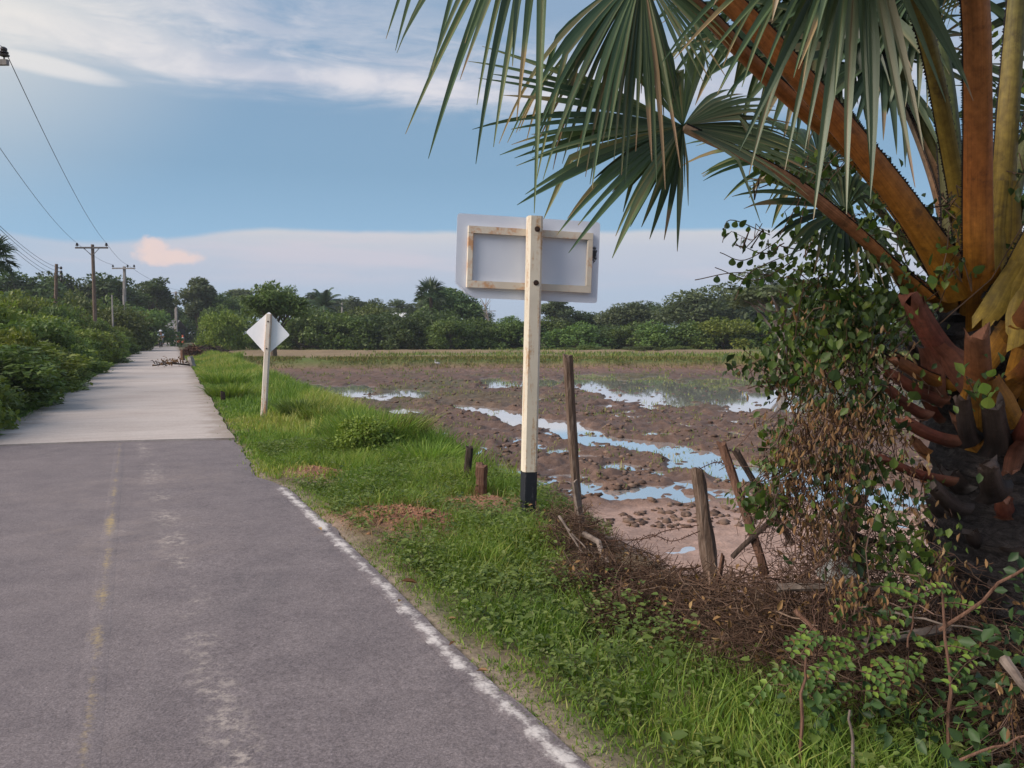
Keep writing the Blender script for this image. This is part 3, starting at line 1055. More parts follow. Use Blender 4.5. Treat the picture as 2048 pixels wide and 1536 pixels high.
TREE = {
    'round': make_tree_meshes(1, 8, 6.4, 0.9, 30, 0.95, 7000, 0.33),
    'broad': make_tree_meshes(2, 7, 8.0, 0.8, 34, 1.0, 7500, 0.34),
    'tall': make_tree_meshes(3, 10, 5.0, 1.6, 28, 0.85, 5600, 0.34, 'tall'),
    'airy': make_tree_meshes(4, 10, 6.0, 2.0, 22, 0.8, 4200, 0.32, 'tall'),
    'sparse': make_tree_meshes(5, 9, 6.5, 1.8, 24, 0.8, 4200, 0.30),
    'bush': make_tree_meshes(6, 3.6, 4.6, 0.3, 22, 0.75, 6500, 0.22, 'bush', 0.07),
    'bush2': make_tree_meshes(7, 3.2, 5.2, 0.2, 24, 0.7, 6500, 0.22, 'bush', 0.07),
    'near1': make_tree_meshes(8, 2.2, 2.6, 0.15, 30, 0.34, 9000, 0.115, 'bush', 0.035, 0.25, 0.5),
    'near2': make_tree_meshes(9, 2.4, 2.4, 0.2, 26, 0.32, 8000, 0.13, 'bush', 0.035, 0.2, 0.42),
    'near3': make_tree_meshes(10, 1.8, 3.0, 0.1, 30, 0.33, 9000, 0.10, 'bush', 0.03, 0.1, 0.6),
    'mango': make_tree_meshes(12, 6.4, 5.6, 1.3, 44, 0.62, 8200, 0.30, 'round', 0.16, 0.55, 0.30),
    'grey': make_tree_meshes(13, 7.5, 6.2, 2.6, 34, 0.55, 6500, 0.22, 'round', 0.17, 0.2, 0.6),
}
TREE['grey']['trunk'].materials[0] = M['bark_pale']


def plant(name, kind, px, top_py, wpx, Z, mat, label, cat, group=None, turn=None, z=None, x=None):
    """one tree or bush: placed at depth Z so that it spans wpx and reaches top_py in the photograph"""
    T = TREE[kind]
    P = at(px, top_py, Z)
    X = P.x if x is None else x
    g = gz(X, Z) if z is None else z
    H = max(P.z - g, 0.4)
    W = wpx * Z / F_PX
    r = empty(name, (X, Z, g), (0, 0, random.uniform(0, 6.28) if turn is None else turn))
    r.scale = (W / T['W'], W / T['W'], H / T['H'])
    tag(r, label, cat, group)
    c = link('crown', T['crown'], r)
    c.material_slots[0].link = 'OBJECT'
    c.material_slots[0].material = M[mat]
    link('trunk', T['trunk'], r)
    return r


def blades(rs, P, H, lean, w, var, segs=2):
    """grass blades rooted at P (n x 3), height H, leaning by lean (n x 2): 5 vertices each"""
    n = len(P)
    a = rs.uniform(0, 2 * np.pi, n)
    S = np.stack([np.cos(a), np.sin(a), 0 * a], 1) * (np.broadcast_to(w, (n,)) / 2)[:, None]
    Hh = np.broadcast_to(H, (n,))
    mid = P + np.stack([lean[:, 0] * 0.35, lean[:, 1] * 0.35, Hh * 0.6], 1)
    tip = P + np.stack([lean[:, 0], lean[:, 1], Hh * 0.95], 1)
    V = np.empty((n, 5, 3), np.float32)
    V[:, 0] = P - S
    V[:, 1] = P + S
    V[:, 2] = mid + S * 0.8
    V[:, 3] = mid - S * 0.8
    V[:, 4] = tip
    i = np.arange(n)[:, None] * 5
    return V.reshape(-1, 3), [i + np.array([[0, 1, 2, 3]]), i + np.array([[3, 2, 4]])], np.repeat(var, 5)


class Cloud:
    """joins many small pieces into one mesh"""
    def __init__(s):
        s.V, s.F3, s.F4, s.A, s.n = [], [], [], [], 0

    def add(s, V, F, A):
        for f in (F if isinstance(F, list) else [F]):
            (s.F3 if f.shape[1] == 3 else s.F4).append(f + s.n)
        s.V.append(V)
        s.A.append(A)
        s.n += len(V)

    def mesh(s, name, mat):
        F_ = []
        if s.F3:
            F_.append(np.concatenate(s.F3))
        if s.F4:
            F_.append(np.concatenate(s.F4))
        return new_mesh(name, np.concatenate(s.V), F_, mat, var=np.concatenate(s.A))


def grass_patch(name, mat, X, Y, H, rs, w, tuft=7, spread=0.05, lean=0.55, var0=0.4, vsd=0.2, label=None, parent=None):
    n = len(X)
    Z, _, _ = ground_all(X, Y)
    base = np.stack([X, Y, Z - 0.02], 1)
    P = np.repeat(base, tuft, 0)
    N = len(P)
    P[:, :2] += rs.normal(0, spread, (N, 2))
    h = np.repeat(np.broadcast_to(H, (n,)), tuft) * rs.uniform(0.45, 1.15, N)
    a = rs.uniform(0, 6.28, N)
    ln = h * lean * rs.uniform(0.2, 1.3, N)
    L = np.stack([np.cos(a) * ln, np.sin(a) * ln], 1)
    ww = np.repeat(np.broadcast_to(w, (n,)), tuft) * rs.uniform(0.6, 1.3, N)
    tv = np.repeat(rs.normal(0, 0.13, n), tuft)
    v = np.clip(np.broadcast_to(np.repeat(np.broadcast_to(var0, (n,)), tuft), (N,)) + tv + rs.normal(0, vsd, N), 0, 1)
    V, F_, A = blades(rs, P, h, L, ww, v)
    o = link(name, new_mesh(name, V, F_, mat, var=A), parent)
    o['kind'] = 'stuff'
    return o


def build_grass():
    rs = np.random.RandomState(5)
    # --- verge between the asphalt and the fence line
    def sample(n, y0, y1, power=1.0):
        Y = y0 + (y1 - y0) * rs.uniform(0, 1, n) ** power
        l, r = road_right(Y), bank_x(Y) + 0.55
        X = l + (r - l) * rs.uniform(0.0, 1, n)
        return X, Y
    holes = [gnd(822, 1040, -0.08), gnd(640, 945, -0.08), gnd(970, 1000, -0.08), gnd(640, 1010, -0.05)]

    def open_ground(X, Y):
        q = np.zeros(X.shape)
        for c, r in zip(holes, (0.58, 0.46, 0.52, 0.0)):
            if r:
                q = np.maximum(q, np.exp(-(((X - c.x) / r) ** 2 + ((Y - c.y) / (r * .8)) ** 2) * 1.3))
        return q
    X, Y = sample(20000, 2.2, 12.5)
    dr = X - road_right(Y)
    db = bank_x(Y) - X
    keep = (rs.uniform(size=len(X)) > open_ground(X, Y) * 1.25) & (dr > 0.30 * (fbm(Y * 1.7, Y * 0 + 2, 17) - 0.45) * (1 - 0.4 * rs.uniform(size=len(Y)))) & (fbm(X * 1.6, Y * 1.6, 201) + rs.uniform(-.2, .2, len(X)) > 0.36)
    keep &= brush_edge(X, Y) < rs.normal(0, 0.10, len(X))
    X, Y, dr = X[keep], Y[keep], dr[keep]
    H = 0.045 + 0.13 * sstep(dr, 0.0, 0.9) * (0.4 + 1.0 * fbm(X * 1.2, Y * 1.2, 211))
    H = H * (1 - 0.75 * np.minimum(open_ground(X, Y + 0.35) + open_ground(X - 0.1, Y + 0.7), 1))
    H = H + 0.12 * sstep(Y, 4.6, 3.2) * sstep(dr, 0.3, 0.9) + 0.10 * sstep(fbm(X * 0.8, Y * 0.8, 207), 0.55, 0.7) * sstep(dr, 0.2, 0.8)
    v0 = 0.15 + 0.65 * fbm(X * 1.1, Y * 1.1, 221) 
    g = grass_patch('verge_grass', M['grass'], X, Y, H, rs, 0.0075, 6, 0.035, 0.7, v0)
    tag(g, 'short bright green grass covering the road verge', 'grass')
    X, Y = sample(5200, 2.2, 13.0)
    dr = X - road_right(Y)
    keep = (dr > 0.0) & (fbm(X * 0.9, Y * 0.9, 205) + rs.uniform(-.12, .12, len(X)) > 0.56) & (brush_edge(X, Y) < 0.25)
    X, Y, dr = X[keep], Y[keep], dr[keep]
    g = grass_patch('dry_straw', M['straw'], X, Y, 0.05 + 0.12 * rs.uniform(0, 1, len(X)) * sstep(dr, 0, .5), rs, 0.006, 5, 0.05, 1.3, 0.55)
    tag(g, 'dead straw-coloured grass mixed into the green verge', 'dry grass')
    # --- broad-leaved weeds in the verge
    X, Y = sample(9000, 2.2, 11.5)
    dr = X - road_right(Y)
    db = bank_x(Y) - X
    keep = (rs.uniform(size=len(X)) > open_ground(X, Y) * 1.3) & (dr > 0.16 + 0.3 * (fbm(Y * 1.3, Y * 0 + 4, 19) - .3)) & (fbm(X * 1.1, Y * 1.1, 231) + rs.uniform(-.1, .1, len(X)) > 0.42)
    keep &= brush_edge(X, Y) < rs.normal(0, 0.10, len(X))
    X, Y, dr = X[keep], Y[keep], dr[keep]
    Z, _, _ = ground_all(X, Y)
    hh = 0.05 + 0.24 * fbm(X * 1.1, Y * 1.1, 241) * sstep(dr, 0.1, 0.9)
    k = 7
    n = len(X)
    P = np.repeat(np.stack([X, Y, Z], 1), k, 0)
    N = len(P)
    hq = np.repeat(hh, k) * rs.uniform(0.35, 1.25, N)
    a = rs.uniform(0, 6.28, N)
    r = rs.uniform(0.01, 0.06, N)
    P += np.stack([np.cos(a) * r, np.sin(a) * r, hq], 1)
    D = np.stack([np.cos(a), np.sin(a), rs.uniform(-0.25, 0.5, N)], 1)
    Nn = np.stack([0 * a, 0 * a, 1 + 0 * a], 1) + rand_dirs(rs, N) * 0.5
    L = np.clip(0.026 * np.exp(rs.normal(0, 0.45, N)), 0.01, 0.07)
    v = np.clip(0.5 + np.repeat(rs.normal(0, 0.18, n), k) + rs.normal(0, 0.12, N), 0, 1)
    V, F_, A = leaf_cards(P, D, Nn, L, L * 0.62, v)
    o = link('verge_weeds', new_mesh('verge_weeds', V, [F_], M['weed'], var=A))
    tag(o, 'low broad-leaved weeds mixed into the verge grass', 'weeds', kind='stuff')
    # --- tall grass on the bank beside the concrete road
    n = 9000
    Y = 9.0 * (6.6 ** rs.uniform(0, 1, n))
    l, rr = road_right(Y), bank_x(Y) + 0.9
    X = l + (rr - l) * rs.uniform(0.02, 1, n)
    dr = X - l
    u = dr / (rr - l)
    X = X - 0.55 * (rs.uniform(size=n) < 0.22) * sstep(Y, 11.5, 13)
    dr = X - l
    edge = np.where(Y > 12, -0.62 * sstep(fbm(Y * 1.1, Y * 0 + 5, 27), 0.48, 0.66) - 0.02, 0.0 + 0.2 * fbm(Y * 1.9, Y * 0 + 5, 27))
    keep = (dr > edge) & (rs.uniform(size=n) > open_ground(X, Y))
    X, Y, u = X[keep], Y[keep], u[keep]
    H = 0.09 + 0.44 * sstep(u, 0.15, 0.85) * (0.55 + 0.8 * fbm(X * 0.6, Y * 0.6, 251)) * sstep(Y, 8.5, 11.5)
    v0 = 0.25 + 0.75 * sstep(fbm(X * 0.5, Y * 0.5, 261), 0.35, 0.7) + 0.12 * sstep(Y, 20, 40)
    g = grass_patch('bank_grass', M['grass'], X, Y, H, rs, 0.010 + 0.0006 * Y, 8, 0.08, 0.5, v0)
    tag(g, 'tall green grass on the bank beside the pale concrete road', 'grass')
    # --- grass edging the left side of the road
    n = 7000
    Y = 8.5 * (11 ** rs.uniform(0, 1, n))
    X = road_left(Y) - np.abs(rs.normal(0, 0.55, n)) - 0.02
    H = 0.10 + 0.25 * sstep(road_left(Y) - X, 0.0, 0.8)
    g = grass_patch('roadside_grass', M['weed'], X, Y, H, rs, 0.012 + 0.0007 * Y, 7, 0.09, 0.8, 0.45)
    tag(g, 'green grass creeping over the left edge of the concrete road', 'grass')
    # --- grass on the bund across the field and on the dry field
    n = 5000
    X = rs.uniform(-20, 38, n)
    Y = BUND_Y + (fbm(X * 0.15, X * 0.0 + 3.3, 5) - 0.5) * 3 + 0.8 + rs.normal(0, 0.7, n)
    keep = (X > bank_x(Y) + 0.5) & (fbm(X * 0.4, Y * 0.1, 271) > 0.33)
    X, Y = X[keep], Y[keep]
    g = grass_patch('bund_grass', M['grass_dry'], X, Y, 0.17, rs, 0.045, 6, 0.25, 0.6, 0.5)
    tag(g, 'yellow-green grass along the low bund across the paddy field', 'grass')
    n = 6000
    Y = rs.uniform(52, 96, n)
    X = rs.uniform(-38, 62, n)
    keep = (X > bank_x(Y) + 1.0) & (fbm(X * 0.12, Y * 0.25, 131, 4) + rs.uniform(-.1, .1, n) > 0.5)
    X, Y = X[keep], Y[keep]
    g = grass_patch('dry_field_grass', M['grass_dry'], X, Y, 0.30, rs, 0.07, 6, 0.4, 0.5, 0.3)
    tag(g, 'patchy pale grass on the dry field before the trees', 'grass')
    # --- stubble standing in mud and water
    n = 7000
    Y = 9.0 * (5.0 ** rs.uniform(0, 1, n))
    X = bank_x(Y) + 1.0 + rs.uniform(0, 1, n) * (26 * Y / 30)
    keep = (fbm(X * 0.9, Y * 0.9, 281) > 0.50) & (Y < 46.5)
    X, Y = X[keep], Y[keep]
    g = grass_patch('rice_stubble', M['grass_dry'], X, Y, 0.045 + 0.0032 * Y, rs, 0.006 + 0.0007 * Y, 3, 0.05, 0.6, 0.35)
    tag(g, 'thin rice stubble standing in the mud and water', 'stubble')


build_grass()


def build_clods():
    rs = np.random.RandomState(15)
    n = 8000
    Y = 8.6 * (4.2 ** rs.uniform(0, 1, n))
    X = bank_x(Y) + 0.7 + rs.uniform(0, 1, n) * (22 * Y / 24)
    Z, _, _ = ground_all(X, Y)
    wm = water_mask(X, Y)
    keep = (fbm(X * 1.2, Y * 1.2, 291) > 0.46) & (rs.uniform(size=n) > wm * 0.93)
    X, Y, Z = X[keep], Y[keep], np.maximum(Z[keep], WATER_Z)
    c = Cloud()
    oct_v = np.array([(1, 0, 0), (0, 1, 0), (-1, 0, 0), (0, -1, 0), (0, 0, 1), (0, 0, -1), (.6, .6, .55), (-.6, .6, .5), (-.6, -.6, .6), (.6, -.6, .5)])
    F8 = np.array([(0, 6, 4), (0, 1, 6), (1, 4, 6), (1, 7, 4), (1, 2, 7), (2, 4, 7), (2, 8, 4), (2, 3, 8), (3, 4, 8), (3, 9, 4), (3, 0, 9), (0, 4, 9), (1, 0, 5), (2, 1, 5), (3, 2, 5), (0, 3, 5)])
    m = len(X)
    s = rs.uniform(0.012, 0.05, m) * (1 + 0.012 * Y)
    V = oct_v[None] * (1 + rs.uniform(-0.35, 0.35, (m, 10, 1))) * s[:, None, None] * np.array([1.2, 1.2, 0.65])
    V = V + np.stack([X, Y, Z], 1)[:, None]
    F_ = (np.arange(m) * 10)[:, None, None] + F8[None]
    c.add(V.reshape(-1, 3), F_.reshape(-1, 3), np.repeat(rs.uniform(0, 1, m), 10))
    cm = leaf_mat('clod_soil', [(0.07, 0.045, 0.036), (0.125, 0.082, 0.062), (0.19, 0.13, 0.10)], 0.9, 0.2, 0.0)
    o = link('mud_clods', c.mesh('mud_clods', cm))
    tag(o, 'ploughed brown mud clods scattered over the wet field', 'mud clods', kind='stuff')
    # crumbs of the red soil heaps on the verge
    c = Cloud()
    for px, py, r, k in ((815, 1042, 0.42, 800), (645, 945, 0.4, 300), (960, 1000, 0.42, 260)):
        g = gnd(px, py, -0.06)
        x = g.x + rs.normal(0, r * .55, k)
        y = g.y + rs.normal(0, r * .5, k)
        z, _, _ = ground_all(x, y)
        s = rs.uniform(0.003, 0.012, k) * (1 + (rs.uniform(size=k) < 0.06))
        V = oct_v[None] * (1 + rs.uniform(-0.35, 0.35, (k, 10, 1))) * s[:, None, None] + np.stack([x, y, z], 1)[:, None]
        F_ = (np.arange(k) * 10)[:, None, None] + F8[None]
        c.add(V.reshape(-1, 3), F_.reshape(-1, 3), np.repeat(rs.uniform(0, 1, k), 10))
    rm = leaf_mat('red_soil', [(0.15, 0.072, 0.045), (0.24, 0.12, 0.075), (0.33, 0.185, 0.12)], 0.95, 0.1, 0.0)
    o = link('soil_crumbs', c.mesh('soil_crumbs', rm))
    tag(o, 'crumbly red-brown soil dug up on the grassy verge', 'soil', kind='stuff')


build_clods()
#@@PART2@@
# ------------------------------------------------------------------ trees and bushes
LANDMARKS = [(-20, 'left-edge fan palm'), (113, 'short insulator pole'), (185, 'wooden cross-arm pole'), (249, 'three-insulator pole'), (352, 'farthest cross-arm pole'), (537, 'diamond sign'), (648, 'coconut palm'),
             (862, 'treeline fan palm'), (975, 'bare grey tree'), (1065, 'big sign post'), (1252, 'round-headed tree'), (1392, 'broad tall tree'), (1568, 'grey-trunked tree'), (1960, 'big palm trunk')]
ORD = 'first second third fourth fifth sixth seventh eighth ninth tenth eleventh twelfth thirteenth fourteenth fifteenth sixteenth seventeenth eighteenth nineteenth twentieth twenty-first twenty-second twenty-third twenty-fourth'.split()


def label_by_landmark(items, noun):
    """items: (object, photo x, adjective); each label names the nearest landmark and counts outwards from it"""
    sides = {}
    for o, px, adj in items:
        lx, nm = min(LANDMARKS, key=lambda l: abs(l[0] - px))
        sides.setdefault((nm, 'right' if px >= lx else 'left'), []).append((abs(px - lx), o, adj))
    for (nm, sd), lst in sides.items():
        lst.sort(key=lambda q: q[0])
        for k, (_, o, adj) in enumerate(lst):
            o['label'] = '%s %s, %s to the %s of the %s' % (adj, noun, ORD[k], sd, nm)


PLANTS_FAR = [
    # kind, px, top, width, Z, material, label
    ('round', 68, 545, 105, 92, 'leaf_dark', 'dark round tree behind the bushes at the far left, nearest the palm crown'),
    ('round', 140, 549, 82, 100, 'leaf_dark', 'dark tree standing behind the short insulator pole on the left'),
    ('round', 226, 553, 100, 105, 'leaf_dark', 'dark tree between the two nearer tall utility poles'),
    ('airy', 306, 556, 62, 112, 'leaf_dark', 'tall ragged dark tree above the motorbike rider'),
    ('round', 322, 592, 46, 132, 'leaf_dark', 'dark tree closing the far end of the road'),
    ('tall', 394, 556, 56, 108, 'leaf_grey', 'tall airy grey-green tree just past the farthest cross-arm pole'),
    ('round', 420, 588, 56, 112, 'leaf_dark', 'dark tree beside the tall airy tree past the road end'),
    ('round', 462, 594, 60, 110, 'leaf_mid', 'round-topped tree behind the bright bush left of the diamond sign'),
    ('mango', 546, 566, 138, 54, 'leaf_mid', 'leafy tree with drooping leaves standing on the bund behind the diamond sign'),
    ('sparse', 705, 594, 64, 140, 'leaf_dark', 'thin dark treetop right of the coconut palm'),
    ('sparse', 752, 598, 64, 140, 'leaf_dark', 'thin dark treetop above the pale roof'),
    ('sparse', 800, 600, 60, 140, 'leaf_dark', 'thin dark treetop just left of the fan palm in the treeline'),
    ('sparse', 645, 606, 60, 130, 'leaf_dark', 'thin dark treetop behind the coconut palm'),
    ('round', 905, 578, 88, 98, 'leaf_dark', 'dark tree right beside the fan palm in the treeline'),
    ('sparse', 950, 606, 60, 110, 'leaf_dark', 'dark thin-crowned tree beside the bare grey tree'),
    ('sparse', 1022, 632, 60, 105, 'leaf_mid', 'feathery tree just left of the big sign post'),
    ('tall', 1116, 597, 58, 108, 'leaf_grey', 'pale narrow tree under the right end of the big sign'),
    ('round', 1172, 624, 64, 112, 'leaf_dark', 'small dark tree in the dip right of the big sign'),
    ('round', 1252, 603, 72, 105, 'leaf_grey', 'round-headed grey-green tree in the middle of the right treeline'),
    ('sparse', 1312, 606, 56, 112, 'leaf_dark', 'spiky dark tree between the round-headed and the broad tree'),
    ('broad', 1392, 577, 148, 100, 'leaf_grey', 'broad tall grey-green tree, the biggest of the right treeline'),
    ('tall', 1462, 590, 70, 104, 'leaf_grey', 'grey-green tree on the right shoulder of the broad tall tree'),
    ('tall', 1516, 600, 60, 106, 'leaf_grey', 'pale narrow tree left of the grey-trunked tree'),
    ('grey', 1568, 530, 190, 46, 'leaf_grey', 'grey-leaved tree with a pale leaning trunk beyond the big palm'),
    ('round', 1680, 590, 110, 70, 'leaf_mid', 'green tree half hidden behind the vines on the big palm'),
    ('round', 1800, 580, 140, 80, 'leaf_dark', 'dark tree seen through gaps beside the big palm trunk'),
    ('round', 1960, 575, 170, 85, 'leaf_dark', 'dark tree hidden behind the big palm trunk'),
]
for kind, px, top, w, Z, mat, lab in PLANTS_FAR:
    plant('tree', kind, px, top, w * (1.0 if kind in ('mango', 'grey', 'broad') else 1.2), Z, mat, lab, 'tree')
rst = random.Random(6)
far_wood = []
for px in range(10, 1640, 52):
    top = 592 if px < 420 else 588 if px < 930 else 650 if px < 1235 else 612
    if 325 < px < 385:
        continue
    fx = px + rst.uniform(-14, 14)
    ft = plant('tree', rst.choice(['round', 'sparse', 'airy', 'sparse', 'tall']), fx, top + rst.uniform(-16, 20), rst.uniform(64, 120), rst.uniform(128, 155), rst.choice(['leaf_dark', 'leaf_grey', 'leaf_mid', 'leaf_grey']),
          'far tree', 'tree', 'trees of the far wood')
    far_wood.append((ft, fx, 'dim'))
label_by_landmark(far_wood, 'treetop of the far wood behind')

# bushes standing in front of the trees, left to right along the field and the road end
rsb = random.Random(3)
BUSHES = []
for px, top, w, Z, mat in [
        (40, 592, 120, 62, 'leaf_mid'), (95, 606, 110, 56, 'leaf_mid'), (150, 588, 100, 70, 'leaf_olive'), (205, 600, 95, 78, 'leaf_mid'), (236, 618, 90, 70, 'leaf_olive'),
        (285, 620, 90, 92, 'leaf_mid'), (318, 626, 70, 138, 'leaf_mid'), (384, 630, 70, 138, 'leaf_mid'), (436, 616, 56, 92, 'leaf_mid'), (445, 626, 66, 74, 'leaf_bright'),
        (488, 632, 80, 84, 'leaf_mid'), (610, 622, 84, 82, 'leaf_mid'), (596, 640, 80, 88, 'leaf_dark'), (655, 626, 96, 84, 'leaf_mid'), (712, 636, 86, 82, 'leaf_mid'),
        (766, 630, 92, 82, 'leaf_dark'), (818, 634, 92, 80, 'leaf_dark'), (868, 622, 96, 82, 'leaf_dark'), (900, 640, 70, 78, 'leaf_mid'), (945, 640, 80, 84, 'leaf_mid'), (740, 614, 90, 100, 'leaf_olive'),
        (1010, 644, 84, 84, 'leaf_mid'), (1052, 648, 76, 86, 'leaf_dark'), (1100, 640, 80, 88, 'leaf_mid'), (1150, 650, 84, 84, 'leaf_mid'), (1205, 656, 80, 88, 'leaf_dark'),
        (1262, 650, 90, 86, 'leaf_mid'), (1322, 648, 92, 84, 'leaf_mid'), (1385, 648, 92, 82, 'leaf_mid'), (1450, 640, 96, 80, 'leaf_bright'), (1512, 646, 90, 80, 'leaf_mid'),
        (1572, 642, 96, 80, 'leaf_mid'), (1640, 640, 100, 76, 'leaf_bright'), (1720, 640, 110, 74, 'leaf_mid'), (1810, 640, 120, 74, 'leaf_mid'), (1910, 640, 130, 74, 'leaf_mid'), (2020, 640, 130, 74, 'leaf_mid'), (2140, 640, 130, 74, 'leaf_mid')]:
    BUSHES.append((px, top, w, Z, mat))
bush_list = []
for px, top, w, Z, mat in BUSHES:
    g = 'bushes along the foot of the trees behind the road and the field'
    kind = rsb.choice(['bush', 'bush2'])
    adj = {'leaf_mid': 'green', 'leaf_dark': 'dark green', 'leaf_bright': 'bright yellow-green', 'leaf_olive': 'olive green'}[mat]
    bush_list.append((plant('bush', kind, px, top - 4, w * 1.45, Z, mat, 'bush', 'bush', g), px, adj))
label_by_landmark(bush_list, 'bush below the treeline')
scrub_list = []
for px, top, w, Z in [(1180, 690, 70, 76), (1285, 694, 80, 74), (1130, 694, 60, 78), (1060, 692, 60, 80), (1360, 692, 70, 78)]:
    scrub_list.append((plant('bush', 'bush2', px, top, w, Z, 'leaf_olive', 'scrub', 'bush', 'low scrub mounds in front of the bushes'), px, 'low'))
label_by_landmark(scrub_list, 'scrub mound on the dry field')

# thick roadside bushes on the left of the pale road
def roadside():
    rows = []
    count = [0, 0, 0]
    Z = 10.2
    while Z < 95:
        rows.append(Z)
        Z *= 1.115
    for i, Z in enumerate(rows):
        xl = float(road_left(Z))
        kind = ['near1', 'near2', 'near3'][i % 3]
        mat = ['leaf_bright', 'leaf_mid', 'leaf_bright', 'leaf_olive', 'leaf_mid'][i % 5]
        w = 2.5 + rsb.uniform(-0.3, 0.7) + Z * 0.012
        h = 1.34 + rsb.uniform(-0.45, 0.55) + min(Z, 40) * 0.014
        for row, (off, hh, ww) in enumerate(((1.15, h, w), (3.1, h * 1.4, w * 1.3), (5.6, h * 1.75, w * 1.5))):
            x = xl - off - rsb.uniform(0, 0.5) - Z * 0.006
            if x / Z < -0.86:
                continue
            if row == 2 and Z < 15:
                hh *= 0.9
            T = TREE[kind if row < 2 or Z < 30 else 'bush']
            zz = gz(x, Z)
            r = empty('shrub', (x, Z + rsb.uniform(-.4, .4), zz), (0, 0, rsb.uniform(0, 6.28)))
            r.scale = (ww / T['W'], ww / T['W'], hh / T['H'])
            m = mat if row == 0 else rsb.choice(['leaf_mid', 'leaf_bright', 'leaf_bright', 'leaf_mid', 'leaf_olive'])
            nm = {'leaf_mid': 'green', 'leaf_bright': 'bright green', 'leaf_olive': 'olive green', 'leaf_dark': 'dark green'}[m]
            count[row] += 1
            where = ['at the pale road edge', 'behind the road-edge shrubs', 'well back from the pale road'][row]
            tag(r, '%s roadside shrub %s, %s from the near end' % (nm, where, ORD[count[row] - 1]), 'shrub', 'shrubs crowding the left side of the road')
            c = link('crown', T['crown'], r)
            c.material_slots[0].link = 'OBJECT'
            c.material_slots[0].material = M[m]
            link('stem', T['trunk'], r)


roadside()
plant('weed_bush', 'near1', 745, 836, 150, 10.9, 'leaf_bright', 'bushy weed clump under tall grass on the bank between the two signs', 'weed bush', z=-0.35)


def bare_tree(px, py0, top, Z):
    r = empty('bare_tree', (at(px, py0, Z).x, Z, gz(at(px, py0, Z).x, Z)))
    tag(r, 'bare grey tree with thin upright branches before the dark treeline', 'tree')
    H = at(px, top, Z).z - r.location.z
    rs = random.Random(4)
    mb = MB()
    mb.tube([(0.5, 0, -0.1), (0.35, 0, H * 0.3), (0.0, 0, H * .6), (-0.25, 0, H * 0.8)], [0.15, 0.12, 0.09, 0.05], 6)
    mb.build('trunk', M['bark_pale'], r)
    mb = MB()
    for i in range(11):
        z0 = H * rs.uniform(0.4, 0.8)
        k = (z0 / H - 0.3) / 0.5
        a = Vector((0.35 - 0.6 * max(0, k), 0, z0))
        e = a + Vector((rs.uniform(-1.1, 1.0), rs.uniform(-.6, .6), H * rs.uniform(0.12, 0.3)))
        mb.tube([a, a.lerp(e, .5) + Vector((0, 0, .1)), e], [0.05, 0.035, 0.012], 4, cap=False)
    mb.build('branch', M['bark_pale'], r)


bare_tree(975, 690, 588, 92)

# ------------------------------------------------------------------ palms far off


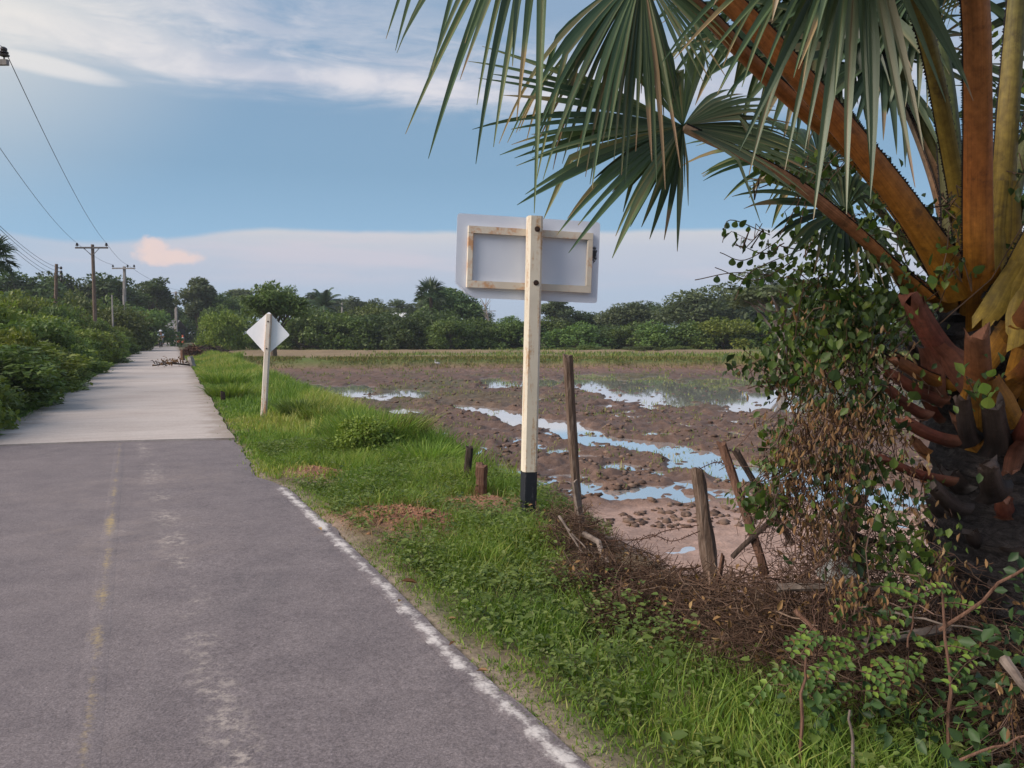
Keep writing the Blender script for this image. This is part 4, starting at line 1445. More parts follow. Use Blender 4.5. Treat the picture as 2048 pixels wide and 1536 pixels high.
def fan_blade(H, axis, nrm, L, nseg=54, arc=148, split=0.5, droop=0.5, seed=0, fold=0.38, cup=0.15, wild=0.25, tipw=0.0, stations=9, back=0.7):
    """a palmyra leaf: pleated segments joined near the stalk, free and pointed towards the tips"""
    rs = random.Random(seed)
    a = Vector(axis).normalized()
    n = Vector(nrm)
    n = (n - a * n.dot(a)).normalized()
    b = n.cross(a)
    G = Vector((0, 0, -1))
    V, F_, A = [], [], []
    dphi = math.radians(2 * arc) / nseg
    for i in range(nseg):
        phi = math.radians(-arc) + dphi * (i + 0.5)
        d = (a * math.cos(phi) + b * math.sin(phi))
        d = (d + n * cup * (0.3 + abs(math.sin(phi)))).normalized()
        Ls = L * (back + (1 - back) * math.cos(phi * 0.6)) * rs.uniform(0.86, 1.08)
        dryat = rs.choice([0.7, 0.85, 0.93, 0.93])
        kd = droop * rs.uniform(1 - wild, 1 + 2.2 * wild) * (1 if rs.random() > 0.08 else 2.2)
        sw = rs.uniform(-1, 1) * wild * 0.35
        spl = split * rs.uniform(0.85, 1.15)
        brk = rs.uniform(0.5, 0.8) if rs.random() < 0.08 + 0.3 * max(0, wild - 0.3) else 9
        tipdry = rs.random() < 0.5
        vein_shade = [rs.uniform(0.55, 0.9), rs.uniform(0.7, 1.15), rs.uniform(1.2, 1.7), rs.uniform(0.7, 1.15), rs.uniform(0.55, 0.9)]  # pale midrib vein, with pleat shading put into the darker edges
        Ls *= 1 - wild * 0.4 * rs.random()
        pos = Vector(H)
        ds = Ls / stations
        base = len(V)
        v = min(1, max(0, 0.45 + rs.gauss(0, 0.17)))
        dirv = d.copy()
        wmax = 2 * math.tan(dphi / 2) * spl * Ls * 1.04
        for s in range(stations + 1):
            t = s / stations
            if s:
                dirv = (d + G * kd * t ** 1.7 + b * sw * t * t)
                if t > brk:
                    dirv += G * 1.5
                dirv.normalize()
                pos = pos + dirv * ds
            side = n.cross(dirv)
            if side.length < 1e-3:
                side = b.copy()
            side.normalize()
            up = dirv.cross(side)
            if t <= spl:
                w = max(wmax * t / spl, 0.004)
            else:
                w = wmax * max(1 - (t - spl) / (1 - spl), 0.0) ** 0.85 + 0.0025
            tv = 1.0 if (t > dryat and tipdry) else v
            if stations < 6:
                V += [pos - side * w * 0.5 + up * w * fold * 0.5, pos - up * w * fold * 0.5, pos + side * w * 0.5 + up * w * fold * 0.5]
                A += [tv * 0.82, min(1, tv * 1.35 + 0.08), tv * 0.82]  # far leaves: pleat shading put into the edge tone, rib kept paler
            else:
                for k, (a_, b_) in enumerate(((-.5, .5), (-.27, -.02), (0, -.5), (.27, -.02), (.5, .5))):
                    V.append(pos + side * w * a_ + up * w * fold * b_)
                    A.append(min(1, max(0, tv * vein_shade[k])) if tv < 0.8 else tv)
        c = 3 if stations < 6 else 5
        for s in range(stations):
            q = base + s * c
            F_ += [[q + k, q + k + 1, q + c + k + 1, q + c + k] for k in range(c - 1)]
    return V, F_, A


def far_fan_palm(px, py, Z, rad_px, label, name='fan_palm', x=None):
    c = at(px, py, Z)
    g = gz(c.x, Z)
    r = empty(name, (c.x, Z, g))
    tag(r, label, 'palm')
    H = c.z - g
    R = rad_px * Z / F_PX
    mb = MB()
    mb.tube([(0.1, 0, -.1), (0, 0, H * .5), (0, 0, H)], [0.24, 0.2, 0.22], 8)
    mb.build('trunk', M['bark'], r, smooth=True)
    rs = random.Random(px)
    k = 22
    for i in range(k):
        az = i * 2.399 + rs.uniform(-.2, .2)
        el = math.radians(80 - 115 * i / k)
        d = Vector((math.cos(az) * math.cos(el), math.sin(az) * math.cos(el), math.sin(el)))
        hst = Vector((0, 0, H)) + d * R * 0.52
        ax = (d + Vector((0, 0, -0.25))).normalized()
        nr = Vector((0, 0, 1)) + d * -0.2 + Vector((rs.uniform(-.5, .5), rs.uniform(-.5, .5), 0))
        V, F_, A = fan_blade(hst, ax, nr, R * 0.55, 22, 140, 0.5, 0.35, i * 7 + px, stations=4)
        pt = MB()
        pt.tube([(0, 0, H - 0.05), hst], [0.05, 0.025], 4)
        fr = link('frond', new_mesh('frond', pt.v, pt.f, M['far_palm'], var=pt.a), r)
        link('leaf_blade', new_mesh('leaf_blade', V, F_, M['far_palm'], var=A), fr)


far_fan_palm(-22, 520, 40, 60, 'fan palm whose spiky crown reaches in at the left edge above the bushes')
far_fan_palm(862, 592, 95, 40, 'fan palm standing up out of the dark treeline left of the big sign')


def coconut_palm(px, py, Z, rad_px, label):
    c = at(px, py, Z)
    g = gz(c.x, Z)
    r = empty('coconut_palm', (c.x, Z, g))
    tag(r, label, 'palm')
    H, R = c.z - g, rad_px * Z / F_PX
    mb = MB()
    mb.tube([(0.3, 0, -.1), (0.1, 0, H * .5), (0, 0, H)], [0.2, 0.15, 0.13], 7)
    mb.build('trunk', M['bark_pale'], r, smooth=True)
    rs = random.Random(px)
    for i in range(17):
        az = i * 2.399 + 0.4
        el = math.radians(78 - 75 * i / 17)
        d = Vector((math.cos(az) * math.cos(el), math.sin(az) * math.cos(el), math.sin(el)))
        V, F_, A = [], [], []
        pts = [Vector((0, 0, H))]
        for s in range(1, 9):
            q = (d + Vector((0, 0, -0.95)) * (s / 8) ** 1.6).normalized()
            pts.append(pts[-1] + q * R / 7)
        mb = MB()
        mb.tube(pts, [0.05 - 0.005 * s for s in range(9)], 4)
        fr = mb.build('frond', M['far_palm'], r)
        for s in range(44):
            u = 0.6 + s / 44 * 7.3
            p = pts[int(u)].lerp(pts[min(int(u) + 1, 8)], u - int(u))
            t = (pts[min(int(u) + 1, 8)] - pts[int(u)]).normalized()
            for sg in (-1, 1):
                sd = t.cross(Vector((0, 0, 1)))
                sd = sd.normalized() if sd.length > .05 else Vector((1, 0, 0))
                e = p + (sd * sg * 0.8 + t * 0.55 + Vector((0, 0, -0.5))).normalized() * R * 0.30 * math.sin(math.pi * min(0.15 + 0.85 * s / 50, 1)) 
                b = len(V)
                w = t * 0.045
                V += [p - w, p + w, e]
                F_ += [[b, b + 1, b + 2]]
                A += [rs.random()] * 3
        link('leaflets', new_mesh('leaflets', V, F_, M['far_palm'], var=A), fr)


coconut_palm(648, 612, 104, 40, 'coconut palm with arching feathery fronds in the treeline right of the diamond sign')

# ------------------------------------------------------------------ utility poles and wires


def utility_pole(px, top_py, Z, label, arm_px=None, insul=(), wood=False, r0=0.15, lean=0.0, extra=None, brace=True):
    c = at(px, top_py, Z)
    g = gz(c.x, Z)
    H = c.z - g
    r = empty('utility_pole', (c.x, Z, g))
    tag(r, label, 'utility pole', 'utility poles along the left side of the road')
    mat = M['old_wood'] if wood else M['concrete_pole']
    mb = MB()
    if wood:
        mb.tube([(lean * H, 0, -.2), (lean * H * .5, 0, H * .5), (0, 0, H)], [r0, r0 * .85, r0 * .7], 8)
    else:
        for k in range(6):
            z0, z1 = -0.2 + (H + .2) * k / 6, -0.2 + (H + .2) * (k + 1) / 6
            w = r0 * 2 * (1.0 - 0.4 * k / 6)
            mb.box((lean * (H - (z0 + z1) / 2), 0, (z0 + z1) / 2), (w, w * 0.8, z1 - z0), None, w * 0.12)
    mb.build('pole', mat, r)
    tips = []
    if arm_px:
        y0, l, rr = arm_px
        zc = at(px, y0, Z).z - g
        xl, xr = (l - px) * Z / F_PX, (rr - px) * Z / F_PX
        ab = MB()
        ab.box(((xl + xr) / 2, -r0 * 0.8 - 0.06, zc), (xr - xl, 0.11, 0.13), None, 0.02)
        ab.build('cross_arm', M['concrete_pole'] if not wood else M['steel_dark'], r)
        if brace:
            for sg in (-1, 1):
                b = MB()
                b.tube([(sg * 0.45 * (xr - xl) / 2 + (xl + xr) / 2, -r0 * .8 - 0.05, zc - 0.06), (0, -r0 * .7, zc - 0.62)], 0.025, 4)
                b.build('brace', M['steel_dark'], r)
        for ix in insul:
            xx = (ix - px) * Z / F_PX
            pn = MB()
            pn.tube([(xx, -r0 * .8 - 0.06, zc + 0.06), (xx, -r0 * .8 - 0.06, zc + 0.16)], 0.022, 5)
            pin = pn.build('insulator_pin', M['steel_dark'], r)
            ib = MB()
            zz = zc + 0.14
            prof = [(0.05, 0), (0.12, 0.02), (0.125, 0.05), (0.07, 0.07), (0.105, 0.09), (0.105, 0.12), (0.06, 0.14), (0.08, 0.17), (0.075, 0.21), (0.03, 0.24)]
            ib.tube([(xx, -r0 * .8 - 0.06, zz + h) for _, h in prof], [q for q, _ in prof], 10)
            ib.build('insulator', M['insulator'], pin, smooth=False)
            tips.append(Vector((c.x + xx, Z - r0 * .8 - .06, g + zc + 0.36)))
    if extra:
        for (py) in extra:
            zc = at(px, py, Z).z - g
            ib = MB()
            ib.tube([(r0 * .9, -0.05, zc), (r0 * .9 + 0.14, -0.05, zc)], [0.03, 0.03], 5)
            ib.tube([(r0 * .9 + 0.2, -0.05, zc - 0.1), (r0 * .9 + 0.2, -0.05, zc - 0.04), (r0 * .9 + 0.2, -0.05, zc + 0.04), (r0 * .9 + 0.2, -0.05, zc + .1)], [0.06, 0.09, 0.09, 0.06], 8)
            ib.build('insulator', M['insulator'], r)
            tips.append(Vector((c.x + r0 + 0.2, Z, g + zc)))
    return tips, r


pa, _ = utility_pole(-52, 118, 20.6, 'near utility pole at the left edge, only its cross-arm tip and insulator in view', (130, -128, 24), (16, -120), r0=0.16, brace=True)
pb, _ = utility_pole(185, 489, 63, 'brown wooden utility pole with braced cross-arm and two round insulators', (496, 153, 218), (157, 215), wood=True, r0=0.17)
pc, _ = utility_pole(249, 533, 84, 'pale concrete utility pole with three insulators on its cross-arm', (537, 226, 272), (228, 257, 270), r0=0.19, lean=-0.03, brace=False)
pd, _ = utility_pole(352, 583, 124, 'farthest pale concrete pole with a cross-arm, past the road end', (586, 337, 366), (340, 364), r0=0.24, lean=-0.02, brace=False)
pe, _ = utility_pole(113, 528, 57, 'shorter weathered pole without cross-arm, two insulators on its side', None, (), wood=True, r0=0.15, lean=-0.06, extra=(536, 544, 552, 560))
utility_pole(247, 578, 76, 'thin bare pole just left of the three-insulator concrete pole', None, (), r0=0.11)
utility_pole(224, 590, 66, 'thin grey pole between the wooden pole and the concrete poles', None, (), r0=0.08)
utility_pole(326, 618, 120, 'thin grey pole standing above the motorbike rider', None, (), r0=0.12)
utility_pole(982, 622, 150, 'tiny distant pole with a short cross-arm above the treeline left of the big sign', (622, 973, 992), (), r0=0.13, brace=False)
utility_pole(684, 606, 112, 'slim pale pole rising from the bushes right of the coconut palm', None, (), r0=0.16)


def wire(a, b, sag, label, group='power wires along the road', r=0.009):
    mb = MB()
    pts = []
    for k in range(25):
        t = k / 24
        p = Vector(a).lerp(Vector(b), t)
        p.z -= sag * 4 * t * (1 - t)
        pts.append(p)
    mb.tube(pts, r, 4)
    o = mb.build('power_wire', M['wire'])
    return tag(o, label, 'wire', group)


wire(pa[0], pb[1], 0.55, 'power wire from the near cross-arm tip down to the right insulator of the wooden pole', r=0.011)
wire(pa[1], pb[0], 0.55, 'power wire from the left edge to the left insulator of the wooden pole', r=0.012)
wire(pa[0], pa[0] + Vector((1.2, -30, 0.4)), 0.3, 'power wire running off the top left from the near insulator', r=0.010)
wire(pb[1], pc[1], 0.25, 'short power wire from the wooden pole to the three-insulator pole', r=0.014)
wire(pb[0], pc[0], 0.25, 'power wire from the left insulator of the wooden pole to the next pole', r=0.014)
wire(pc[1], pd[1], 0.5, 'power wire between the two far concrete poles', r=0.016)
for k, (tip, y0) in enumerate(zip(pe, (438, 444, 456, 462))):
    wire(tip, at(-40, y0 - 24, 22), 0.35, 'low service wire from the short pole to the left edge, number %s from the top' % ('one two three four'.split()[k]), 'low service wires at the left edge', r=0.011)

# ------------------------------------------------------------------ the two road signs seen from behind


def painted_concrete(name, base, rust, amount, streak=(9, 9, 0.8)):
    def fn(t, tc):
        p = tc.outputs['Object']
        n = t.noise(t.mapping(p, streak), 1.6, 6, 0.65, 0.3)
        n2 = t.noise(p, 34, 4, 0.7)
        n3 = t.noise(p, 3.0, 3, 0.5)
        c = t.mix(t.step(n3, 0.3, 0.7), base, tuple(k * 0.86 for k in base[:3]) + (1,))
        f = t.step(t.math('ADD', n, t.math('MULTIPLY_ADD', n2, 0.35, -0.175)), 0.62 - amount * 0.25, 0.80 - amount * 0.25)
        c = t.mix(t.math('MULTIPLY', f, 0.9), c, t.mix(n2, rust, tuple(min(1, k * 1.9) for k in rust[:3]) + (1,)))
        return (c, None, n2)
    return material(name, fn, 0.6, 0.3, (0.15, 0.004))


M['post_white'] = painted_concrete('post_white', (0.70, 0.64, 0.52, 1), (0.28, 0.15, 0.06, 1), 0.45)
M['post_black'] = painted_concrete('post_black', (0.016, 0.019, 0.026, 1), (0.07, 0.07, 0.075, 1), 0.2)
M['frame_rust'] = painted_concrete('frame_rust', (0.70, 0.63, 0.52, 1), (0.36, 0.18, 0.08, 1), 0.55, (3, 3, 3))
M['sign_back'] = None


def sign_back():
    def fn(t, tc):
        p = tc.outputs['Object']
        n = t.noise(p, 2.2, 4, 0.5)
        n2 = t.noise(p, 60, 3, 0.6)
        c = t.ramp(n, [(0.3, (0.60, 0.65, 0.75, 1)), (0.7, (0.70, 0.75, 0.84, 1))])
        sp = t.step(n2, 0.73, 0.78)
        c = t.mix(t.math('MULTIPLY', sp, 0.35), c, (0.30, 0.27, 0.25, 1))
        # black smear near the right end of the big sign
        sep = t.new('ShaderNodeSeparateXYZ')
        t.l.new(p, sep.inputs[0])
        sx = t.math('DIVIDE', t.math('SUBTRACT', sep.outputs[0], 0.612), 0.032)
        sz = t.math('DIVIDE', t.math('SUBTRACT', sep.outputs[2], 0.075), 0.085)
        rr = t.math('ADD', t.math('MULTIPLY', sx, sx), t.math('MULTIPLY', sz, sz))
        m = t.step(t.math('ADD', rr, t.math('MULTIPLY_ADD', t.noise(p, 48, 4, 0.7), 4.0, -2.0)), 0.9, 0.4)
        return t.mix(m, c, (0.03, 0.03, 0.035, 1))
    return material('sign_back', fn, 0.42, 0.5)


M['sign_back'] = sign_back()
M['sign_white'] = plain('sign_white', (0.86, 0.88, 0.91), 0.4, 0.5, 0.04)
M['sign_face'] = plain('sign_face', (0.12, 0.02, 0.025), 0.4)
M['bolt'] = plain('bolt', (0.05, 0.028, 0.02), 0.7)


def prism(poly, y0, y1):
    n = len(poly)
    vs = [(p[0], y0, p[1]) for p in poly] + [(p[0], y1, p[1]) for p in poly]
    fs = [list(range(n)), list(range(2 * n - 1, n - 1, -1))] + [[i, n + i, n + (i + 1) % n, (i + 1) % n] for i in range(n)]
    return vs, fs


def rounded(x0, x1, z0, z1, r, cut=None):
    pts = []
    for cx, cz, a0 in ((x1 - r, z1 - r, 0), (x0 + r, z1 - r, 90), (x0 + r, z0 + r, 180), (x1 - r, z0 + r, 270)):
        if cut and a0 == 180:
            pts += [(x0, z0 + cut[1]), (x0 + cut[0] * 0.5, z0 + cut[1] * 0.38), (x0 + cut[0], z0)]
            continue
        for k in range(5):
            a = math.radians(a0 + k * 22.5)
            pts.append((cx + r * math.cos(a), cz + r * math.sin(a)))
    return pts


def big_sign():
    Z = 7.45
    base = at(1056, 1044, Z)
    top = at(1070, 433, Z)
    g = gz(base.x, Z)
    r = empty('road_sign', (base.x, Z, g), (0, math.atan2(top.x - base.x, top.z - base.z), math.radians(11)))
    tag(r, 'large rectangular road sign seen from behind on a white post with black foot', 'road sign')
    H = (top.z - g) / math.cos(r.rotation_euler[1])
    zb = (at(1058, 942, Z).z - g)
    w = 0.137
    mb = MB()
    mb.box((0, 0, (zb + H) / 2), (w, w, H - zb), None, 0.022)
    mb.build('post', M['post_white'], r)
    mb = MB()
    mb.box((0, 0, (zb - 0.004 - 0.3) / 2), (w * 1.01, w * 1.01, zb - 0.004 + 0.3), None, 0.022)
    mb.build('post_foot', M['post_black'], r)
    s = Z / F_PX
    zc = H - 80 * s
    tilt = math.radians(0.8)
    # panel: behind the post, with the frame between them
    pn = MB()
    x0, x1 = -152 * s, 142 * s
    vs, fs = prism(rounded(x0, x1, -84 * s, 81 * s, 0.03, (0.19, 0.13)), 0.0, 0.006)
    pn.add(vs, fs)
    panel = pn.build('panel', M['sign_back'], r, (0, w / 2 + 0.046, zc), (0, tilt, 0))
    fc = MB()
    vs, fs = prism(rounded(x0 + .002, x1 - .002, -84 * s + .002, 81 * s - .002, 0.03, (0.19, 0.13)), 0.0065, 0.0085)
    fc.add(vs, fs)
    fc.build('sign_face', M['sign_face'], panel)
    # bent lip at the cut corner
    lp = MB()
    lp.tube([(x0 + 0.0, -0.006, -84 * s + 0.135), (x0 + 0.095, -0.012, -84 * s + 0.045), (x0 + 0.20, -0.006, -84 * s - 0.004)], [0.006, 0.012, 0.006], 5)
    lp.build('bent_lip', M['sign_back'], panel)
    f0, f1, fz0, fz1, b = -131 * s, 126 * s, -64 * s, 57 * s, 0.064
    for nm, c, sz in (('frame_rail', ((f0 + f1) / 2, 0, fz1 - b / 2), (f1 - f0, 0.04, b)), ('frame_rail', ((f0 + f1) / 2, 0, fz0 + b / 2), (f1 - f0, 0.04, b)),
                      ('frame_stile', (f0 + b * .42, 0, (fz0 + fz1) / 2), (b * 0.84, 0.037, fz1 - fz0 - 2 * b - 0.004)), ('frame_stile', (f1 - b * .42, 0, (fz0 + fz1) / 2), (b * 0.84, 0.037, fz1 - fz0 - 2 * b - 0.004))):
        k = MB()
        k.box(c, sz, None, 0.006)
        k.build(nm, M['frame_rust'], r, (0, w / 2 + 0.022, zc), (0, tilt, 0))
    for dz in (54, -51):
        k = MB()
        k.tube([(0.012, -w / 2 - 0.012, zc + dz * s), (0.012, -w / 2 + 0.01, zc + dz * s)], 0.016, 8)
        k.tube([(0.012, -w / 2 - 0.003, zc + dz * s), (0.012, -w / 2 + 0.004, zc + dz * s)], 0.026, 10)
        k.build('bolt', M['bolt'], r)


def diamond_sign():
    Z = 15.6
    base, top = at(527, 838, Z), at(538, 628, Z)
    g = gz(base.x, Z)
    r = empty('warning_sign', (base.x, Z, g), (0, math.atan2(top.x - base.x, top.z - base.z), math.radians(2)))
    tag(r, 'white diamond-shaped road sign seen from behind on a thin rust-streaked white post', 'road sign')
    H = (top.z - g) / math.cos(r.rotation_euler[1])
    mb = MB()
    mb.box((0, 0, H / 2 - 0.1), (0.105, 0.10, H + 0.2), None, 0.016)
    mb.build('post', M['post_white_rusty'], r)
    s = Z / F_PX
    h = 42.5 * s
    poly = []
    for a0, c in ((0, (h - .03, 0)), (90, (0, h - .03)), (180, (-h + .03, 0)), (270, (0, -h + .03))):
        for k in (-45, -15, 15, 45):
            a = math.radians(a0 + k)
            poly.append((c[0] + 0.03 * math.cos(a), c[1] + 0.03 * math.sin(a)))
    pn = MB()
    pn.add(*prism(poly, 0.0, 0.005))
    zc = H - 39 * s
    p = pn.build('panel', M['sign_white'], r, (-0.02, 0.056, zc))
    fc = MB()
    fc.add(*prism([(q[0] * .995, q[1] * .995) for q in poly], 0.0055, 0.0075))
    fc.build('sign_face', M['sign_face_dark'], p)
    for dz in (-30, 24):
        k = MB()
        k.tube([(0, -0.06, zc + dz * s), (0, -0.04, zc + dz * s)], 0.016, 8)
        k.build('bolt', M['bolt'], r)


M['post_white_rusty'] = painted_concrete('post_white_rusty', (0.66, 0.60, 0.52, 1), (0.30, 0.14, 0.06, 1), 0.62)
M['sign_face_dark'] = plain('sign_face_dark', (0.05, 0.045, 0.03), 0.4)
big_sign()
diamond_sign()
#@@PART3@@
# ------------------------------------------------------------------ the big palmyra palm in the foreground


def stalk_mat(name, base, tip, top):
    """leaf stalk: ochre at its foot, running into its own colour further out"""
    def fn(t, tc):
        v = attr(t).outputs['Fac']
        p = tc.outputs['Object']
        n = t.noise(p, 30, 4, 0.65)
        ar = t.new('ShaderNodeCombineXYZ')
        t.l.new(t.math('MULTIPLY', attr(t, 'around').outputs['Fac'], 26.0), ar.inputs[0])
        t.l.new(t.math('MULTIPLY', v, 3.0), ar.inputs[1])
        t.l.new(t.new('ShaderNodeObjectInfo').outputs['Random'], ar.inputs[2])
        st = t.noise(ar.outputs[0], 1.0, 6, 0.7, 0.3)
        sc = t.step(t.noise(p, 7, 6, 0.75), 0.56, 0.68)
        c = t.ramp(v, [(0.0, base + (1,)), (0.22, tuple((a + b) / 2 for a, b in zip(base, tip)) + (1,)), (0.45, tip + (1,)), (1.0, top + (1,))])
        c = t.mix(1.0, c, t.ramp(n, [(0.3, (0.66, 0.63, 0.6, 1)), (0.7, (1.25, 1.25, 1.25, 1))]), 'MULTIPLY')
        c = t.mix(1.0, c, t.ramp(st, [(0.3, (0.62, 0.6, 0.58, 1)), (0.7, (1.3, 1.3, 1.3, 1))]), 'MULTIPLY')
        dk = t.step(st, 0.58, 0.70)
        c = t.mix(t.math('MULTIPLY', dk, 0.45), c, (0.05, 0.025, 0.012, 1))
        return (t.mix(t.math('MULTIPLY', sc, 0.55), c, (0.028, 0.018, 0.014, 1)), None, st)
    return material(name, fn, 0.5, 0.35, (0.5, 0.006))


M['stalk_orange'] = stalk_mat('stalk_orange', (0.40, 0.19, 0.02), (0.34, 0.115, 0.026), (0.36, 0.15, 0.05))
M['stalk_olive'] = stalk_mat('stalk_olive', (0.28, 0.19, 0.025), (0.18, 0.13, 0.026), (0.12, 0.125, 0.04))
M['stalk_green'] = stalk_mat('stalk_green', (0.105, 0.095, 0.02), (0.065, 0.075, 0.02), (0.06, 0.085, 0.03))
M['stalk_pale'] = stalk_mat('stalk_pale', (0.30, 0.15, 0.07), (0.46, 0.30, 0.19), (0.50, 0.36, 0.25))
M['stalk_tan'] = stalk_mat('stalk_tan', (0.38, 0.155, 0.024), (0.37, 0.16, 0.08), (0.55, 0.40, 0.28))
M['stub_red'] = stalk_mat('stub_red', (0.09, 0.04, 0.026), (0.13, 0.036, 0.024), (0.15, 0.052, 0.032))
M['stub_dark'] = stalk_mat('stub_dark', (0.018, 0.015, 0.016), (0.03, 0.024, 0.024), (0.055, 0.04, 0.036))
M['stub_brown'] = stalk_mat('stub_brown', (0.30, 0.15, 0.02), (0.19, 0.072, 0.026), (0.15, 0.066, 0.038))
M['thorn'] = plain('thorn', (0.016, 0.013, 0.015), 0.5)
M['palm_leaf'] = leaf_mat('palm_leaf', [(0.034, 0.062, 0.032), (0.060, 0.100, 0.052), (0.095, 0.148, 0.076), (0.145, 0.195, 0.10), (0.24, 0.25, 0.13), (0.34, 0.25, 0.14)], 0.36, 0.5, 0.25)
M['palm_leaf_pale'] = leaf_mat('palm_leaf_pale', [(0.055, 0.10, 0.06), (0.09, 0.145, 0.085), (0.13, 0.19, 0.115), (0.18, 0.235, 0.14), (0.28, 0.30, 0.18), (0.36, 0.25, 0.15)], 0.4, 0.45, 0.25)
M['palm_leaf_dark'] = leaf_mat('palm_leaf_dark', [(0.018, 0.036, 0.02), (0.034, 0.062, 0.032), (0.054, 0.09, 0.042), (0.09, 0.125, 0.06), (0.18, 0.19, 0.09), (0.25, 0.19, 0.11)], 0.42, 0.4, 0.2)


def trunk_fn(t, tc):
    p = tc.outputs['Object']
    n = t.noise(t.mapping(p, (3, 3, 9)), 2.0, 6, 0.7, 0.6)
    n2 = t.noise(p, 34, 5, 0.7)
    c = t.ramp(n, [(0.3, (0.014, 0.013, 0.015, 1)), (0.55, (0.04, 0.036, 0.038, 1)), (0.72, (0.10, 0.088, 0.085, 1)), (0.85, (0.17, 0.14, 0.125, 1))])
    c = t.mix(1.0, c, t.ramp(n2, [(0.3, (0.5, 0.5, 0.5, 1)), (0.7, (1.5, 1.45, 1.4, 1))]), 'MULTIPLY')
    return (c, None, t.math('ADD', n, t.math('MULTIPLY', n2, 0.4)))


M['palm_trunk'] = material('palm_trunk', trunk_fn, 0.85, 0.2, (1.0, 0.05))

PALM_BASE = at(2050, 1400, 3.9)
PALM_BASE.z = gz(PALM_BASE.x, PALM_BASE.y)
palm = empty('palmyra_palm', PALM_BASE)
tag(palm, 'big stocky fan palm with orange leaf stalks and black stubbed trunk on the bank', 'palm')


def rel(v):
    return Vector(v) - PALM_BASE


def curve(pts, n):
    """smooth line through points (Catmull-Rom)"""
    P = [Vector(p) for p in pts]
    P = [P[0] * 2 - P[1]] + P + [P[-1] * 2 - P[-2]]
    out = []
    for i in range(1, len(P) - 2):
        for k in range(n):
            t = k / n
            a, b, c, d = P[i - 1], P[i], P[i + 1], P[i + 2]
            out.append(0.5 * ((2 * b) + (c - a) * t + (2 * a - 5 * b + 4 * c - d) * t * t + (3 * b - a - 3 * c + d) * t ** 3))
    out.append(P[-2])
    return out


SECT = [(-1, 0.22), (-0.92, -0.12), (-0.62, -0.52), (0, -0.72), (0.62, -0.52), (0.92, -0.12), (1, 0.22), (0.5, 0.02), (0, -0.05), (-0.5, 0.02)]


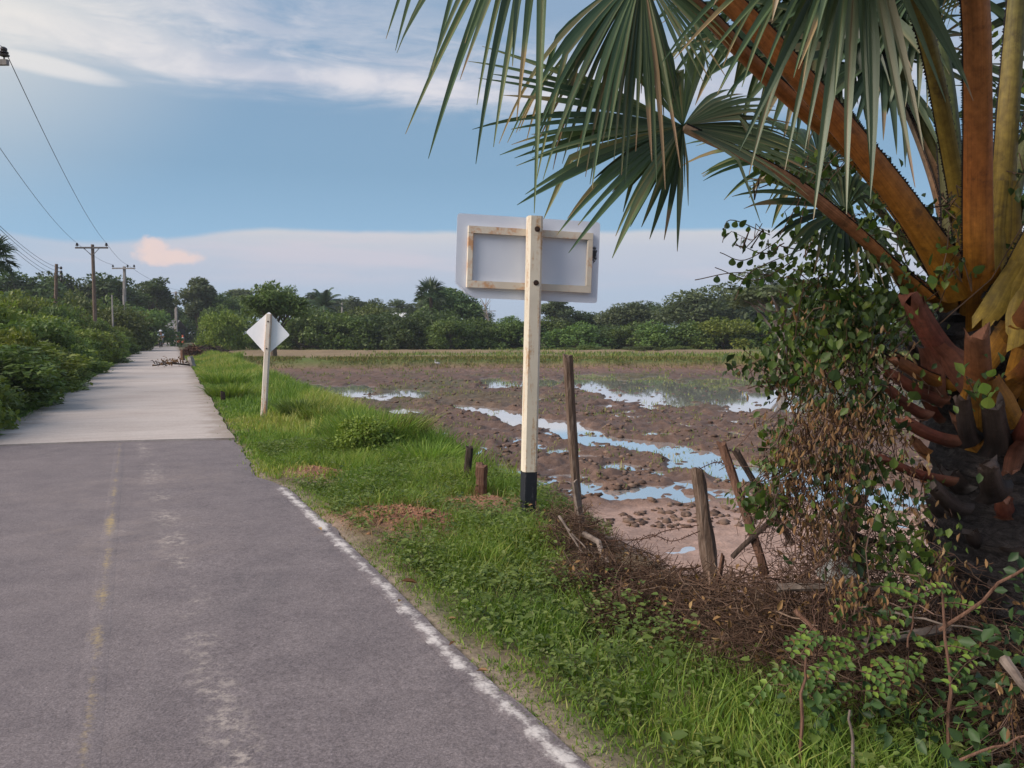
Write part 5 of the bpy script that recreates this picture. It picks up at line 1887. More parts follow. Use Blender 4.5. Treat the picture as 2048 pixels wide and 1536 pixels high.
def stalk(pts, w0, w1, up, mat, name='frond', parent=palm, flare=1.55, thorns=True, ragged=0.0, flaps=False, vmul=1.0, rot_seed=0):
    L = curve([rel(p) for p in pts], 8)
    N = len(L) - 1
    V, F_, A, AR = [], [], [], []
    TE = {-1: ([], []), 1: ([], [])}
    rs = random.Random(rot_seed)
    up = Vector(up)
    m = len(SECT)
    for i, p in enumerate(L):
        t = i / N
        d = (L[min(i + 1, N)] - L[max(i - 1, 0)]).normalized()
        s = d.cross(up).normalized()
        u = s.cross(d)
        w = w0 + (w1 - w0) * t
        w *= 1 + (flare - 1) * max(0, 1 - t / 0.22) ** 1.6
        th = (w0 + (w1 - w0) * t) * 0.62
        for (a, b) in SECT:
            j = Vector((0, 0, 0))
            if ragged and i in (N, N - 1):
                j = d * rs.uniform(-ragged, ragged * .5) + s * rs.uniform(-.008, .008)
            V.append(p + s * a * w * 0.5 + u * b * th + j)
            A.append(min(1, t * vmul))
            AR.append(len(AR) % m / m + rs.random() * 0.004)
        if i:
            F_ += [[(i - 1) * m + k, (i - 1) * m + (k + 1) % m, i * m + (k + 1) % m, i * m + k] for k in range(m)]
        if thorns and i < N:
            for sg in (-1, 1):
                TV, TF = TE[sg]
                p2 = L[i + 1]
                e0 = p + s * sg * w * 0.5 + u * 0.16 * th
                ee = p2 + s * sg * w * 0.5 + u * 0.16 * th
                k = 5
                for q in range(k):
                    x0, x1 = e0.lerp(ee, q / k), e0.lerp(ee, (q + 1) / k)
                    b = len(TV)
                    h = 0.008 * rs.uniform(0.5, 1.4)
                    tip = x0.lerp(x1, 0.5 + rs.uniform(-.3, .3)) + s * sg * h + u * 0.003
                    TV += [x0 - s * sg * 0.006 - u * .004, x1 - s * sg * 0.006 - u * .004, x1 + s * sg * 0.002, x0 + s * sg * 0.002, tip, x0 - s * sg * 0.006 + u * .006, x1 - s * sg * 0.006 + u * .006]
                    TF += [[b, b + 1, b + 2, b + 3], [b + 3, b + 2, b + 4], [b + 3, b + 2, b + 6, b + 5]]
    F_.append(list(range(m - 1, -1, -1)))
    F_.append([N * m + k for k in range(m)])
    if flaps:
        k0 = min(6, N - 2)
        for sg, ln in ((-1, flaps), (1, flaps * rs.uniform(0.6, 0.9))):
            b = len(V)
            q = 8
            for i in range(q + 1):
                t = i / q
                if t <= 0.5:
                    j_ = k0 * (1 - t / 0.5)
                    c0 = L[int(j_)].lerp(L[min(int(j_) + 1, N)], j_ - int(j_))
                    d = (L[min(int(j_) + 1, N)] - L[int(j_)]).normalized()
                else:
                    d = (L[1] - L[0]).normalized()
                    c0 = L[0] - (L[3] - L[1]).normalized() * ln * (t - 0.5) * 2 - (L[3] - L[1]).cross(up).normalized().cross((L[3] - L[1]).normalized()) * 0.0
                s = d.cross(up).normalized()
                u = s.cross(d)
                w = w0 * (1 + (flare - 0.6) * t)
                th = w0 * 0.62
                c = c0 + s * sg * w * (0.20 + 0.14 * t) - u * (th * 0.66 + 0.10 * max(0, t - 0.25) * (1 if t > .2 else 0))
                ww = w * 0.30 * (1 - 0.35 * max(0, t - 0.5) * 2)
                for a in (-1, -0.6, -0.2, 0.2, 0.6, 1):
                    V.append(c + s * a * ww + u * 0.018 * a * a + d * ((1 if i == q else 0) * rs.uniform(-0.06, 0.035)))
                    A.append(max(0.0, 0.20 * (1 - t)))
                    AR.append(0.5 + a * 0.2 + sg * 0.25)
                if i:
                    F_ += [[b + (i - 1) * 6 + k, b + (i - 1) * 6 + k + 1, b + i * 6 + k + 1, b + i * 6 + k] for k in range(5)]
    o = link(name, new_mesh(name, V, F_, mat, var=A, smooth=True, around=AR), parent)
    for TV, TF in TE.values():
        if TV:
            link('thorny_edge', new_mesh('thorny_edge', TV, TF, M['thorn']), o)
    return o


def frond(pts, w0, w1, up, mat, axis_to=None, nrm=None, L=1.0, leaf='palm_leaf', droop=0.6, arc=145, seed=1, flaps=0.0, nseg=44, split=0.52, sectors=None, **kw):
    """stalk with its leaf; sectors lists the pleated sheets of a leaf that is folded or torn into several"""
    o = stalk(pts, w0, w1, up, M[mat], flaps=flaps, rot_seed=seed, **{k: v for k, v in kw.items() if k in ('flare', 'vmul')})
    H = rel(pts[-1])
    for i, sc in enumerate(sectors or [(axis_to, nrm, L, arc, nseg, leaf, droop, split)]):
        ax, n_, L_, arc_, ns, lf, dr, sp = sc
        V, F_, A = fan_blade(H, rel(ax) - H, n_, L_, ns, arc_, sp, dr, seed + 100 * i, stations=12, **{k: v for k, v in kw.items() if k in ('fold', 'cup', 'wild', 'back')})
        link('leaf_blade', new_mesh('leaf_blade', V, F_, M[lf], var=A), o)
    return o


def build_palm():
    # trunk
    ax = curve([at(2075, 1480, 3.95), at(2045, 1250, 3.92), at(2030, 1000, 3.9), at(2000, 760, 3.88), at(1975, 590, 3.88)], 12)
    rad = np.interp(np.linspace(0, 1, len(ax)), [0, .12, .45, .75, 1], [0.46, 0.40, 0.375, 0.33, 0.20])
    V, F_ = [], []
    n = 40
    for i, p in enumerate(ax):
        for k in range(n):
            a = 2 * math.pi * k / n
            ring = 0.018 * math.sin(i * 2.1 + 1.5 * math.sin(a * 2)) + 0.05 * (float(fbm(np.array([a * 3.0]), np.array([i * 0.55]), 77, 3)[0]) - 0.5)
            r = rad[i] + ring
            V.append(rel(p) + Vector((math.cos(a) * r, math.sin(a) * r, 0)))
        if i:
            F_ += [[(i - 1) * n + k, (i - 1) * n + (k + 1) % n, i * n + (k + 1) % n, i * n + k] for k in range(n)]
    F_.append([(len(ax) - 1) * n + k for k in range(n)])
    link('trunk', new_mesh('trunk', V, F_, M['palm_trunk'], smooth=True), palm)

    # ---- fronds: (points from foot to the blade's root), widths, ...
    # lowest left frond whose whole fan shows against the sky
    frond([at(1850, 590, 3.72), at(1720, 468, 3.62), at(1560, 345, 3.45), at(1366, 252, 3.3)], 0.092, 0.055, (-0.35, -0.25, 1), 'stalk_tan', seed=3, flare=1.7, cup=-0.04, wild=0.3, back=0.85, sectors=[
        (at(1060, 165, 3.05), (0.05, -0.75, 0.6), 0.90, 26, 10, 'palm_leaf', 0.12, 0.5),
        (at(1085, 330, 3.05), (0.10, -0.80, 0.55), 0.82, 36, 15, 'palm_leaf', 0.22, 0.52),
        (at(1250, 430, 3.15), (0.25, -0.95, 0.15), 0.54, 32, 10, 'palm_leaf', 0.2, 0.5),
        (at(1372, 400, 3.2), (0.6, -0.8, 0.0), 0.33, 9, 3, 'palm_leaf', 0.3, 0.4),
        (at(1335, 110, 3.28), (0.0, -0.75, 0.5), 0.42, 34, 7, 'palm_leaf_pale', 0.1, 0.6),
        (at(1480, 190, 3.4), (0.0, -0.7, 0.7), 0.46, 26, 7, 'palm_leaf_pale', 0.25, 0.55),
        (at(1580, 275, 3.3), (0.0, -0.75, 0.65), 0.62, 38, 16, 'palm_leaf', 0.3, 0.45)])
    # thick orange frond up to the left, its leaf hangs in from above the picture
    frond([at(1925, 585, 3.62), at(1800, 400, 3.45), at(1625, 185, 3.3), at(1420, -30, 3.15), at(1090, -270, 2.95)], 0.128, 0.07, (-0.3, 0.25, 1), 'stalk_orange', seed=5, flare=1.5, cup=-0.05, wild=0.4, back=0.85, sectors=[
        (at(870, -60, 2.85), (-0.2, -0.75, 0.5), 0.98, 36, 9, 'palm_leaf', 0.7, 0.3), (at(990, 40, 2.85), (-0.1, -0.8, 0.4), 1.2, 18, 7, 'palm_leaf', 0.5, 0.35)])
    # its thinner neighbour behind, whose leaf hangs down as a curtain
    frond([at(1900, 560, 3.95), at(1740, 345, 3.9), at(1600, 215, 3.75), at(1490, 112, 3.6), at(1400, 20, 3.4), at(1285, -55, 3.2)], 0.095, 0.055, (-0.3, 0.1, 1), 'stalk_orange', seed=8, cup=-0.15, wild=0.32, back=0.9, sectors=[
        (at(1180, 160, 3.05), (-0.45, -0.85, 0.15), 0.90, 33, 22, 'palm_leaf', 0.75, 0.50), (at(1110, 100, 3.0), (-0.3, -0.85, 0.4), 0.95, 26, 13, 'palm_leaf', 0.9, 0.45), (at(1325, 120, 3.15), (0.3, -0.9, 0.1), 0.60, 13, 7, 'palm_leaf', 0.25, 0.45), (at(1430, 70, 3.2), (0.2, -0.9, 0.3), 0.55, 24, 11, 'palm_leaf', 0.35, 0.5)])
    # upright orange frond nearest the camera, leaf overhead
    frond([at(1958, 610, 3.72), at(1958, 505, 3.42), at(1957, 380, 3.30), at(1957, 200, 3.15), at(1950, -20, 2.98), at(1900, -330, 2.75)], 0.135, 0.088, (0.0, 1, 0.35), 'stalk_orange', seed=13, flaps=0.26, flare=1.35, cup=0.0, wild=0.4, back=0.85, sectors=[
        (at(1620, -330, 2.5), (0.0, -0.3, 1), 1.0, 60, 16, 'palm_leaf_pale', 1.1, 0.5), (at(2060, -120, 2.6), (0.2, -0.8, 0.4), 0.95, 14, 3, 'palm_leaf_pale', 0.3, 0.4)])
    # pale leaf hanging in front, between the thick and the upright frond
    frond([at(1940, 540, 3.75), at(1900, 300, 3.6), at(1840, 30, 3.3), at(1720, -190, 3.0)], 0.085, 0.055, (-0.2, 0.8, 0.6), 'stalk_olive', seed=17, cup=-0.1, wild=0.55, back=0.9, sectors=[
        (at(1690, 60, 2.85), (-0.1, -0.9, 0.3), 1.2, 24, 10, 'palm_leaf_pale', 0.45, 0.42), (at(1530, -20, 2.8), (-0.2, -0.8, 0.5), 1.05, 26, 11, 'palm_leaf', 0.9, 0.42), (at(1820, 0, 2.95), (0.1, -0.9, 0.3), 0.9, 16, 5, 'palm_leaf_pale', 0.3, 0.45), (at(1600, -250, 2.9), (0, -0.2, 1), 1.0, 40, 9, 'palm_leaf', 1.0, 0.5)])
    # a dark leaf behind it
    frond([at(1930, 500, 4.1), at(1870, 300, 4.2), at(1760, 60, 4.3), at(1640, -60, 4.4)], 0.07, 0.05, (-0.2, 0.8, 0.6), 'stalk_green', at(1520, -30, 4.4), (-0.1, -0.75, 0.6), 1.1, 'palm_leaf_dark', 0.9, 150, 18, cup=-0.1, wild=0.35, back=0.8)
    # olive frond right of the upright one
    frond([at(1998, 560, 3.62), at(2012, 300, 3.6), at(2030, 60, 3.58), at(2060, -260, 3.5)], 0.115, 0.075, (-0.1, 1, 0.3), 'stalk_olive', at(2150, -420, 3.4), (0.2, -0.3, 1), 1.1, 'palm_leaf_dark', 1.0, 140, 19, flaps=0.12)
    # green frond behind, left of the upright one
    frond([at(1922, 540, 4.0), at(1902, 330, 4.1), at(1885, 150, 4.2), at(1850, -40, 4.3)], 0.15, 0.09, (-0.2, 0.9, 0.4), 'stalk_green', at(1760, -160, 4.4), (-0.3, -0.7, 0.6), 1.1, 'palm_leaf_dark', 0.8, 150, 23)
    # pale-topped frond behind
    frond([at(1905, 470, 4.1), at(1872, 350, 4.15), at(1825, 230, 4.25), at(1766, 112, 4.35)], 0.105, 0.065, (0.4, -0.9, 0.5), 'stalk_pale', at(1640, 20, 4.4), (0.3, -0.85, 0.45), 1.0, 'palm_leaf_dark', 0.5, 150, 29, wild=0.3)
    # slim green frond behind the thick orange one
    frond([at(1895, 500, 4.05), at(1790, 365, 4.1), at(1690, 215, 4.2), at(1620, 120, 4.3)], 0.055, 0.035, (-0.2, 0.3, 1), 'stalk_green', at(1500, 30, 4.3), (0.2, -0.8, 0.6), 0.9, 'palm_leaf_dark', 0.7, 140, 31)
    # small low frond at left with dark leaf, wrapped in creeper
    frond([at(1850, 640, 3.7), at(1790, 540, 3.75), at(1690, 425, 3.85)], 0.085, 0.05, (-0.2, 0.2, 1), 'stub_brown', at(1580, 410, 3.75), (0.25, -0.75, 0.6), 0.62, 'palm_leaf_dark', 0.55, 140, 37, wild=0.45, nseg=44)
    frond([at(1880, 560, 4.2), at(1760, 420, 4.4), at(1640, 330, 4.6)], 0.07, 0.045, (-0.2, 0.2, 1), 'stalk_green', at(1500, 300, 4.6), (0.1, -0.6, 0.8), 0.85, 'palm_leaf_dark', 0.6, 145, 41)
    # fronds on the right, cut by the picture's edge
    frond([at(2010, 610, 3.5), at(2065, 490, 3.4), at(2160, 330, 3.25), at(2300, 150, 3.1)], 0.12, 0.08, (0.4, 0.3, 1), 'stalk_olive', at(2450, 80, 3.0), (0.3, -0.3, 1), 1.0, 'palm_leaf', 0.8, 145, 43, flaps=0.12)
    frond([at(2020, 660, 3.55), at(2090, 560, 3.45), at(2200, 460, 3.3), at(2380, 380, 3.1)], 0.13, 0.08, (0.3, 0.2, 1), 'stalk_orange', at(2550, 360, 3.0), (0.3, -0.3, 1), 1.0, 'palm_leaf', 0.8, 145, 47, flaps=0.22)
    frond([at(2000, 480, 4.1), at(2040, 330, 4.2), at(2110, 150, 4.3), at(2200, 0, 4.4)], 0.11, 0.07, (0.3, 0.8, 0.5), 'stalk_green', at(2300, -100, 4.4), (0.3, -0.6, 0.8), 1.1, 'palm_leaf_dark', 0.8, 145, 53)
    # fronds on the far side of the crown
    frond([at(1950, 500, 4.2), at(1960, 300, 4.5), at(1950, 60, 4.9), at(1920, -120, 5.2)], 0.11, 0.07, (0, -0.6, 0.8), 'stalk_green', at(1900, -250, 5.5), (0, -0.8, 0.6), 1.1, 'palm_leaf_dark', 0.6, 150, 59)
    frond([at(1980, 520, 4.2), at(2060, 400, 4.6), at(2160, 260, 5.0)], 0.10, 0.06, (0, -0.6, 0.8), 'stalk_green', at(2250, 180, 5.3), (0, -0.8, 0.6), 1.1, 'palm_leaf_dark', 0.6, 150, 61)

    # ---- cut and broken stalk stubs round the trunk
    def stub(p0, p1, w, mat, up=(0, 0.2, 1), **k):
        a, b = p0, p1
        m = a.lerp(b, 0.5) + Vector((0, 0, -0.015))
        return stalk([a, m, b], w * 0.85, w * 0.6, up, M[mat], 'leaf_stub', flare=1.6, thorns=k.get('thorns', False), ragged=k.get('ragged', 0.05), vmul=1.0, flaps=k.get('flaps', False), rot_seed=int(a.x * 977))
    stub(at(1895, 720, 3.55), at(1818, 592, 3.45), 0.145, 'stub_red', flaps=0.14)
    stub(at(1900, 610, 3.75), at(1752, 505, 3.7), 0.11, 'stub_brown', thorns=True)
    stub(at(1900, 770, 3.6), at(1778, 708, 3.5), 0.105, 'stub_brown', thorns=True)
    stub(at(1880, 800, 3.62), at(1775, 740, 3.55), 0.09, 'stub_red')
    stub(at(1960, 790, 3.5), at(1955, 655, 3.22), 0.15, 'stub_brown', up=(0, 1, 0.4), flaps=0.18)
    stub(at(1850, 830, 3.6), at(1770, 770, 3.55), 0.08, 'stub_red')
    stub(at(1905, 880, 3.55), at(1800, 835, 3.45), 0.10, 'stub_red')
    stub(at(1900, 960, 3.55), at(1755, 912, 3.5), 0.085, 'stub_red')
    stub(at(2040, 760, 3.5), at(2090, 690, 3.25), 0.14, 'stub_brown', up=(0.2, 0.8, 0.5), flaps=0.2)
    stub(at(2030, 660, 3.5), at(2075, 590, 3.3), 0.12, 'stub_brown', up=(0.2, 0.8, 0.5), flaps=0.2)
    stub(at(2000, 890, 3.52), at(1985, 800, 3.3), 0.14, 'stub_dark', up=(0, 1, 0.4))
    stub(at(1940, 880, 3.52), at(1925, 790, 3.32), 0.10, 'stub_dark', up=(0, 1, 0.4))
    stub(at(2040, 880, 3.5), at(2075, 810, 3.25), 0.13, 'stub_red', up=(0, 1, 0.4), flaps=0.1)
    stub(at(1990, 985, 3.52), at(1975, 920, 3.3), 0.13, 'stub_dark', up=(0, 1, 0.4))
    stub(at(1920, 1020, 3.56), at(1860, 965, 3.42), 0.10, 'stub_dark', up=(0, .6, 1))
    stub(at(1920, 1140, 3.6), at(1700, 1062, 3.55), 0.055, 'stub_dark')
    stub(at(1930, 1250, 3.6), at(1722, 1288, 3.3), 0.05, 'stub_dark')
    stub(at(2020, 1095, 3.5), at(2090, 1105, 3.1), 0.07, 'stub_dark')
    rs = random.Random(9)
    for i in range(92):
        z = -0.05 + 1.75 * i / 92
        a = i * 2.399 + 0.5
        k = z / 1.8
        c = ax[min(int((0.15 + 0.8 * k) * (len(ax) - 1)), len(ax) - 1)]
        r = float(np.interp(0.15 + 0.8 * k, np.linspace(0, 1, len(ax)), rad))
        d = Vector((math.cos(a), math.sin(a), 0))
        p0 = Vector((c.x, c.y, c.z)) + d * (r - 0.02)
        ln = rs.uniform(0.09, 0.19) * (0.7 + 0.5 * k)
        p1 = p0 + (d * rs.uniform(0.5, 0.9) + Vector((-d.y * rs.uniform(-.3, .3), d.x * rs.uniform(-.3, .3), rs.uniform(0.5, 0.9)))) * ln
        stub(p0, p1, rs.uniform(0.09, 0.15), rs.choice(['stub_dark', 'stub_dark', 'stub_dark', 'stub_red', 'stub_brown']) if k > 0.45 else 'stub_dark', up=(-d.x, -d.y, 1.0), ragged=0.04)


build_palm()

# ------------------------------------------------------------------ creepers, brush, fence


def jitter_path(rs, a, b, n, amp):
    out = []
    for i in range(n + 1):
        p = a.lerp(b, i / n)
        if 0 < i < n:
            p = p + Vector((rs.gauss(0, amp), rs.gauss(0, amp), rs.gauss(0, amp)))
        out.append(p)
    return out


GREEN = [   # photo x, y, half-size x, y, depth, depth spread, leaves
    (1668, 615, 80, 75, 3.75, 0.25, 379), (1715, 520, 110, 70, 3.8, 0.25, 342), (1760, 620, 80, 80, 3.7, 0.2, 342), (1630, 700, 75, 70, 3.7, 0.2, 262), (1700, 720, 80, 80, 3.7, 0.2, 293),
    (1625, 560, 50, 50, 3.75, 0.2, 90), (1760, 440, 80, 40, 3.9, 0.2, 110), (1640, 470, 70, 40, 3.9, 0.2, 93), (1560, 345, 60, 25, 3.5, 0.1, 45), (1700, 335, 60, 40, 3.9, 0.2, 50),
    (1590, 760, 50, 60, 3.7, 0.2, 127), (1560, 650, 40, 60, 3.7, 0.2, 50), (1525, 745, 60, 40, 3.7, 0.15, 90), (1560, 880, 30, 40, 3.7, 0.15, 50), (1740, 810, 70, 60, 3.6, 0.2, 170),
    (1545, 985, 45, 65, 3.6, 0.15, 127), (1780, 1035, 90, 95, 3.45, 0.2, 201), (1700, 930, 80, 50, 3.5, 0.2, 127), (1840, 1120, 60, 50, 3.35, 0.15, 110), (1720, 1110, 70, 60, 3.45, 0.15, 102), (1660, 1000, 60, 60, 3.5, .2, 102),
    (1500, 1010, 35, 22, 3.6, 0.1, 40), (2035, 440, 45, 110, 3.6, 0.2, 136), (2035, 150, 30, 120, 3.9, 0.2, 90), (1960, 765, 40, 50, 3.2, 0.08, 26), (1900, 470, 35, 30, 3.5, 0.1, 22), (1880, 410, 30, 25, 3.5, .1, 12), (1900, 540, 40, 40, 3.45, 0.1, 26),
    (1510, 500, 60, 30, 3.7, 0.1, 24)]
SPRAYS = [  # small bright compound leaves low in the tangle
    (1590, 1250, 60, 30, 3.2, 0.15, 33), (1660, 1320, 60, 50, 3.1, 0.15, 48), (1740, 1320, 70, 40, 3.05, 0.15, 55), (1850, 1320, 60, 40, 3.0, 0.15, 55), (1810, 1290, 50, 30, 3.05, .12, 22), (1710, 1170, 50, 30, 3.2, .1, 22), (1920, 1300, 35, 40, 2.95, 0.1, 22),
    (1570, 1330, 20, 30, 3.1, .08, 12), (1710, 1380, 20, 30, 3.05, .08, 11), (1880, 1200, 60, 40, 3.0, 0.1, 14)]
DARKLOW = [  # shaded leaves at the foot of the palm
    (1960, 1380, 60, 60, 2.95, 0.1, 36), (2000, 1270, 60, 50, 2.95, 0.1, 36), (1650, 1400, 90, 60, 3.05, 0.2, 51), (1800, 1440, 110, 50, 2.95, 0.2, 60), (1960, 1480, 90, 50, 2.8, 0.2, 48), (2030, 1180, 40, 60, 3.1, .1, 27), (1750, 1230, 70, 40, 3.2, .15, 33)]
DRY = [
    (1650, 850, 85, 55, 3.55, 0.2, 256), (1625, 920, 70, 65, 3.55, 0.2, 207), (1690, 830, 60, 50, 3.6, 0.2, 140), (1600, 990, 60, 65, 3.5, 0.2, 158), (1570, 920, 28, 60, 3.6, .1, 109), (1680, 960, 50, 50, 3.5, 0.2, 153),
    (1650, 1060, 60, 50, 3.45, 0.2, 134), (1700, 1190, 60, 40, 3.2, 0.15, 91), (1760, 870, 60, 50, 3.6, 0.15, 97), (1600, 760, 60, 40, 3.7, .2, 93), (1700, 700, 60, 70, 3.75, .2, 93), (1830, 980, 50, 60, 3.5, .1, 43), (1660, 660, 90, 90, 3.75, .25, 144), (1760, 760, 70, 70, 3.65, .2, 119), (1880, 1150, 60, 60, 3.3, .1, 72), (2020, 1420, 40, 60, 2.8, .1, 43)]


def blob_points(rs, blobs):
    P, K = [], []
    for k, (px, py, rx, ry, Y, sy, n) in enumerate(blobs):
        c = at(px, py, Y)
        a, b = rx * Y / F_PX, ry * Y / F_PX
        q = rs.normal(0, 0.58, (n, 3)) * np.array([a, sy, b])
        P.append(q + np.array(c))
        K.append(np.full(n, k))
    return np.concatenate(P), np.concatenate(K)


def build_creepers():
    rs = np.random.RandomState(21)
    rr = random.Random(21)
    # green creeper
    root = empty('climbing_vine', at(1760, 1200, 3.5))
    tag(root, 'leafy green creeper draped over the low leaf stalks and left side of the big palm', 'vine')
    o0 = np.array(root.location)
    P, K = blob_points(rs, GREEN)
    n = len(P)
    D = rand_dirs(rs, n) * 0.6 + np.array([0, 0, -0.75])
    N = rand_dirs(rs, n) * 0.8 + np.array([-0.3, -0.5, 0.6])
    L = np.clip(0.034 * np.exp(rs.normal(0, 0.33, n)), 0.014, 0.07)
    bv = rs.uniform(-0.2, 0.2, len(GREEN))
    bv[[16, 18, 8]] += 0.18
    v = np.clip(0.45 + bv[K] + rs.normal(0, 0.24, n), 0, 1)
    V, F_, A = leaf_cards(P - o0, D, N, L, L * 0.66, v)
    o = link('foliage', new_mesh('foliage', V, [F_], M['vine_leaf'], var=A), root)
    o['kind'] = 'stuff'
    mb = MB()
    for i in range(150):
        k = rr.randrange(len(GREEN))
        q = P[rr.choice(np.nonzero(K == k)[0].tolist())]
        q2 = P[rr.choice(np.nonzero(K == (k if rr.random() < 0.7 else max(0, k - 1)))[0].tolist())]
        mb.tube([p - Vector(o0) for p in jitter_path(rr, Vector(q), Vector(q2), 5, 0.03)], rr.uniform(0.0015, 0.0035), 4, cap=False, var=rr.random() * .6)
    st = link('stem', new_mesh('stem', mb.v, mb.f, M['dry_stem'], var=mb.a), root)
    st['kind'] = 'stuff'
    # the large leaves one can pick apart
    prof = [(-.5, 0), (-.46, .2), (-.3, .42), (-.05, .46), (.2, .32), (.38, .15), (.5, 0)]
    V = [(0, x, 0.0 if i in (0, 6) else -0.03) for i, (x, y) in enumerate(prof)]
    V = [(0, x, -0.02 * abs(x)) for x, _ in prof] + [(y, x, 0.10 * y) for x, y in prof[1:-1]] + [(-y, x, 0.10 * y) for x, y in prof[1:-1]]
    F_ = [[0, 1, 7]] + [[i, i + 1, 7 + i, 6 + i] for i in range(1, 5)] + [[5, 6, 11]] + [[1, 0, 12]] + [[i + 1, i, 11 + i, 12 + i] for i in range(1, 5)] + [[6, 5, 16]]
    lm = [new_mesh('leaf', V, F_, M['vine_leaf'], var=[q] * 17) for q in (0.2, 0.45, 0.65, 0.95)]
    spots = [(1960, 775, 3.15, 3), (1975, 745, 3.14, 3), (1945, 770, 3.12, 2), (1822, 790, 3.35, 1), (1878, 503, 3.3, 3), (1855, 520, 3.4, 1), (1870, 545, 3.4, 0), (1900, 500, 3.3, 3), (1780, 1155, 3.2, 0), (1745, 1165, 3.2, 0), (1960, 1390, 2.8, 0), (1990, 1350, 2.8, 0), (1935, 1420, 2.8, 0), (1955, 1440, 2.8, 0), (1980, 1300, 2.85, 0)]
    for i in range(150):
        q = P[rr.randrange(n)]
        if rr.random() < .75:
            spots.append((Vector(q), rr.randrange(4)))
    for s in spots:
        p, k = (at(*s[:3]), s[3]) if len(s) == 4 else s
        lf = link('leaf', lm[k], root, Vector(p) - root.location + Vector((0, -0.03, 0)), (rr.uniform(0.3, 1.4), rr.uniform(-.6, .6), rr.uniform(2.2, 4.2)))
        z = rr.uniform(0.04, 0.062)
        lf.scale = (z, z, z)
    # long bare tendrils reaching out over the sky
    tb = MB()
    for a, b, c in [((1560, 480), (1490, 520), (1440, 505)), ((1600, 500), (1500, 545), (1470, 600)), ((1590, 520), (1510, 560), (1430, 535)), ((1600, 560), (1480, 545), (1390, 560)), ((1640, 330), (1600, 400), (1560, 470)), ((1680, 300), (1620, 380), (1600, 450)), ((1720, 300), (1660, 360), (1640, 420)), ((1590, 300), (1620, 380), (1680, 430)), ((1540, 470), (1460, 440), (1445, 485))]:
        pts = curve([at(*a, 3.7), at(*b, 3.65), at(*c, 3.6)], 6)
        tb.tube([p - root.location for p in pts], 0.0022, 4, cap=False, var=0.3)
        for i in range(1, len(pts) - 3, 2):
            lf = link('leaf', lm[rr.randrange(3)], root, pts[i] - root.location + Vector((0, -0.006, -0.018)), (rr.uniform(0.9, 1.5), rr.uniform(-.5, .5), rr.uniform(2.4, 4.0)))
            z = rr.uniform(0.028, 0.045)
            lf.scale = (z, z, z)
    link('tendril', new_mesh('tendril', tb.v, tb.f, M['dry_stem'], var=tb.a), root)

    # bright sprays
    root = empty('creeper_sprays', at(1750, 1450, 3.1))
    tag(root, 'sprays of small bright green leaflets in the dark tangle below the big palm', 'creeper')
    o0 = np.array(root.location)
    Vs = Cloud()
    mb = MB()
    for (px, py, rx, ry, Y, sy, n) in SPRAYS:
        c = at(px, py, Y)
        for q in range(max(3, n // 11)):
            a = c + Vector((rr.gauss(0, .4) * rx * Y / F_PX, rr.gauss(0, sy * .5), rr.gauss(0, .4) * ry * Y / F_PX))
            d = Vector((rr.uniform(-1, 1), rr.uniform(-.5, .2), rr.uniform(-.6, .25))).normalized()
            ln = rr.uniform(0.09, 0.19)
            m = 6
            pts = [a + d * ln * i / m + Vector((0, 0, -0.05 * (i / m) ** 2)) for i in range(m + 1)]
            mb.tube([p - root.location for p in pts], 0.0016, 3, cap=False, var=0.5)
            s = d.cross(Vector((0, -0.5, 1))).normalized()
            C, D, N = [], [], []
            for i in range(1, m + 1):
                for sg in (-1, 1):
                    C.append(pts[i] + s * sg * 0.016)
                    D.append(s * sg + d * 0.5)
                    N.append(Vector((rr.uniform(-.3, .3), -0.6, 0.9)))
            k = len(C)
            L = rs.uniform(0.024, 0.040, k)
            V, F_, A = leaf_cards(np.array(C) - o0, np.array(D), np.array(N), L, L * 0.62, np.clip(rs.normal(0.72, 0.2, k), 0, 1))
            Vs.add(V, F_, A)
    o = link('leaflets', Vs.mesh('leaflets', M['vine_leaf']), root)
    o['kind'] = 'stuff'
    o = link('stem', new_mesh('stem', mb.v, mb.f, M['dry_stem'], var=mb.a), root)
    o['kind'] = 'stuff'

    # leaves at the foot, the palm's shade put into their dark tone
    P, K = blob_points(rs, DARKLOW)
    n = len(P)
    L = rs.uniform(0.03, 0.07, n)
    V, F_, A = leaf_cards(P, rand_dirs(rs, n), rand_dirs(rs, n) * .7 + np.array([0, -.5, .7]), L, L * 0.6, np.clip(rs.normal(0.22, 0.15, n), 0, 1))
    o = link('undergrowth', new_mesh('undergrowth', V, [F_], M['vine_leaf'], var=A))
    tag(o, 'dark leafy undergrowth at the foot of the big palm', 'undergrowth', kind='stuff')

    # dry brown creeper
    root = empty('dry_creeper', at(1640, 1050, 3.55))
    tag(root, 'dead brown creeper hanging in curtains beside the trunk of the big palm', 'vine')
    o0 = np.array(root.location)
    P, K = blob_points(rs, DRY)
    n = len(P)
    D = rand_dirs(rs, n) * 0.45 + np.array([0, 0, -1.0])
    L = rs.uniform(0.018, 0.048, n)
    bv = rs.uniform(-.12, .12, len(DRY))
    V, F_, A = leaf_cards(P - o0, D, rand_dirs(rs, n), L, L * 0.34, np.clip(0.48 + bv[K] + rs.normal(0, 0.22, n), 0, 1), fold=0.4)
    o = link('foliage', new_mesh('foliage', V, [F_], M['dry_leaf'], var=A), root)
    o['kind'] = 'stuff'
    mb = MB()
    for i in range(700):
        q = Vector(P[rr.randrange(n)])
        e = q + Vector((rr.gauss(0, .10), rr.gauss(0, .06), -abs(rr.gauss(0.08, .16))))
        mb.tube([p - root.location for p in jitter_path(rr, q, e, 4, 0.014)], rr.uniform(0.001, 0.0026), 3, cap=False, var=rr.random())
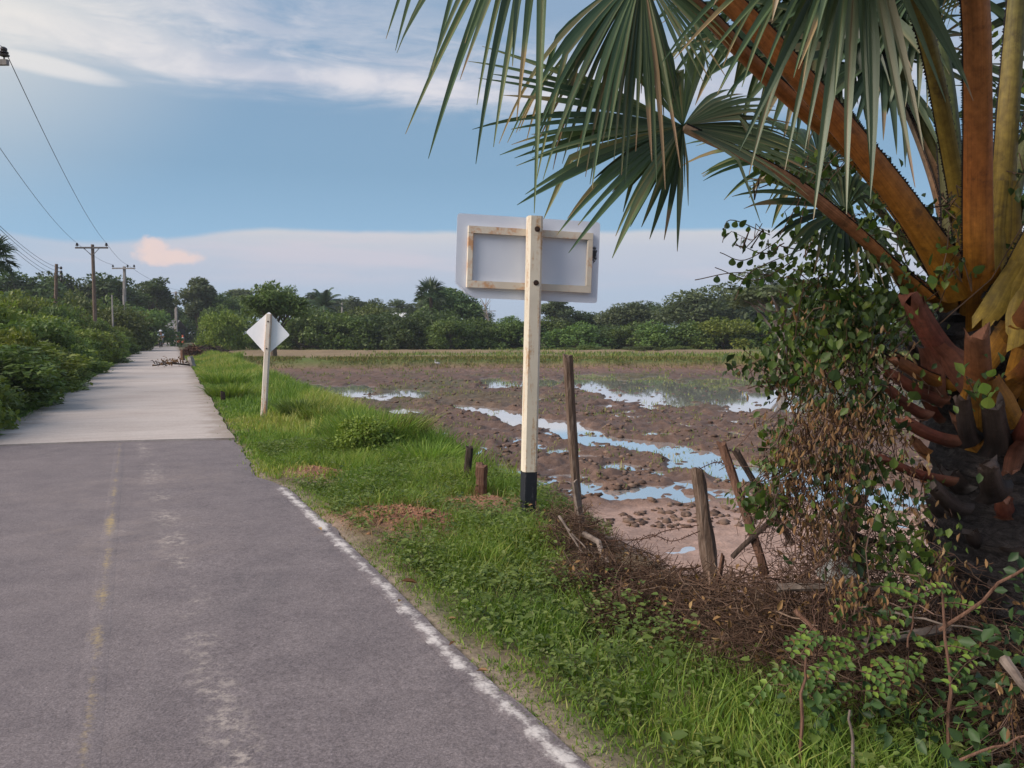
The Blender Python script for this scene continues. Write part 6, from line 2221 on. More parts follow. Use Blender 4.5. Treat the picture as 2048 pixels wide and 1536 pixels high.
    # fine dead twigs thinning out to the left over the pale mud
    for i in range(240):
        a = at(rr.uniform(1520, 1760), rr.uniform(1010, 1220), 3.9)
        e = a + Vector((rr.uniform(-.14, .14), rr.uniform(-.1, .1), rr.uniform(-.22, .12)))
        mb.tube([p - root.location for p in jitter_path(rr, a, e, 4, 0.02)], rr.uniform(0.0011, 0.0024), 3, cap=False, var=rr.random() * .7)
    o = link('stem', new_mesh('stem', mb.v, mb.f, M['dry_stem'], var=mb.a), root)
    o['kind'] = 'stuff'


build_creepers()

# ---- dead brush heaped along the fence line
BRUSH = [  # photo x, y of the ground, radius in metres, height, strands
    (1125, 1045, 0.30, 0.18, 220), (1150, 1090, 0.35, 0.26, 420), (1180, 1170, 0.32, 0.24, 420), (1250, 1160, 0.32, 0.26, 420), (1300, 1230, 0.32, 0.26, 480), (1370, 1200, 0.30, 0.22, 380), (1420, 1280, 0.34, 0.30, 520), (1240, 1250, 0.24, 0.16, 260),
    (1500, 1260, 0.34, 0.34, 520), (1520, 1345, 0.34, 0.42, 700), (1620, 1375, 0.38, 0.52, 900), (1750, 1400, 0.42, 0.60, 1000), (1640, 1250, 0.34, 0.50, 560), (1760, 1270, 0.38, 0.6, 640), (1690, 1440, 0.30, 0.34, 520), (1820, 1470, 0.32, 0.36, 520), (1880, 1420, 0.42, 0.56, 800), (1960, 1460, 0.34, 0.40, 460), (2040, 1500, 0.3, 0.3, 300), (1120, 970, 0.4, 0.2, 120), (1440, 1100, 0.3, 0.12, 110), (1330, 1090, 0.3, 0.10, 80)]


def build_brush():
    rs = np.random.RandomState(33)
    rr = random.Random(33)
    segs = 5
    Vc = Cloud()
    for (px, py, R, H, n) in BRUSH:
        H *= 1.15
        n = int(n * 1.35)
        c = gnd(px, py, -0.1)
        a = rs.uniform(0, 6.28, n)
        r = R * np.sqrt(rs.uniform(0, 1, n))
        x, y = c.x + np.cos(a) * r, c.y + np.sin(a) * r * 0.8
        z = ground_all(x, y)[0]
        z = np.maximum(z, -0.42)
        top = H * (1 - (r / R) ** 2) * rs.uniform(0.1, 1.1, n)
        p0 = np.stack([x, y, z + top], 1)
        d = rand_dirs(rs, n) * np.array([1, 1, 0.45])
        d = unit(d)
        ln = rs.uniform(0.10, 0.42, n)
        bend = rand_dirs(rs, n) * 0.35 + np.array([0, 0, -0.55])
        rad = rs.uniform(0.0011, 0.0034, n)
        big = rs.uniform(size=n) < 0.05
        rad = np.where(big, rad * 2.6, rad)
        s = unit(np.cross(d, np.array([0.1, 0.2, 1.0])))
        u = np.cross(s, d)
        V = np.empty((n, segs + 1, 3, 3), np.float32)
        for i in range(segs + 1):
            t = i / segs - 0.4
            q = p0 + d * (ln * t)[:, None] + bend * (ln * t * abs(t) * 0.9)[:, None] + rs.normal(0, 0.006, (n, 3))
            for k in range(3):
                an = 2.094 * k
                V[:, i, k] = q + (s * math.cos(an) + u * math.sin(an)) * (rad * (1 - 0.12 * i))[:, None]
        idx = np.arange(n)[:, None] * (segs + 1) * 3
        F_ = []
        for i in range(segs):
            for k in range(3):
                k2 = (k + 1) % 3
                F_.append(idx + np.array([[i * 3 + k, i * 3 + k2, i * 3 + 3 + k2, i * 3 + 3 + k]]))
        Vc.add(V.reshape(-1, 3), np.concatenate(F_), np.repeat(np.clip(rs.normal(0.45, 0.24, n), 0, 1), (segs + 1) * 3))
    o = link('dry_brush', Vc.mesh('dry_brush', M['dry_stem']))
    tag(o, 'tangled heaps of dead brown brush along the fence line', 'brush', kind='stuff')
    # dead leaves caught in it
    P = []
    for (px, py, R, H, n) in BRUSH:
        c = gnd(px, py, -0.1)
        m = n // 4
        x, y = c.x + rs.normal(0, R * .5, m), c.y + rs.normal(0, R * .45, m)
        z = np.maximum(ground_all(x, y)[0], -0.4) + rs.uniform(0, 1, m) ** 1.5 * H * 0.9 + 0.01
        P.append(np.stack([x, y, z], 1))
    P = np.concatenate(P)
    n = len(P)
    L = rs.uniform(0.02, 0.055, n)
    V, F_, A = leaf_cards(P, rand_dirs(rs, n), rand_dirs(rs, n) + np.array([0, -.3, .6]), L, L * 0.45, np.clip(rs.normal(0.3, 0.22, n), 0, 1), fold=0.3)
    o = link('dead_leaves', new_mesh('dead_leaves', V, [F_], M['dry_leaf'], var=A))
    tag(o, 'dead curled leaves lying in the brown brush', 'leaves', kind='stuff')


build_brush()


def post(p0, p1, r0, r1, mat, label, name='fence_post', cat='fence post', group='old wooden fence posts along the field', sides=7, knots=0.12, seed=0, top='flat'):
    rr = random.Random(seed)
    o = empty(name, p0)
    d = Vector(p1) - Vector(p0)
    n = 8
    V, F_ = [], []
    sd = Vector((1, 0, 0)) if abs(d.normalized().x) < .8 else Vector((0, 0, 1))
    s = d.cross(sd).normalized()
    u = s.cross(d).normalized()
    ks = [1 + rr.uniform(-.22, .22) for _ in range(sides)]
    for i in range(n + 1):
        t = i / n
        c = d * t + (s * math.sin(t * 3.1 + seed) + u * math.cos(t * 2.3 + seed)) * 0.010 * d.length * (0 if i == 0 else 1)
        r = r0 + (r1 - r0) * t
        for k in range(sides):
            a = 2 * math.pi * k / sides
            q = r * ks[k] * (1 + rr.uniform(-knots, knots))
            j = d.normalized() * (rr.uniform(-0.03, 0.012) if i == n else 0)
            V.append(c + (s * math.cos(a) + u * math.sin(a)) * q + j)
        if i:
            F_ += [[(i - 1) * sides + k, (i - 1) * sides + (k + 1) % sides, i * sides + (k + 1) % sides, i * sides + k] for k in range(sides)]
    V.append(d * 1.0 - d.normalized() * 0.01)
    F_ += [[n * sides + k, n * sides + (k + 1) % sides, len(V) - 1] for k in range(sides)]
    bpy.data.objects.remove(o)
    o = link(name, new_mesh(name, V, F_, M[mat]), None, p0)
    return tag(o, label, cat, group)


def build_fence():
    G = 'old wooden fence posts along the field'
    post(at(1158, 1075, 7.2), at(1138, 708, 7.05), 0.040, 0.042, 'old_wood', 'tall weathered grey stake right of the big sign post', seed=1)
    post(at(1168, 1062, 6.6), at(1150, 962, 6.55), 0.030, 0.024, 'grey_stick', 'short bent grey stick leaning on the tall weathered stake', 'stick', 'stick', None, seed=2)
    post(at(934, 975, 8.85), at(938, 892, 8.8), 0.052, 0.046, 'dark_wood', 'dark blackened wooden stump left of the big sign', seed=3)
    post(at(962, 1004, 8.25), at(963, 929, 8.2), 0.062, 0.066, 'red_wood', 'reddish-brown wooden stump nearest the big sign on its left', seed=4)
    post(at(1425, 1205, 5.3), at(1393, 934, 5.2), 0.054, 0.036, 'old_wood', 'thick brown fence post carrying barbed wire at the field edge', seed=5)
    post(at(1432, 1196, 5.15), at(1446, 1110, 5.1), 0.02, 0.012, 'red_wood', 'split sliver standing against the foot of the thick fence post', 'stick', 'stick', None, seed=15)
    post(at(1530, 1150, 4.6), at(1443, 882, 4.7), 0.026, 0.028, 'red_wood', 'slim reddish post leaning left beside the creeper', seed=6)
    post(at(1585, 1090, 4.9), at(1470, 898, 5.0), 0.020, 0.022, 'dark_wood', 'thin dark pole leaning left behind the slim reddish post', seed=7)
    post(at(1465, 1115, 4.65), at(1560, 1025, 4.55), 0.014, 0.016, 'dark_wood', 'short dark rail crossing the leaning reddish post', 'stick', 'stick', None, seed=8)
    post(at(1690, 1100, 3.95), at(1722, 990, 4.0), 0.04, 0.036, 'red_wood', 'brown post hidden in the creeper above the white sack', seed=9)
    post(at(1732, 1230, 3.9), at(1700, 1075, 3.95), 0.045, 0.04, 'dark_wood', 'dark post under the creeper behind the white sack', seed=10)
    # fallen rails and sticks
    post(at(1555, 1177, 3.75), at(1850, 1180, 3.7), 0.018, 0.022, 'grey_stick', 'straight grey rail lying level in front of the white sack', 'rail', 'rail', None, seed=11)
    post(at(1725, 1288, 3.25), at(1905, 1255, 3.35), 0.020, 0.02, 'grey_stick', 'short pale rail tilting in the tangle below the level rail', 'rail', 'rail', None, seed=12)
    for k, (a, b, ya, yb, r, lab) in enumerate([
            ((1118, 1032), (1165, 1105), 6.2, 5.95, 0.016, 'pale split stick leaning in the brush right of the sign foot'),
            ((1132, 1055), (1178, 1100), 6.1, 5.9, 0.010, 'thinner pale stick beside the split stick in the brush'),
            ((1168, 1068), (1290, 1190), 6.2, 5.2, 0.034, 'crooked grey branch lying across the brush below the tall stake'),
            ((1250, 1215), (1475, 1210), 5.0, 4.9, 0.012, 'long thin grey branch arching over the brush'),
            ((1365, 1180), (1480, 1210), 5.2, 4.9, 0.022, 'grey branch lying at the foot of the thick fence post'),
            ((1355, 1215), (1362, 1140), 4.9, 4.9, 0.014, 'thin upright reddish stake in the brush before the thick fence post'),
            ((1600, 1455), (1612, 1315), 2.95, 3.0, 0.011, 'thin upright stick in the grass left of the dark undergrowth'),
            ((1708, 1540), (1700, 1420), 2.75, 2.8, 0.010, 'pale dead stalk standing in the grass at the bottom edge'),
            ((1905, 1500), (1885, 1170), 2.85, 3.0, 0.011, 'long thin upright vine stem before the palm foot'),
            ((1815, 1295), (1835, 1190), 3.0, 3.1, 0.006, 'short thin twig hanging in the tangle'),
            ((1880, 1260), (2060, 1130), 3.0, 2.8, 0.012, 'brown branch rising to the right across the palm foot'),
            ((2010, 1320), (2070, 1400), 2.8, 2.6, 0.028, 'thick broken grey branch end at the right edge'),
            ((1920, 1520), (2060, 1470), 2.6, 2.5, 0.008, 'dead grass cane lying at the lower right corner'),
            ((1590, 1220), (1640, 1270), 3.4, 3.3, 0.016, 'forked dead root lying in the dark brush'),
            ((1790, 1225), (1990, 1270), 3.1, 2.95, 0.007, 'pale thin cane across the tangle under the rail')]):
        A, B = at(*a, ya), at(*b, yb)
        rr = random.Random(k)
        pts = jitter_path(rr, A, B, 6, (B - A).length * 0.018)
        mid = 0.03 if 'arching' in lab else 0
        pts = [p + Vector((0, 0, mid * math.sin(math.pi * i / 6))) for i, p in enumerate(pts)]
        if 'upright' in lab or 'standing' in lab:
            pts[0] = Vector((A.x, A.y, gz(A.x, A.y) - 0.04))
        mb = MB()
        mb.tube([p - A for p in pts], [r * 0.7 * (1 - 0.07 * i) for i in range(7)], 7)
        o = mb.build('branch' if 'branch' in lab else 'stick', M['grey_stick'] if ('pale' in lab or 'grey' in lab) else M['red_wood'], None, A, smooth=True)
        tag(o, lab, 'branch' if 'branch' in lab else 'stick')
    # barbed wire
    for k, (pts, lab) in enumerate([
            ([at(1398, 1050, 5.15), at(1330, 1062, 5.4), at(1285, 1078, 5.6), at(1180, 1082, 6.2), at(1150, 1086, 6.5)], 'rusty barbed wire running left from the thick fence post, upper strand'),
            ([at(1400, 1062, 5.15), at(1345, 1082, 5.4), at(1300, 1070, 5.6), at(1260, 1098, 5.8)], 'rusty barbed wire sagging under the upper strand'),
            ([at(1394, 940, 5.2), at(1430, 925, 5.0), at(1452, 932, 4.8), at(1470, 975, 4.7)], 'rusty barbed wire looped over the tops of the posts by the creeper')]):
        L = curve(pts, 10)
        mb = MB()
        mb.tube(L, 0.0032, 4, cap=False)
        rr = random.Random(k)
        for i in range(2, len(L) - 1, 2):
            for q in range(2):
                d = Vector((rr.uniform(-1, 1), rr.uniform(-1, 1), rr.uniform(-1, 1))).normalized() * 0.022
                mb.tube([L[i] - d, L[i] + d], 0.0022, 3)
        tag(mb.build('barbed_wire', M['rusty_wire']), lab, 'barbed wire')
    # white plastic sack
    rr = random.Random(2)
    c = at(1688, 1152, 3.95)
    V, F_ = [], []
    nu, nv = 20, 10
    for j in range(nv + 1):
        for i in range(nu):
            a, t = 2 * math.pi * i / nu, j / nv
            r = math.sin(math.pi * (0.08 + 0.84 * t)) ** 0.7
            k = 1 + 0.22 * (float(fbm(np.array([a * 2.5]), np.array([t * 7.0]), 7, 3)[0]) - 0.5) * 2
            V.append((0.125 * r * k * math.cos(a), 0.09 * r * k * math.sin(a), -0.075 + 0.15 * t * (1 - 0.25 * math.cos(a))))
    for j in range(nv):
        F_ += [[j * nu + i, j * nu + (i + 1) % nu, (j + 1) * nu + (i + 1) % nu, (j + 1) * nu + i] for i in range(nu)]
    F_.append(list(range(nu - 1, -1, -1)))
    F_.append([nv * nu + i for i in range(nu)])
    o = link('plastic_sack', new_mesh('plastic_sack', V, F_, plain('sack', (0.50, 0.50, 0.46), 0.45, 0.4, 0.2)), None, c)
    tag(o, 'crumpled white plastic sack caught behind the level rail', 'sack')


build_fence()


def grass_clumps():
    rs = np.random.RandomState(44)
    for px, py, w, h, lab, mat in [
            (745, 905, 0.50, 0.68, 'widest tall green grass clump on the bank between the two signs', 'grass'), (600, 838, 0.30, 0.48, 'tall dark grass clump just right of the diamond sign post', 'weed'),
            (850, 930, 0.36, 0.34, 'grass clump left of the dark stump', 'grass'), (690, 880, 0.34, 0.36, 'grass clump left of the widest clump', 'grass'), (790, 900, 0.36, 0.58, 'yellowing grass clump right of the widest clump', 'grass_dry'),
            (985, 945, 0.22, 0.30, 'thin grass clump behind the two stumps', 'grass'), (460, 800, 0.5, 0.42, 'bright grass clump beside the pale road left of the diamond sign', 'grass'), (640, 850, 0.3, 0.4, 'grass clump leaning over the mud right of the diamond sign', 'grass'),
            (452, 772, 0.7, 0.5, 'farther bright grass clump beside the pale road', 'grass')]:
        c = gnd(px, py, -0.12)
        n = 640
        a, r = rs.uniform(0, 6.28, n), w * np.sqrt(rs.uniform(0, 1, n))
        P = np.stack([np.cos(a) * r, np.sin(a) * r * 0.8, 0 * a - 0.02], 1)
        H = h * rs.uniform(0.45, 1.1, n)
        ln = np.stack([np.cos(a), np.sin(a)], 1) * (H * rs.uniform(0.15, 0.9, n) * (0.4 + r / w))[:, None]
        v = np.clip(rs.normal(0.45, 0.22, n), 0, 1)
        V, F_, A = blades(rs, P, H, ln, 0.013 + 0.0006 * c.y, v)
        o = link('grass_clump', new_mesh('grass_clump', V, F_, M[mat], var=A), None, (c.x, c.y, gz(c.x, c.y)))
        tag(o, lab, 'grass clump', 'tall grass clumps on the bank')


grass_clumps()

# ------------------------------------------------------------------ far end of the road: rider, dog, markers, huts; egret; heaps


def skin_body(name, joints, edges, mat, parent=None, loc=None, rot=None):
    me = bpy.data.meshes.new(name)
    me.from_pydata([j[:3] for j in joints], edges, [])
    me.materials.append(mat)
    o = link(name, me, parent, loc, rot)
    o.modifiers.new('skin', 'SKIN')
    for sv, j in zip(me.skin_vertices[0].data, joints):
        sv.radius = (j[3], j[3])
    me.skin_vertices[0].data[0].use_root = True
    s = o.modifiers.new('sub', 'SUBSURF')
    s.levels = s.render_levels = 1
    return o


def rider():
    Z = 84.0
    c = gnd(322, 695, 0.03)
    yaw = math.radians(15)
    bike = empty('motorbike', (c.x, c.y, 0.03), (0, 0, yaw))
    tag(bike, 'small dark motorbike with pale headlight coming along the pale road', 'motorbike')
    red = plain('bike_body', (0.10, 0.03, 0.03), 0.35, 0.5)
    blk = plain('rubber', (0.02, 0.02, 0.02), 0.8)
    mt = plain('bike_metal', (0.2, 0.2, 0.2), 0.35, 0.5)
    lampm = plain('headlight', (0.75, 0.62, 0.42), 0.2, 0.5)
    for yy in (-0.6, 0.62):
        w = MB()
        pts = [(0, yy + 0.25 * math.cos(a), 0.3 + 0.25 * math.sin(a)) for a in [2 * math.pi * k / 16 for k in range(17)]]
        w.tube(pts, 0.05, 6, cap=False)
        wheel = w.build('wheel', blk, bike)
        r = MB()
        for k in range(6):
            a = math.pi * k / 6
            r.tube([(0, yy + 0.22 * math.cos(a), 0.3 + 0.22 * math.sin(a)), (0, yy - 0.22 * math.cos(a), 0.3 - 0.22 * math.sin(a))], 0.008, 4)
        r.build('spokes', mt, wheel)
    b = MB()
    b.tube([(0, -0.42, 0.86), (0, -0.25, 0.62), (0, 0.0, 0.42), (0, 0.3, 0.5), (0, 0.7, 0.74)], [0.11, 0.14, 0.13, 0.15, 0.09], 8)
    b.build('body', red, bike)
    b = MB()
    b.tube([(0, 0.0, 0.74), (0, 0.35, 0.78), (0, 0.78, 0.84)], [0.10, 0.13, 0.10], 8, flat=0.6)
    b.build('saddle', blk, bike)
    b = MB()
    b.tube([(-0.34, -0.30, 1.02), (-0.15, -0.42, 1.0), (0.15, -0.42, 1.0), (0.34, -0.30, 1.02)], 0.022, 6)
    b.build('handlebar', blk, bike)
    b = MB()
    for s in (-1, 1):
        b.tube([(s * 0.07, -0.62, 0.3), (s * 0.07, -0.44, 0.9)], 0.03, 6)
    b.build('fork', mt, bike)
    b = MB()
    b.ball((0, -0.50, 0.88), (0.10, 0.06, 0.10))
    b.build('headlight', lampm, bike)
    b = MB()
    b.ball((0, -0.50, 0.62), (0.20, 0.05, 0.20))
    b.build('leg_shield', blk, bike)
    for s in (-1, 1):
        b = MB()
        b.tube([(s * 0.25, -0.38, 1.02), (s * 0.34, -0.38, 1.2)], 0.01, 4)
        b.ball((s * 0.36, -0.38, 1.24), (0.07, 0.02, 0.05), 6, 4)
        b.build('mirror', blk, bike)
    # the person riding it
    skinm = plain('skin', (0.33, 0.19, 0.13), 0.6)
    p = empty('person', (c.x, c.y, 0.03), (0, 0, yaw))
    tag(p, 'rider in a light blue shirt and pale hat on the motorbike', 'person')
    J = [(0, 0.25, 0.88, 0.15), (0, 0.20, 1.1, 0.15), (0, 0.14, 1.36, 0.16), (0, 0.10, 1.48, 0.065), (0, 0.07, 1.60, 0.10), (0, 0.06, 1.70, 0.095),
         (0.20, 0.13, 1.38, 0.065), (0.34, -0.08, 1.18, 0.05), (0.32, -0.30, 1.04, 0.04), (-0.20, 0.13, 1.38, 0.065), (-0.34, -0.08, 1.18, 0.05), (-0.32, -0.30, 1.04, 0.04),
         (0.15, -0.12, 0.82, 0.09), (0.17, -0.02, 0.42, 0.06), (0.17, -0.14, 0.34, 0.05), (-0.15, -0.12, 0.82, 0.09), (-0.17, -0.02, 0.42, 0.06), (-0.17, -0.14, 0.34, 0.05)]
    E = [(0, 1), (1, 2), (2, 3), (3, 4), (4, 5), (2, 6), (6, 7), (7, 8), (2, 9), (9, 10), (10, 11), (0, 12), (12, 13), (13, 14), (0, 15), (15, 16), (16, 17)]
    skin_body('body', J, E, skinm, p)
    J2 = [(0, 0.24, 0.95, 0.172), (0, 0.20, 1.12, 0.172), (0, 0.14, 1.38, 0.175), (0.21, 0.13, 1.38, 0.085), (0.33, -0.06, 1.19, 0.068), (-0.21, 0.13, 1.38, 0.085), (-0.33, -0.06, 1.19, 0.068)]
    skin_body('shirt', J2, [(0, 1), (1, 2), (2, 3), (3, 4), (2, 5), (5, 6)], plain('shirt', (0.44, 0.54, 0.66), 0.8, 0.2), p)
    J3 = [(0, 0.26, 0.86, 0.165), (0.155, -0.10, 0.82, 0.105), (0.172, -0.02, 0.46, 0.075), (-0.155, -0.10, 0.82, 0.105), (-0.172, -0.02, 0.46, 0.075)]
    skin_body('trousers', J3, [(0, 1), (1, 2), (0, 3), (3, 4)], plain('trousers', (0.28, 0.33, 0.38), 0.85, 0.1), p)
    h = MB()
    h.tube([(0, 0.06, 1.70), (0, 0.06, 1.705), (0, 0.06, 1.76), (0, 0.06, 1.83), (0, 0.06, 1.86)], [0.22, 0.21, 0.125, 0.11, 0.05], 12)
    h.build('hat', plain('hat', (0.66, 0.68, 0.70), 0.8), p)


rider()


def dog():
    c = gnd(341, 684, 0.03)
    p = empty('dog', (c.x, c.y, 0.03), (0, 0, 0.5))
    tag(p, 'tan dog standing on the pale road behind the motorbike', 'dog')
    J = [(0, 0.25, 0.45, 0.10), (0, 0, 0.43, 0.11), (0, -0.25, 0.46, 0.12), (0, -0.38, 0.58, 0.07), (0, -0.46, 0.66, 0.08), (0, -0.6, 0.62, 0.04),
         (0.08, -0.25, 0.25, 0.04), (0.08, -0.24, 0.0, 0.03), (-0.08, -0.25, 0.25, 0.04), (-0.08, -0.24, 0.0, 0.03),
         (0.08, 0.22, 0.32, 0.06), (0.08, 0.34, 0.18, 0.035), (0.08, 0.30, 0.0, 0.03), (-0.08, 0.22, 0.32, 0.06), (-0.08, 0.34, 0.18, 0.035), (-0.08, 0.30, 0.0, 0.03), (0, 0.4, 0.55, 0.03), (0, 0.5, 0.68, 0.02)]
    E = [(0, 1), (1, 2), (2, 3), (3, 4), (4, 5), (2, 6), (6, 7), (2, 8), (8, 9), (0, 10), (10, 11), (11, 12), (0, 13), (13, 14), (14, 15), (0, 16), (16, 17)]
    skin_body('body', J, E, plain('fur', (0.34, 0.20, 0.11), 0.9), p)
    for s in (-1, 1):
        b = MB()
        b.tube([(s * 0.05, -0.44, 0.72), (s * 0.07, -0.43, 0.80)], [0.03, 0.008], 5)
        b.build('ear', plain('ear', (0.25, 0.14, 0.08), 0.9), p)


dog()


def marker(px, py, h, label):
    c = gnd(px, py, -0.05)
    c = at(px, py, min(c.y, 118))
    z = gz(c.x, c.y)
    p = empty('road_marker', (c.x, c.y, z))
    tag(p, label, 'marker')
    H = max(h * c.y / F_PX + (c.z - z), 0.6)
    b = MB()
    b.tube([(0, 0, 0), (0, 0, 0.05)], 0.25, 8)
    b.build('base', plain('marker_base', (0.05, 0.05, 0.05)), p)
    b = MB()
    b.tube([(0, 0, 0.05), (0, 0, H * .5), (0, 0, H)], [0.20, 0.17, 0.12], 10)
    b.build('body', M['orange'], p)
    b = MB()
    b.tube([(0, 0, H * .62), (0, 0, H * .74)], [0.166, 0.152], 10, cap=False)
    b.build('white_band', plain('band', (0.7, 0.7, 0.7)), p)


M['orange'] = plain('orange', (0.62, 0.13, 0.06), 0.5)
marker(366, 679, 9, 'orange-red marker at the far right edge of the pale road, nearer of the two')
marker(357, 676, 7, 'orange-red marker at the far end of the road, farther of the two')


def hut(px, top, bot, wpx, Z, label, wallc, roofc, open_front=False):
    a, b = at(px - wpx / 2, top, Z), at(px + wpx / 2, top, Z)
    z0 = gz((a.x + b.x) / 2, Z)
    W, H = b.x - a.x, a.z - z0
    p = empty('hut' if open_front else 'farmhouse', ((a.x + b.x) / 2, Z, z0))
    tag(p, label, 'hut' if open_front else 'house')
    wm, rm = plain('house_wall', wallc, 0.85), material('roof_sheet', lambda t, tc: (t.ramp(t.noise(tc.outputs['Object'], 2, 4), [(0.3, tuple(k * .8 for k in roofc) + (1,)), (0.7, roofc + (1,))]), None, None), 0.5, 0.4)
    D = 5.0
    hw = H * 0.62
    m = MB()
    m.box((0, D / 2, hw / 2), (W * 0.86, D * .9, hw))
    wall = m.build('wall', wm, p)
    m = MB()
    vs = [(-W / 2, -0.3, hw), (W / 2, -0.3, hw), (W / 2, D / 2, H), (-W / 2, D / 2, H), (-W / 2, D + .3, hw), (W / 2, D + .3, hw)]
    vs += [(v[0], v[1], v[2] + 0.08) for v in vs]
    m.add(vs, [[0, 1, 2, 3][::-1], [3, 2, 5, 4][::-1], [6, 7, 8, 9], [9, 8, 11, 10], [0, 6, 7, 1], [4, 5, 11, 10], [0, 3, 9, 6], [3, 4, 10, 9], [1, 7, 8, 2], [2, 8, 11, 5]])
    m.build('roof', rm, p)
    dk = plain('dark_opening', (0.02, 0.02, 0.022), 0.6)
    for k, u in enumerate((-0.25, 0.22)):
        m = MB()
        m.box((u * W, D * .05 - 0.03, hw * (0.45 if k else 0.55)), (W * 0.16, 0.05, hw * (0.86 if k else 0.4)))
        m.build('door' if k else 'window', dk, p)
    if open_front:
        for s in (-1, 0, 1):
            m = MB()
            m.tube([(s * W * .45, -0.25, 0), (s * W * .45, -0.25, hw)], 0.06, 6)
            m.build('post', M['dark_wood'], p)
        m = MB()
        m.box((0, -0.2, 0.9), (W * .9, 0.2, 0.25))
        m.build('counter', plain('counter', (0.30, 0.13, 0.12)), p)


hut(337, 641, 678, 20, 128, 'dark open-fronted hut with grey roof at the far end of the road', (0.03, 0.03, 0.033), (0.22, 0.21, 0.22), True)  # near-black wall colour stands in for the shaded inside of the open front
hut(625, 634, 690, 76, 99, 'farmhouse with pale roof edge glimpsed through bushes right of the diamond sign', (0.35, 0.33, 0.30), (0.58, 0.58, 0.57))
hut(786, 626, 690, 44, 114, 'farmhouse with pale roof showing above the bushes left of the fan palm', (0.35, 0.33, 0.30), (0.55, 0.56, 0.55))


def egret():
    c = gnd(872, 738, -0.5)
    p = empty('egret', (c.x, c.y, gz(c.x, c.y)))
    tag(p, 'small pale wading bird standing at the far edge of the mud field', 'bird')
    wm = plain('feathers', (0.34, 0.34, 0.34), 0.8, 0.2, 0.1)
    J = [(0, 0, 0.34, 0.07), (0.12, 0, 0.37, 0.08), (0.24, 0, 0.33, 0.03), (-0.06, 0, 0.44, 0.03), (-0.03, 0, 0.54, 0.02), (-0.08, 0, 0.60, 0.025)]
    skin_body('body', J, [(0, 1), (1, 2), (0, 3), (3, 4), (4, 5)], wm, p)
    for s in (-1, 1):
        m = MB()
        m.tube([(0.05, s * 0.03, 0), (0.08, s * 0.03, 0.15), (0.06, s * 0.03, 0.3)], 0.01, 4)
        m.build('leg', M['insulator'], p)
    m = MB()
    m.tube([(-0.09, 0, 0.6), (-0.19, 0, 0.58)], [0.014, 0.004], 5)
    m.build('beak', plain('beak', (0.5, 0.35, 0.08)), p)


egret()


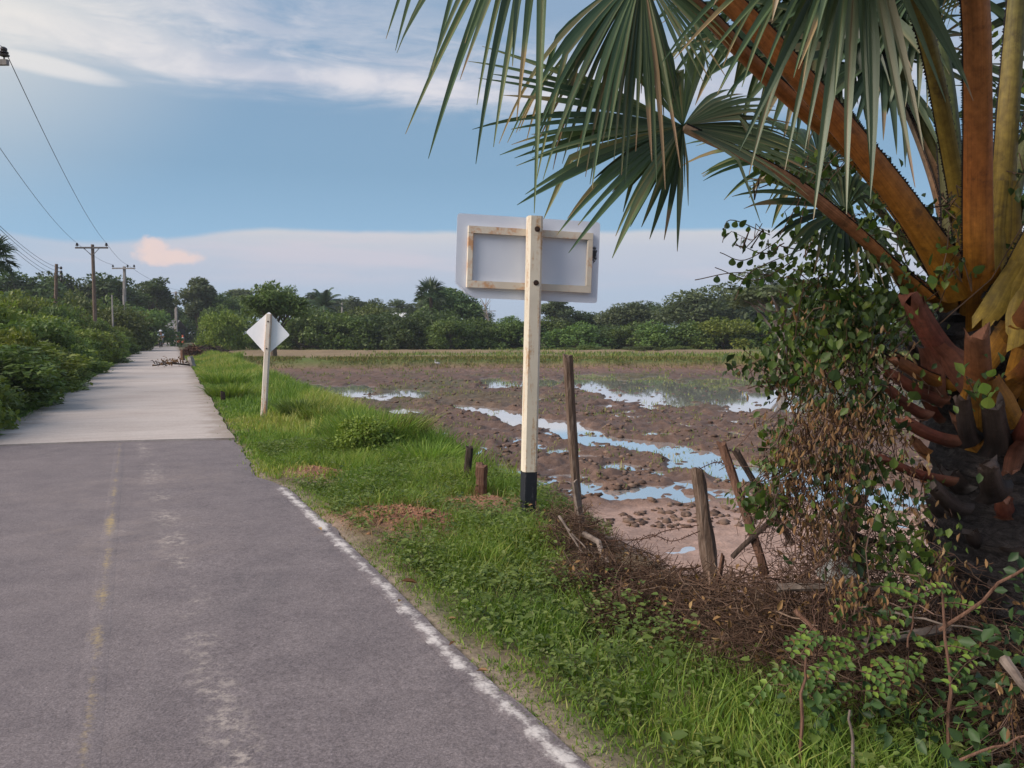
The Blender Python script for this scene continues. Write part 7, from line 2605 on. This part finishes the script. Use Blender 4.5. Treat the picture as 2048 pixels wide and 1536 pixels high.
def heaps():
    rr = random.Random(8)
    # charred heap by the road
    for nm, px, py, Z, R, H, mat, lab, cat in (('burnt_heap', 412, 700, 66, 1.8, 0.7, 'dark_wood', 'low black heap of charred branches right of the far road', 'heap'),
                                               ('brush_heap', 388, 708, 56, 0.5, 0.8, 'red_wood', 'brown heap of dead branches at the right road edge far off', 'heap')):
        c = at(px, py, Z)
        z = gz(c.x, c.y)
        mb = MB()
        for i in range(120):
            a, r = rr.uniform(0, 6.28), R * math.sqrt(rr.random())
            h = H * (1 - (r / R) ** 2) * rr.random()
            q = Vector((r * math.cos(a), r * math.sin(a), h))
            d = Vector((rr.uniform(-1, 1), rr.uniform(-1, 1), rr.uniform(-.3, .5))).normalized() * rr.uniform(0.3, 0.8)
            mb.tube([q - d, q + Vector((0, 0, .06)), q + d], [0.03, 0.035, 0.012], 4, cap=False)
        for i in range(260):
            a, r = rr.uniform(0, 6.28), R * math.sqrt(rr.random())
            q = Vector((r * math.cos(a), r * math.sin(a), H * (1 - (r / R) ** 2) * rr.random() * .9))
            d = Vector((rr.uniform(-1, 1), rr.uniform(-1, 1), rr.uniform(-.4, .4))).normalized() * rr.uniform(0.2, 0.5)
            mb.tube([q - d, q + d], [0.05, 0.03], 3, cap=False)
        tag(mb.build(nm, M[mat], None, (c.x, c.y, z)), lab, cat)
    # short leaning posts by the road, far off
    post(at(388, 742, 38), at(380, 712, 38), 0.16, 0.12, 'concrete_pole', 'short leaning grey post where the far road meets the field', 'short_post', 'post', None, seed=21)
    post(at(366, 722, 46), at(364, 700, 46), 0.14, 0.12, 'red_wood', 'brown stump beside the dead branches at the far road edge', 'stump', 'stump', None, seed=22)
    post(at(446, 800, 19.0), at(445, 782, 19.0), 0.05, 0.05, 'dark_wood', 'small dark stake in the bright grass beside the pale road', 'stake', 'stake', None, seed=23)
    # branch lying over the road edge
    c = at(338, 734, 37)
    c.z = 0.05
    mb = MB()
    for i in range(16):
        a = Vector((0.5 - 0.055 * i, 0.8 - 0.1 * i, 0.12))
        b = a + Vector((rr.uniform(-.4, .3), rr.uniform(-.4, .4), rr.uniform(-.08, .22)))
        mb.tube([a, a.lerp(b, .5) + Vector((0, 0, .1)), b], [0.025, 0.02, 0.008], 4, cap=False)
    mb.tube([(0.55, 0.9, 0.02), (0.1, 0.05, 0.13), (-0.4, -0.8, 0.05)], [0.045, 0.04, 0.03], 6)
    br = mb.build('fallen_branch', M['dark_wood'], None, c)
    tag(br, 'dead leafy branch lying over the right edge of the far pale road', 'branch')
    n = 90
    rs = np.random.RandomState(3)
    P = rs.normal(0, 1, (n, 3)) * np.array([.25, .45, .1]) + np.array([.1, 0, .2])
    V, F_, A = leaf_cards(P, rand_dirs(rs, n), rand_dirs(rs, n), 0.14, 0.07, rs.uniform(0, .5, n))
    link('foliage', new_mesh('foliage', V, [F_], M['dry_leaf'], var=A), br)
    # fallen leaves on the asphalt
    k = 0
    lm = []
    for v in (0.2, 0.5, 0.8):
        V, F_, A = leaf_cards(np.zeros((1, 3)), np.array([[1, 0.1, 0]]), np.array([[0, 0, 1.0]]), 1.0, 0.45, np.array([v]), fold=0.25)
        lm.append(new_mesh('fallen_leaf', V, [F_], M['dry_leaf'], var=A))
    for px, py, s, lab in ((818, 1166, 0.11, 'large rust-brown fallen leaf on the white edge line'), (800, 1205, 0.06, 'small greenish scrap of leaf on the asphalt by the edge line'), (965, 1345, 0.07, 'dark fallen leaf on the asphalt at the edge line'),
                           (905, 1290, 0.05, 'pale fallen leaf beside the worn edge line'), (640, 1060, 0.07, 'small pale leaf on the asphalt left of the soil heap'), (905, 1240, 0.05, 'orange fallen leaf in the sand by the edge line')):
        g = gnd(px, py, 0.0)
        o = link('fallen_leaf', lm[k % 3], None, (g.x, g.y, 0.012), (0.1, 0.05, k * 1.3))
        o.scale = (s, s, s)
        tag(o, lab, 'leaf', 'fallen leaves at the road edge')
        k += 1


heaps()


def haze():
    x0, x1, y0, y1, z0, z1 = -700, 700, -200, 900, -1.6, 14.0
    mb = MB()
    mb.box(((x0 + x1) / 2, (y0 + y1) / 2, (z0 + z1) / 2), (x1 - x0, y1 - y0, z1 - z0))
    m = bpy.data.materials.new('haze_air')
    m.use_nodes = True
    t = NT(m.node_tree)
    t.n.clear()
    out = t.new('ShaderNodeOutputMaterial')
    v = t.new('ShaderNodeVolumePrincipled')
    v.inputs['Color'].default_value = (0.80, 0.86, 0.95, 1)
    v.inputs['Density'].default_value = 0.00045
    v.inputs['Anisotropy'].default_value = 0.2
    t.l.new(v.outputs[0], out.inputs['Volume'])
    o = link('haze', new_mesh('haze', mb.v, mb.f, m))
    o['kind'] = 'stuff'


haze()
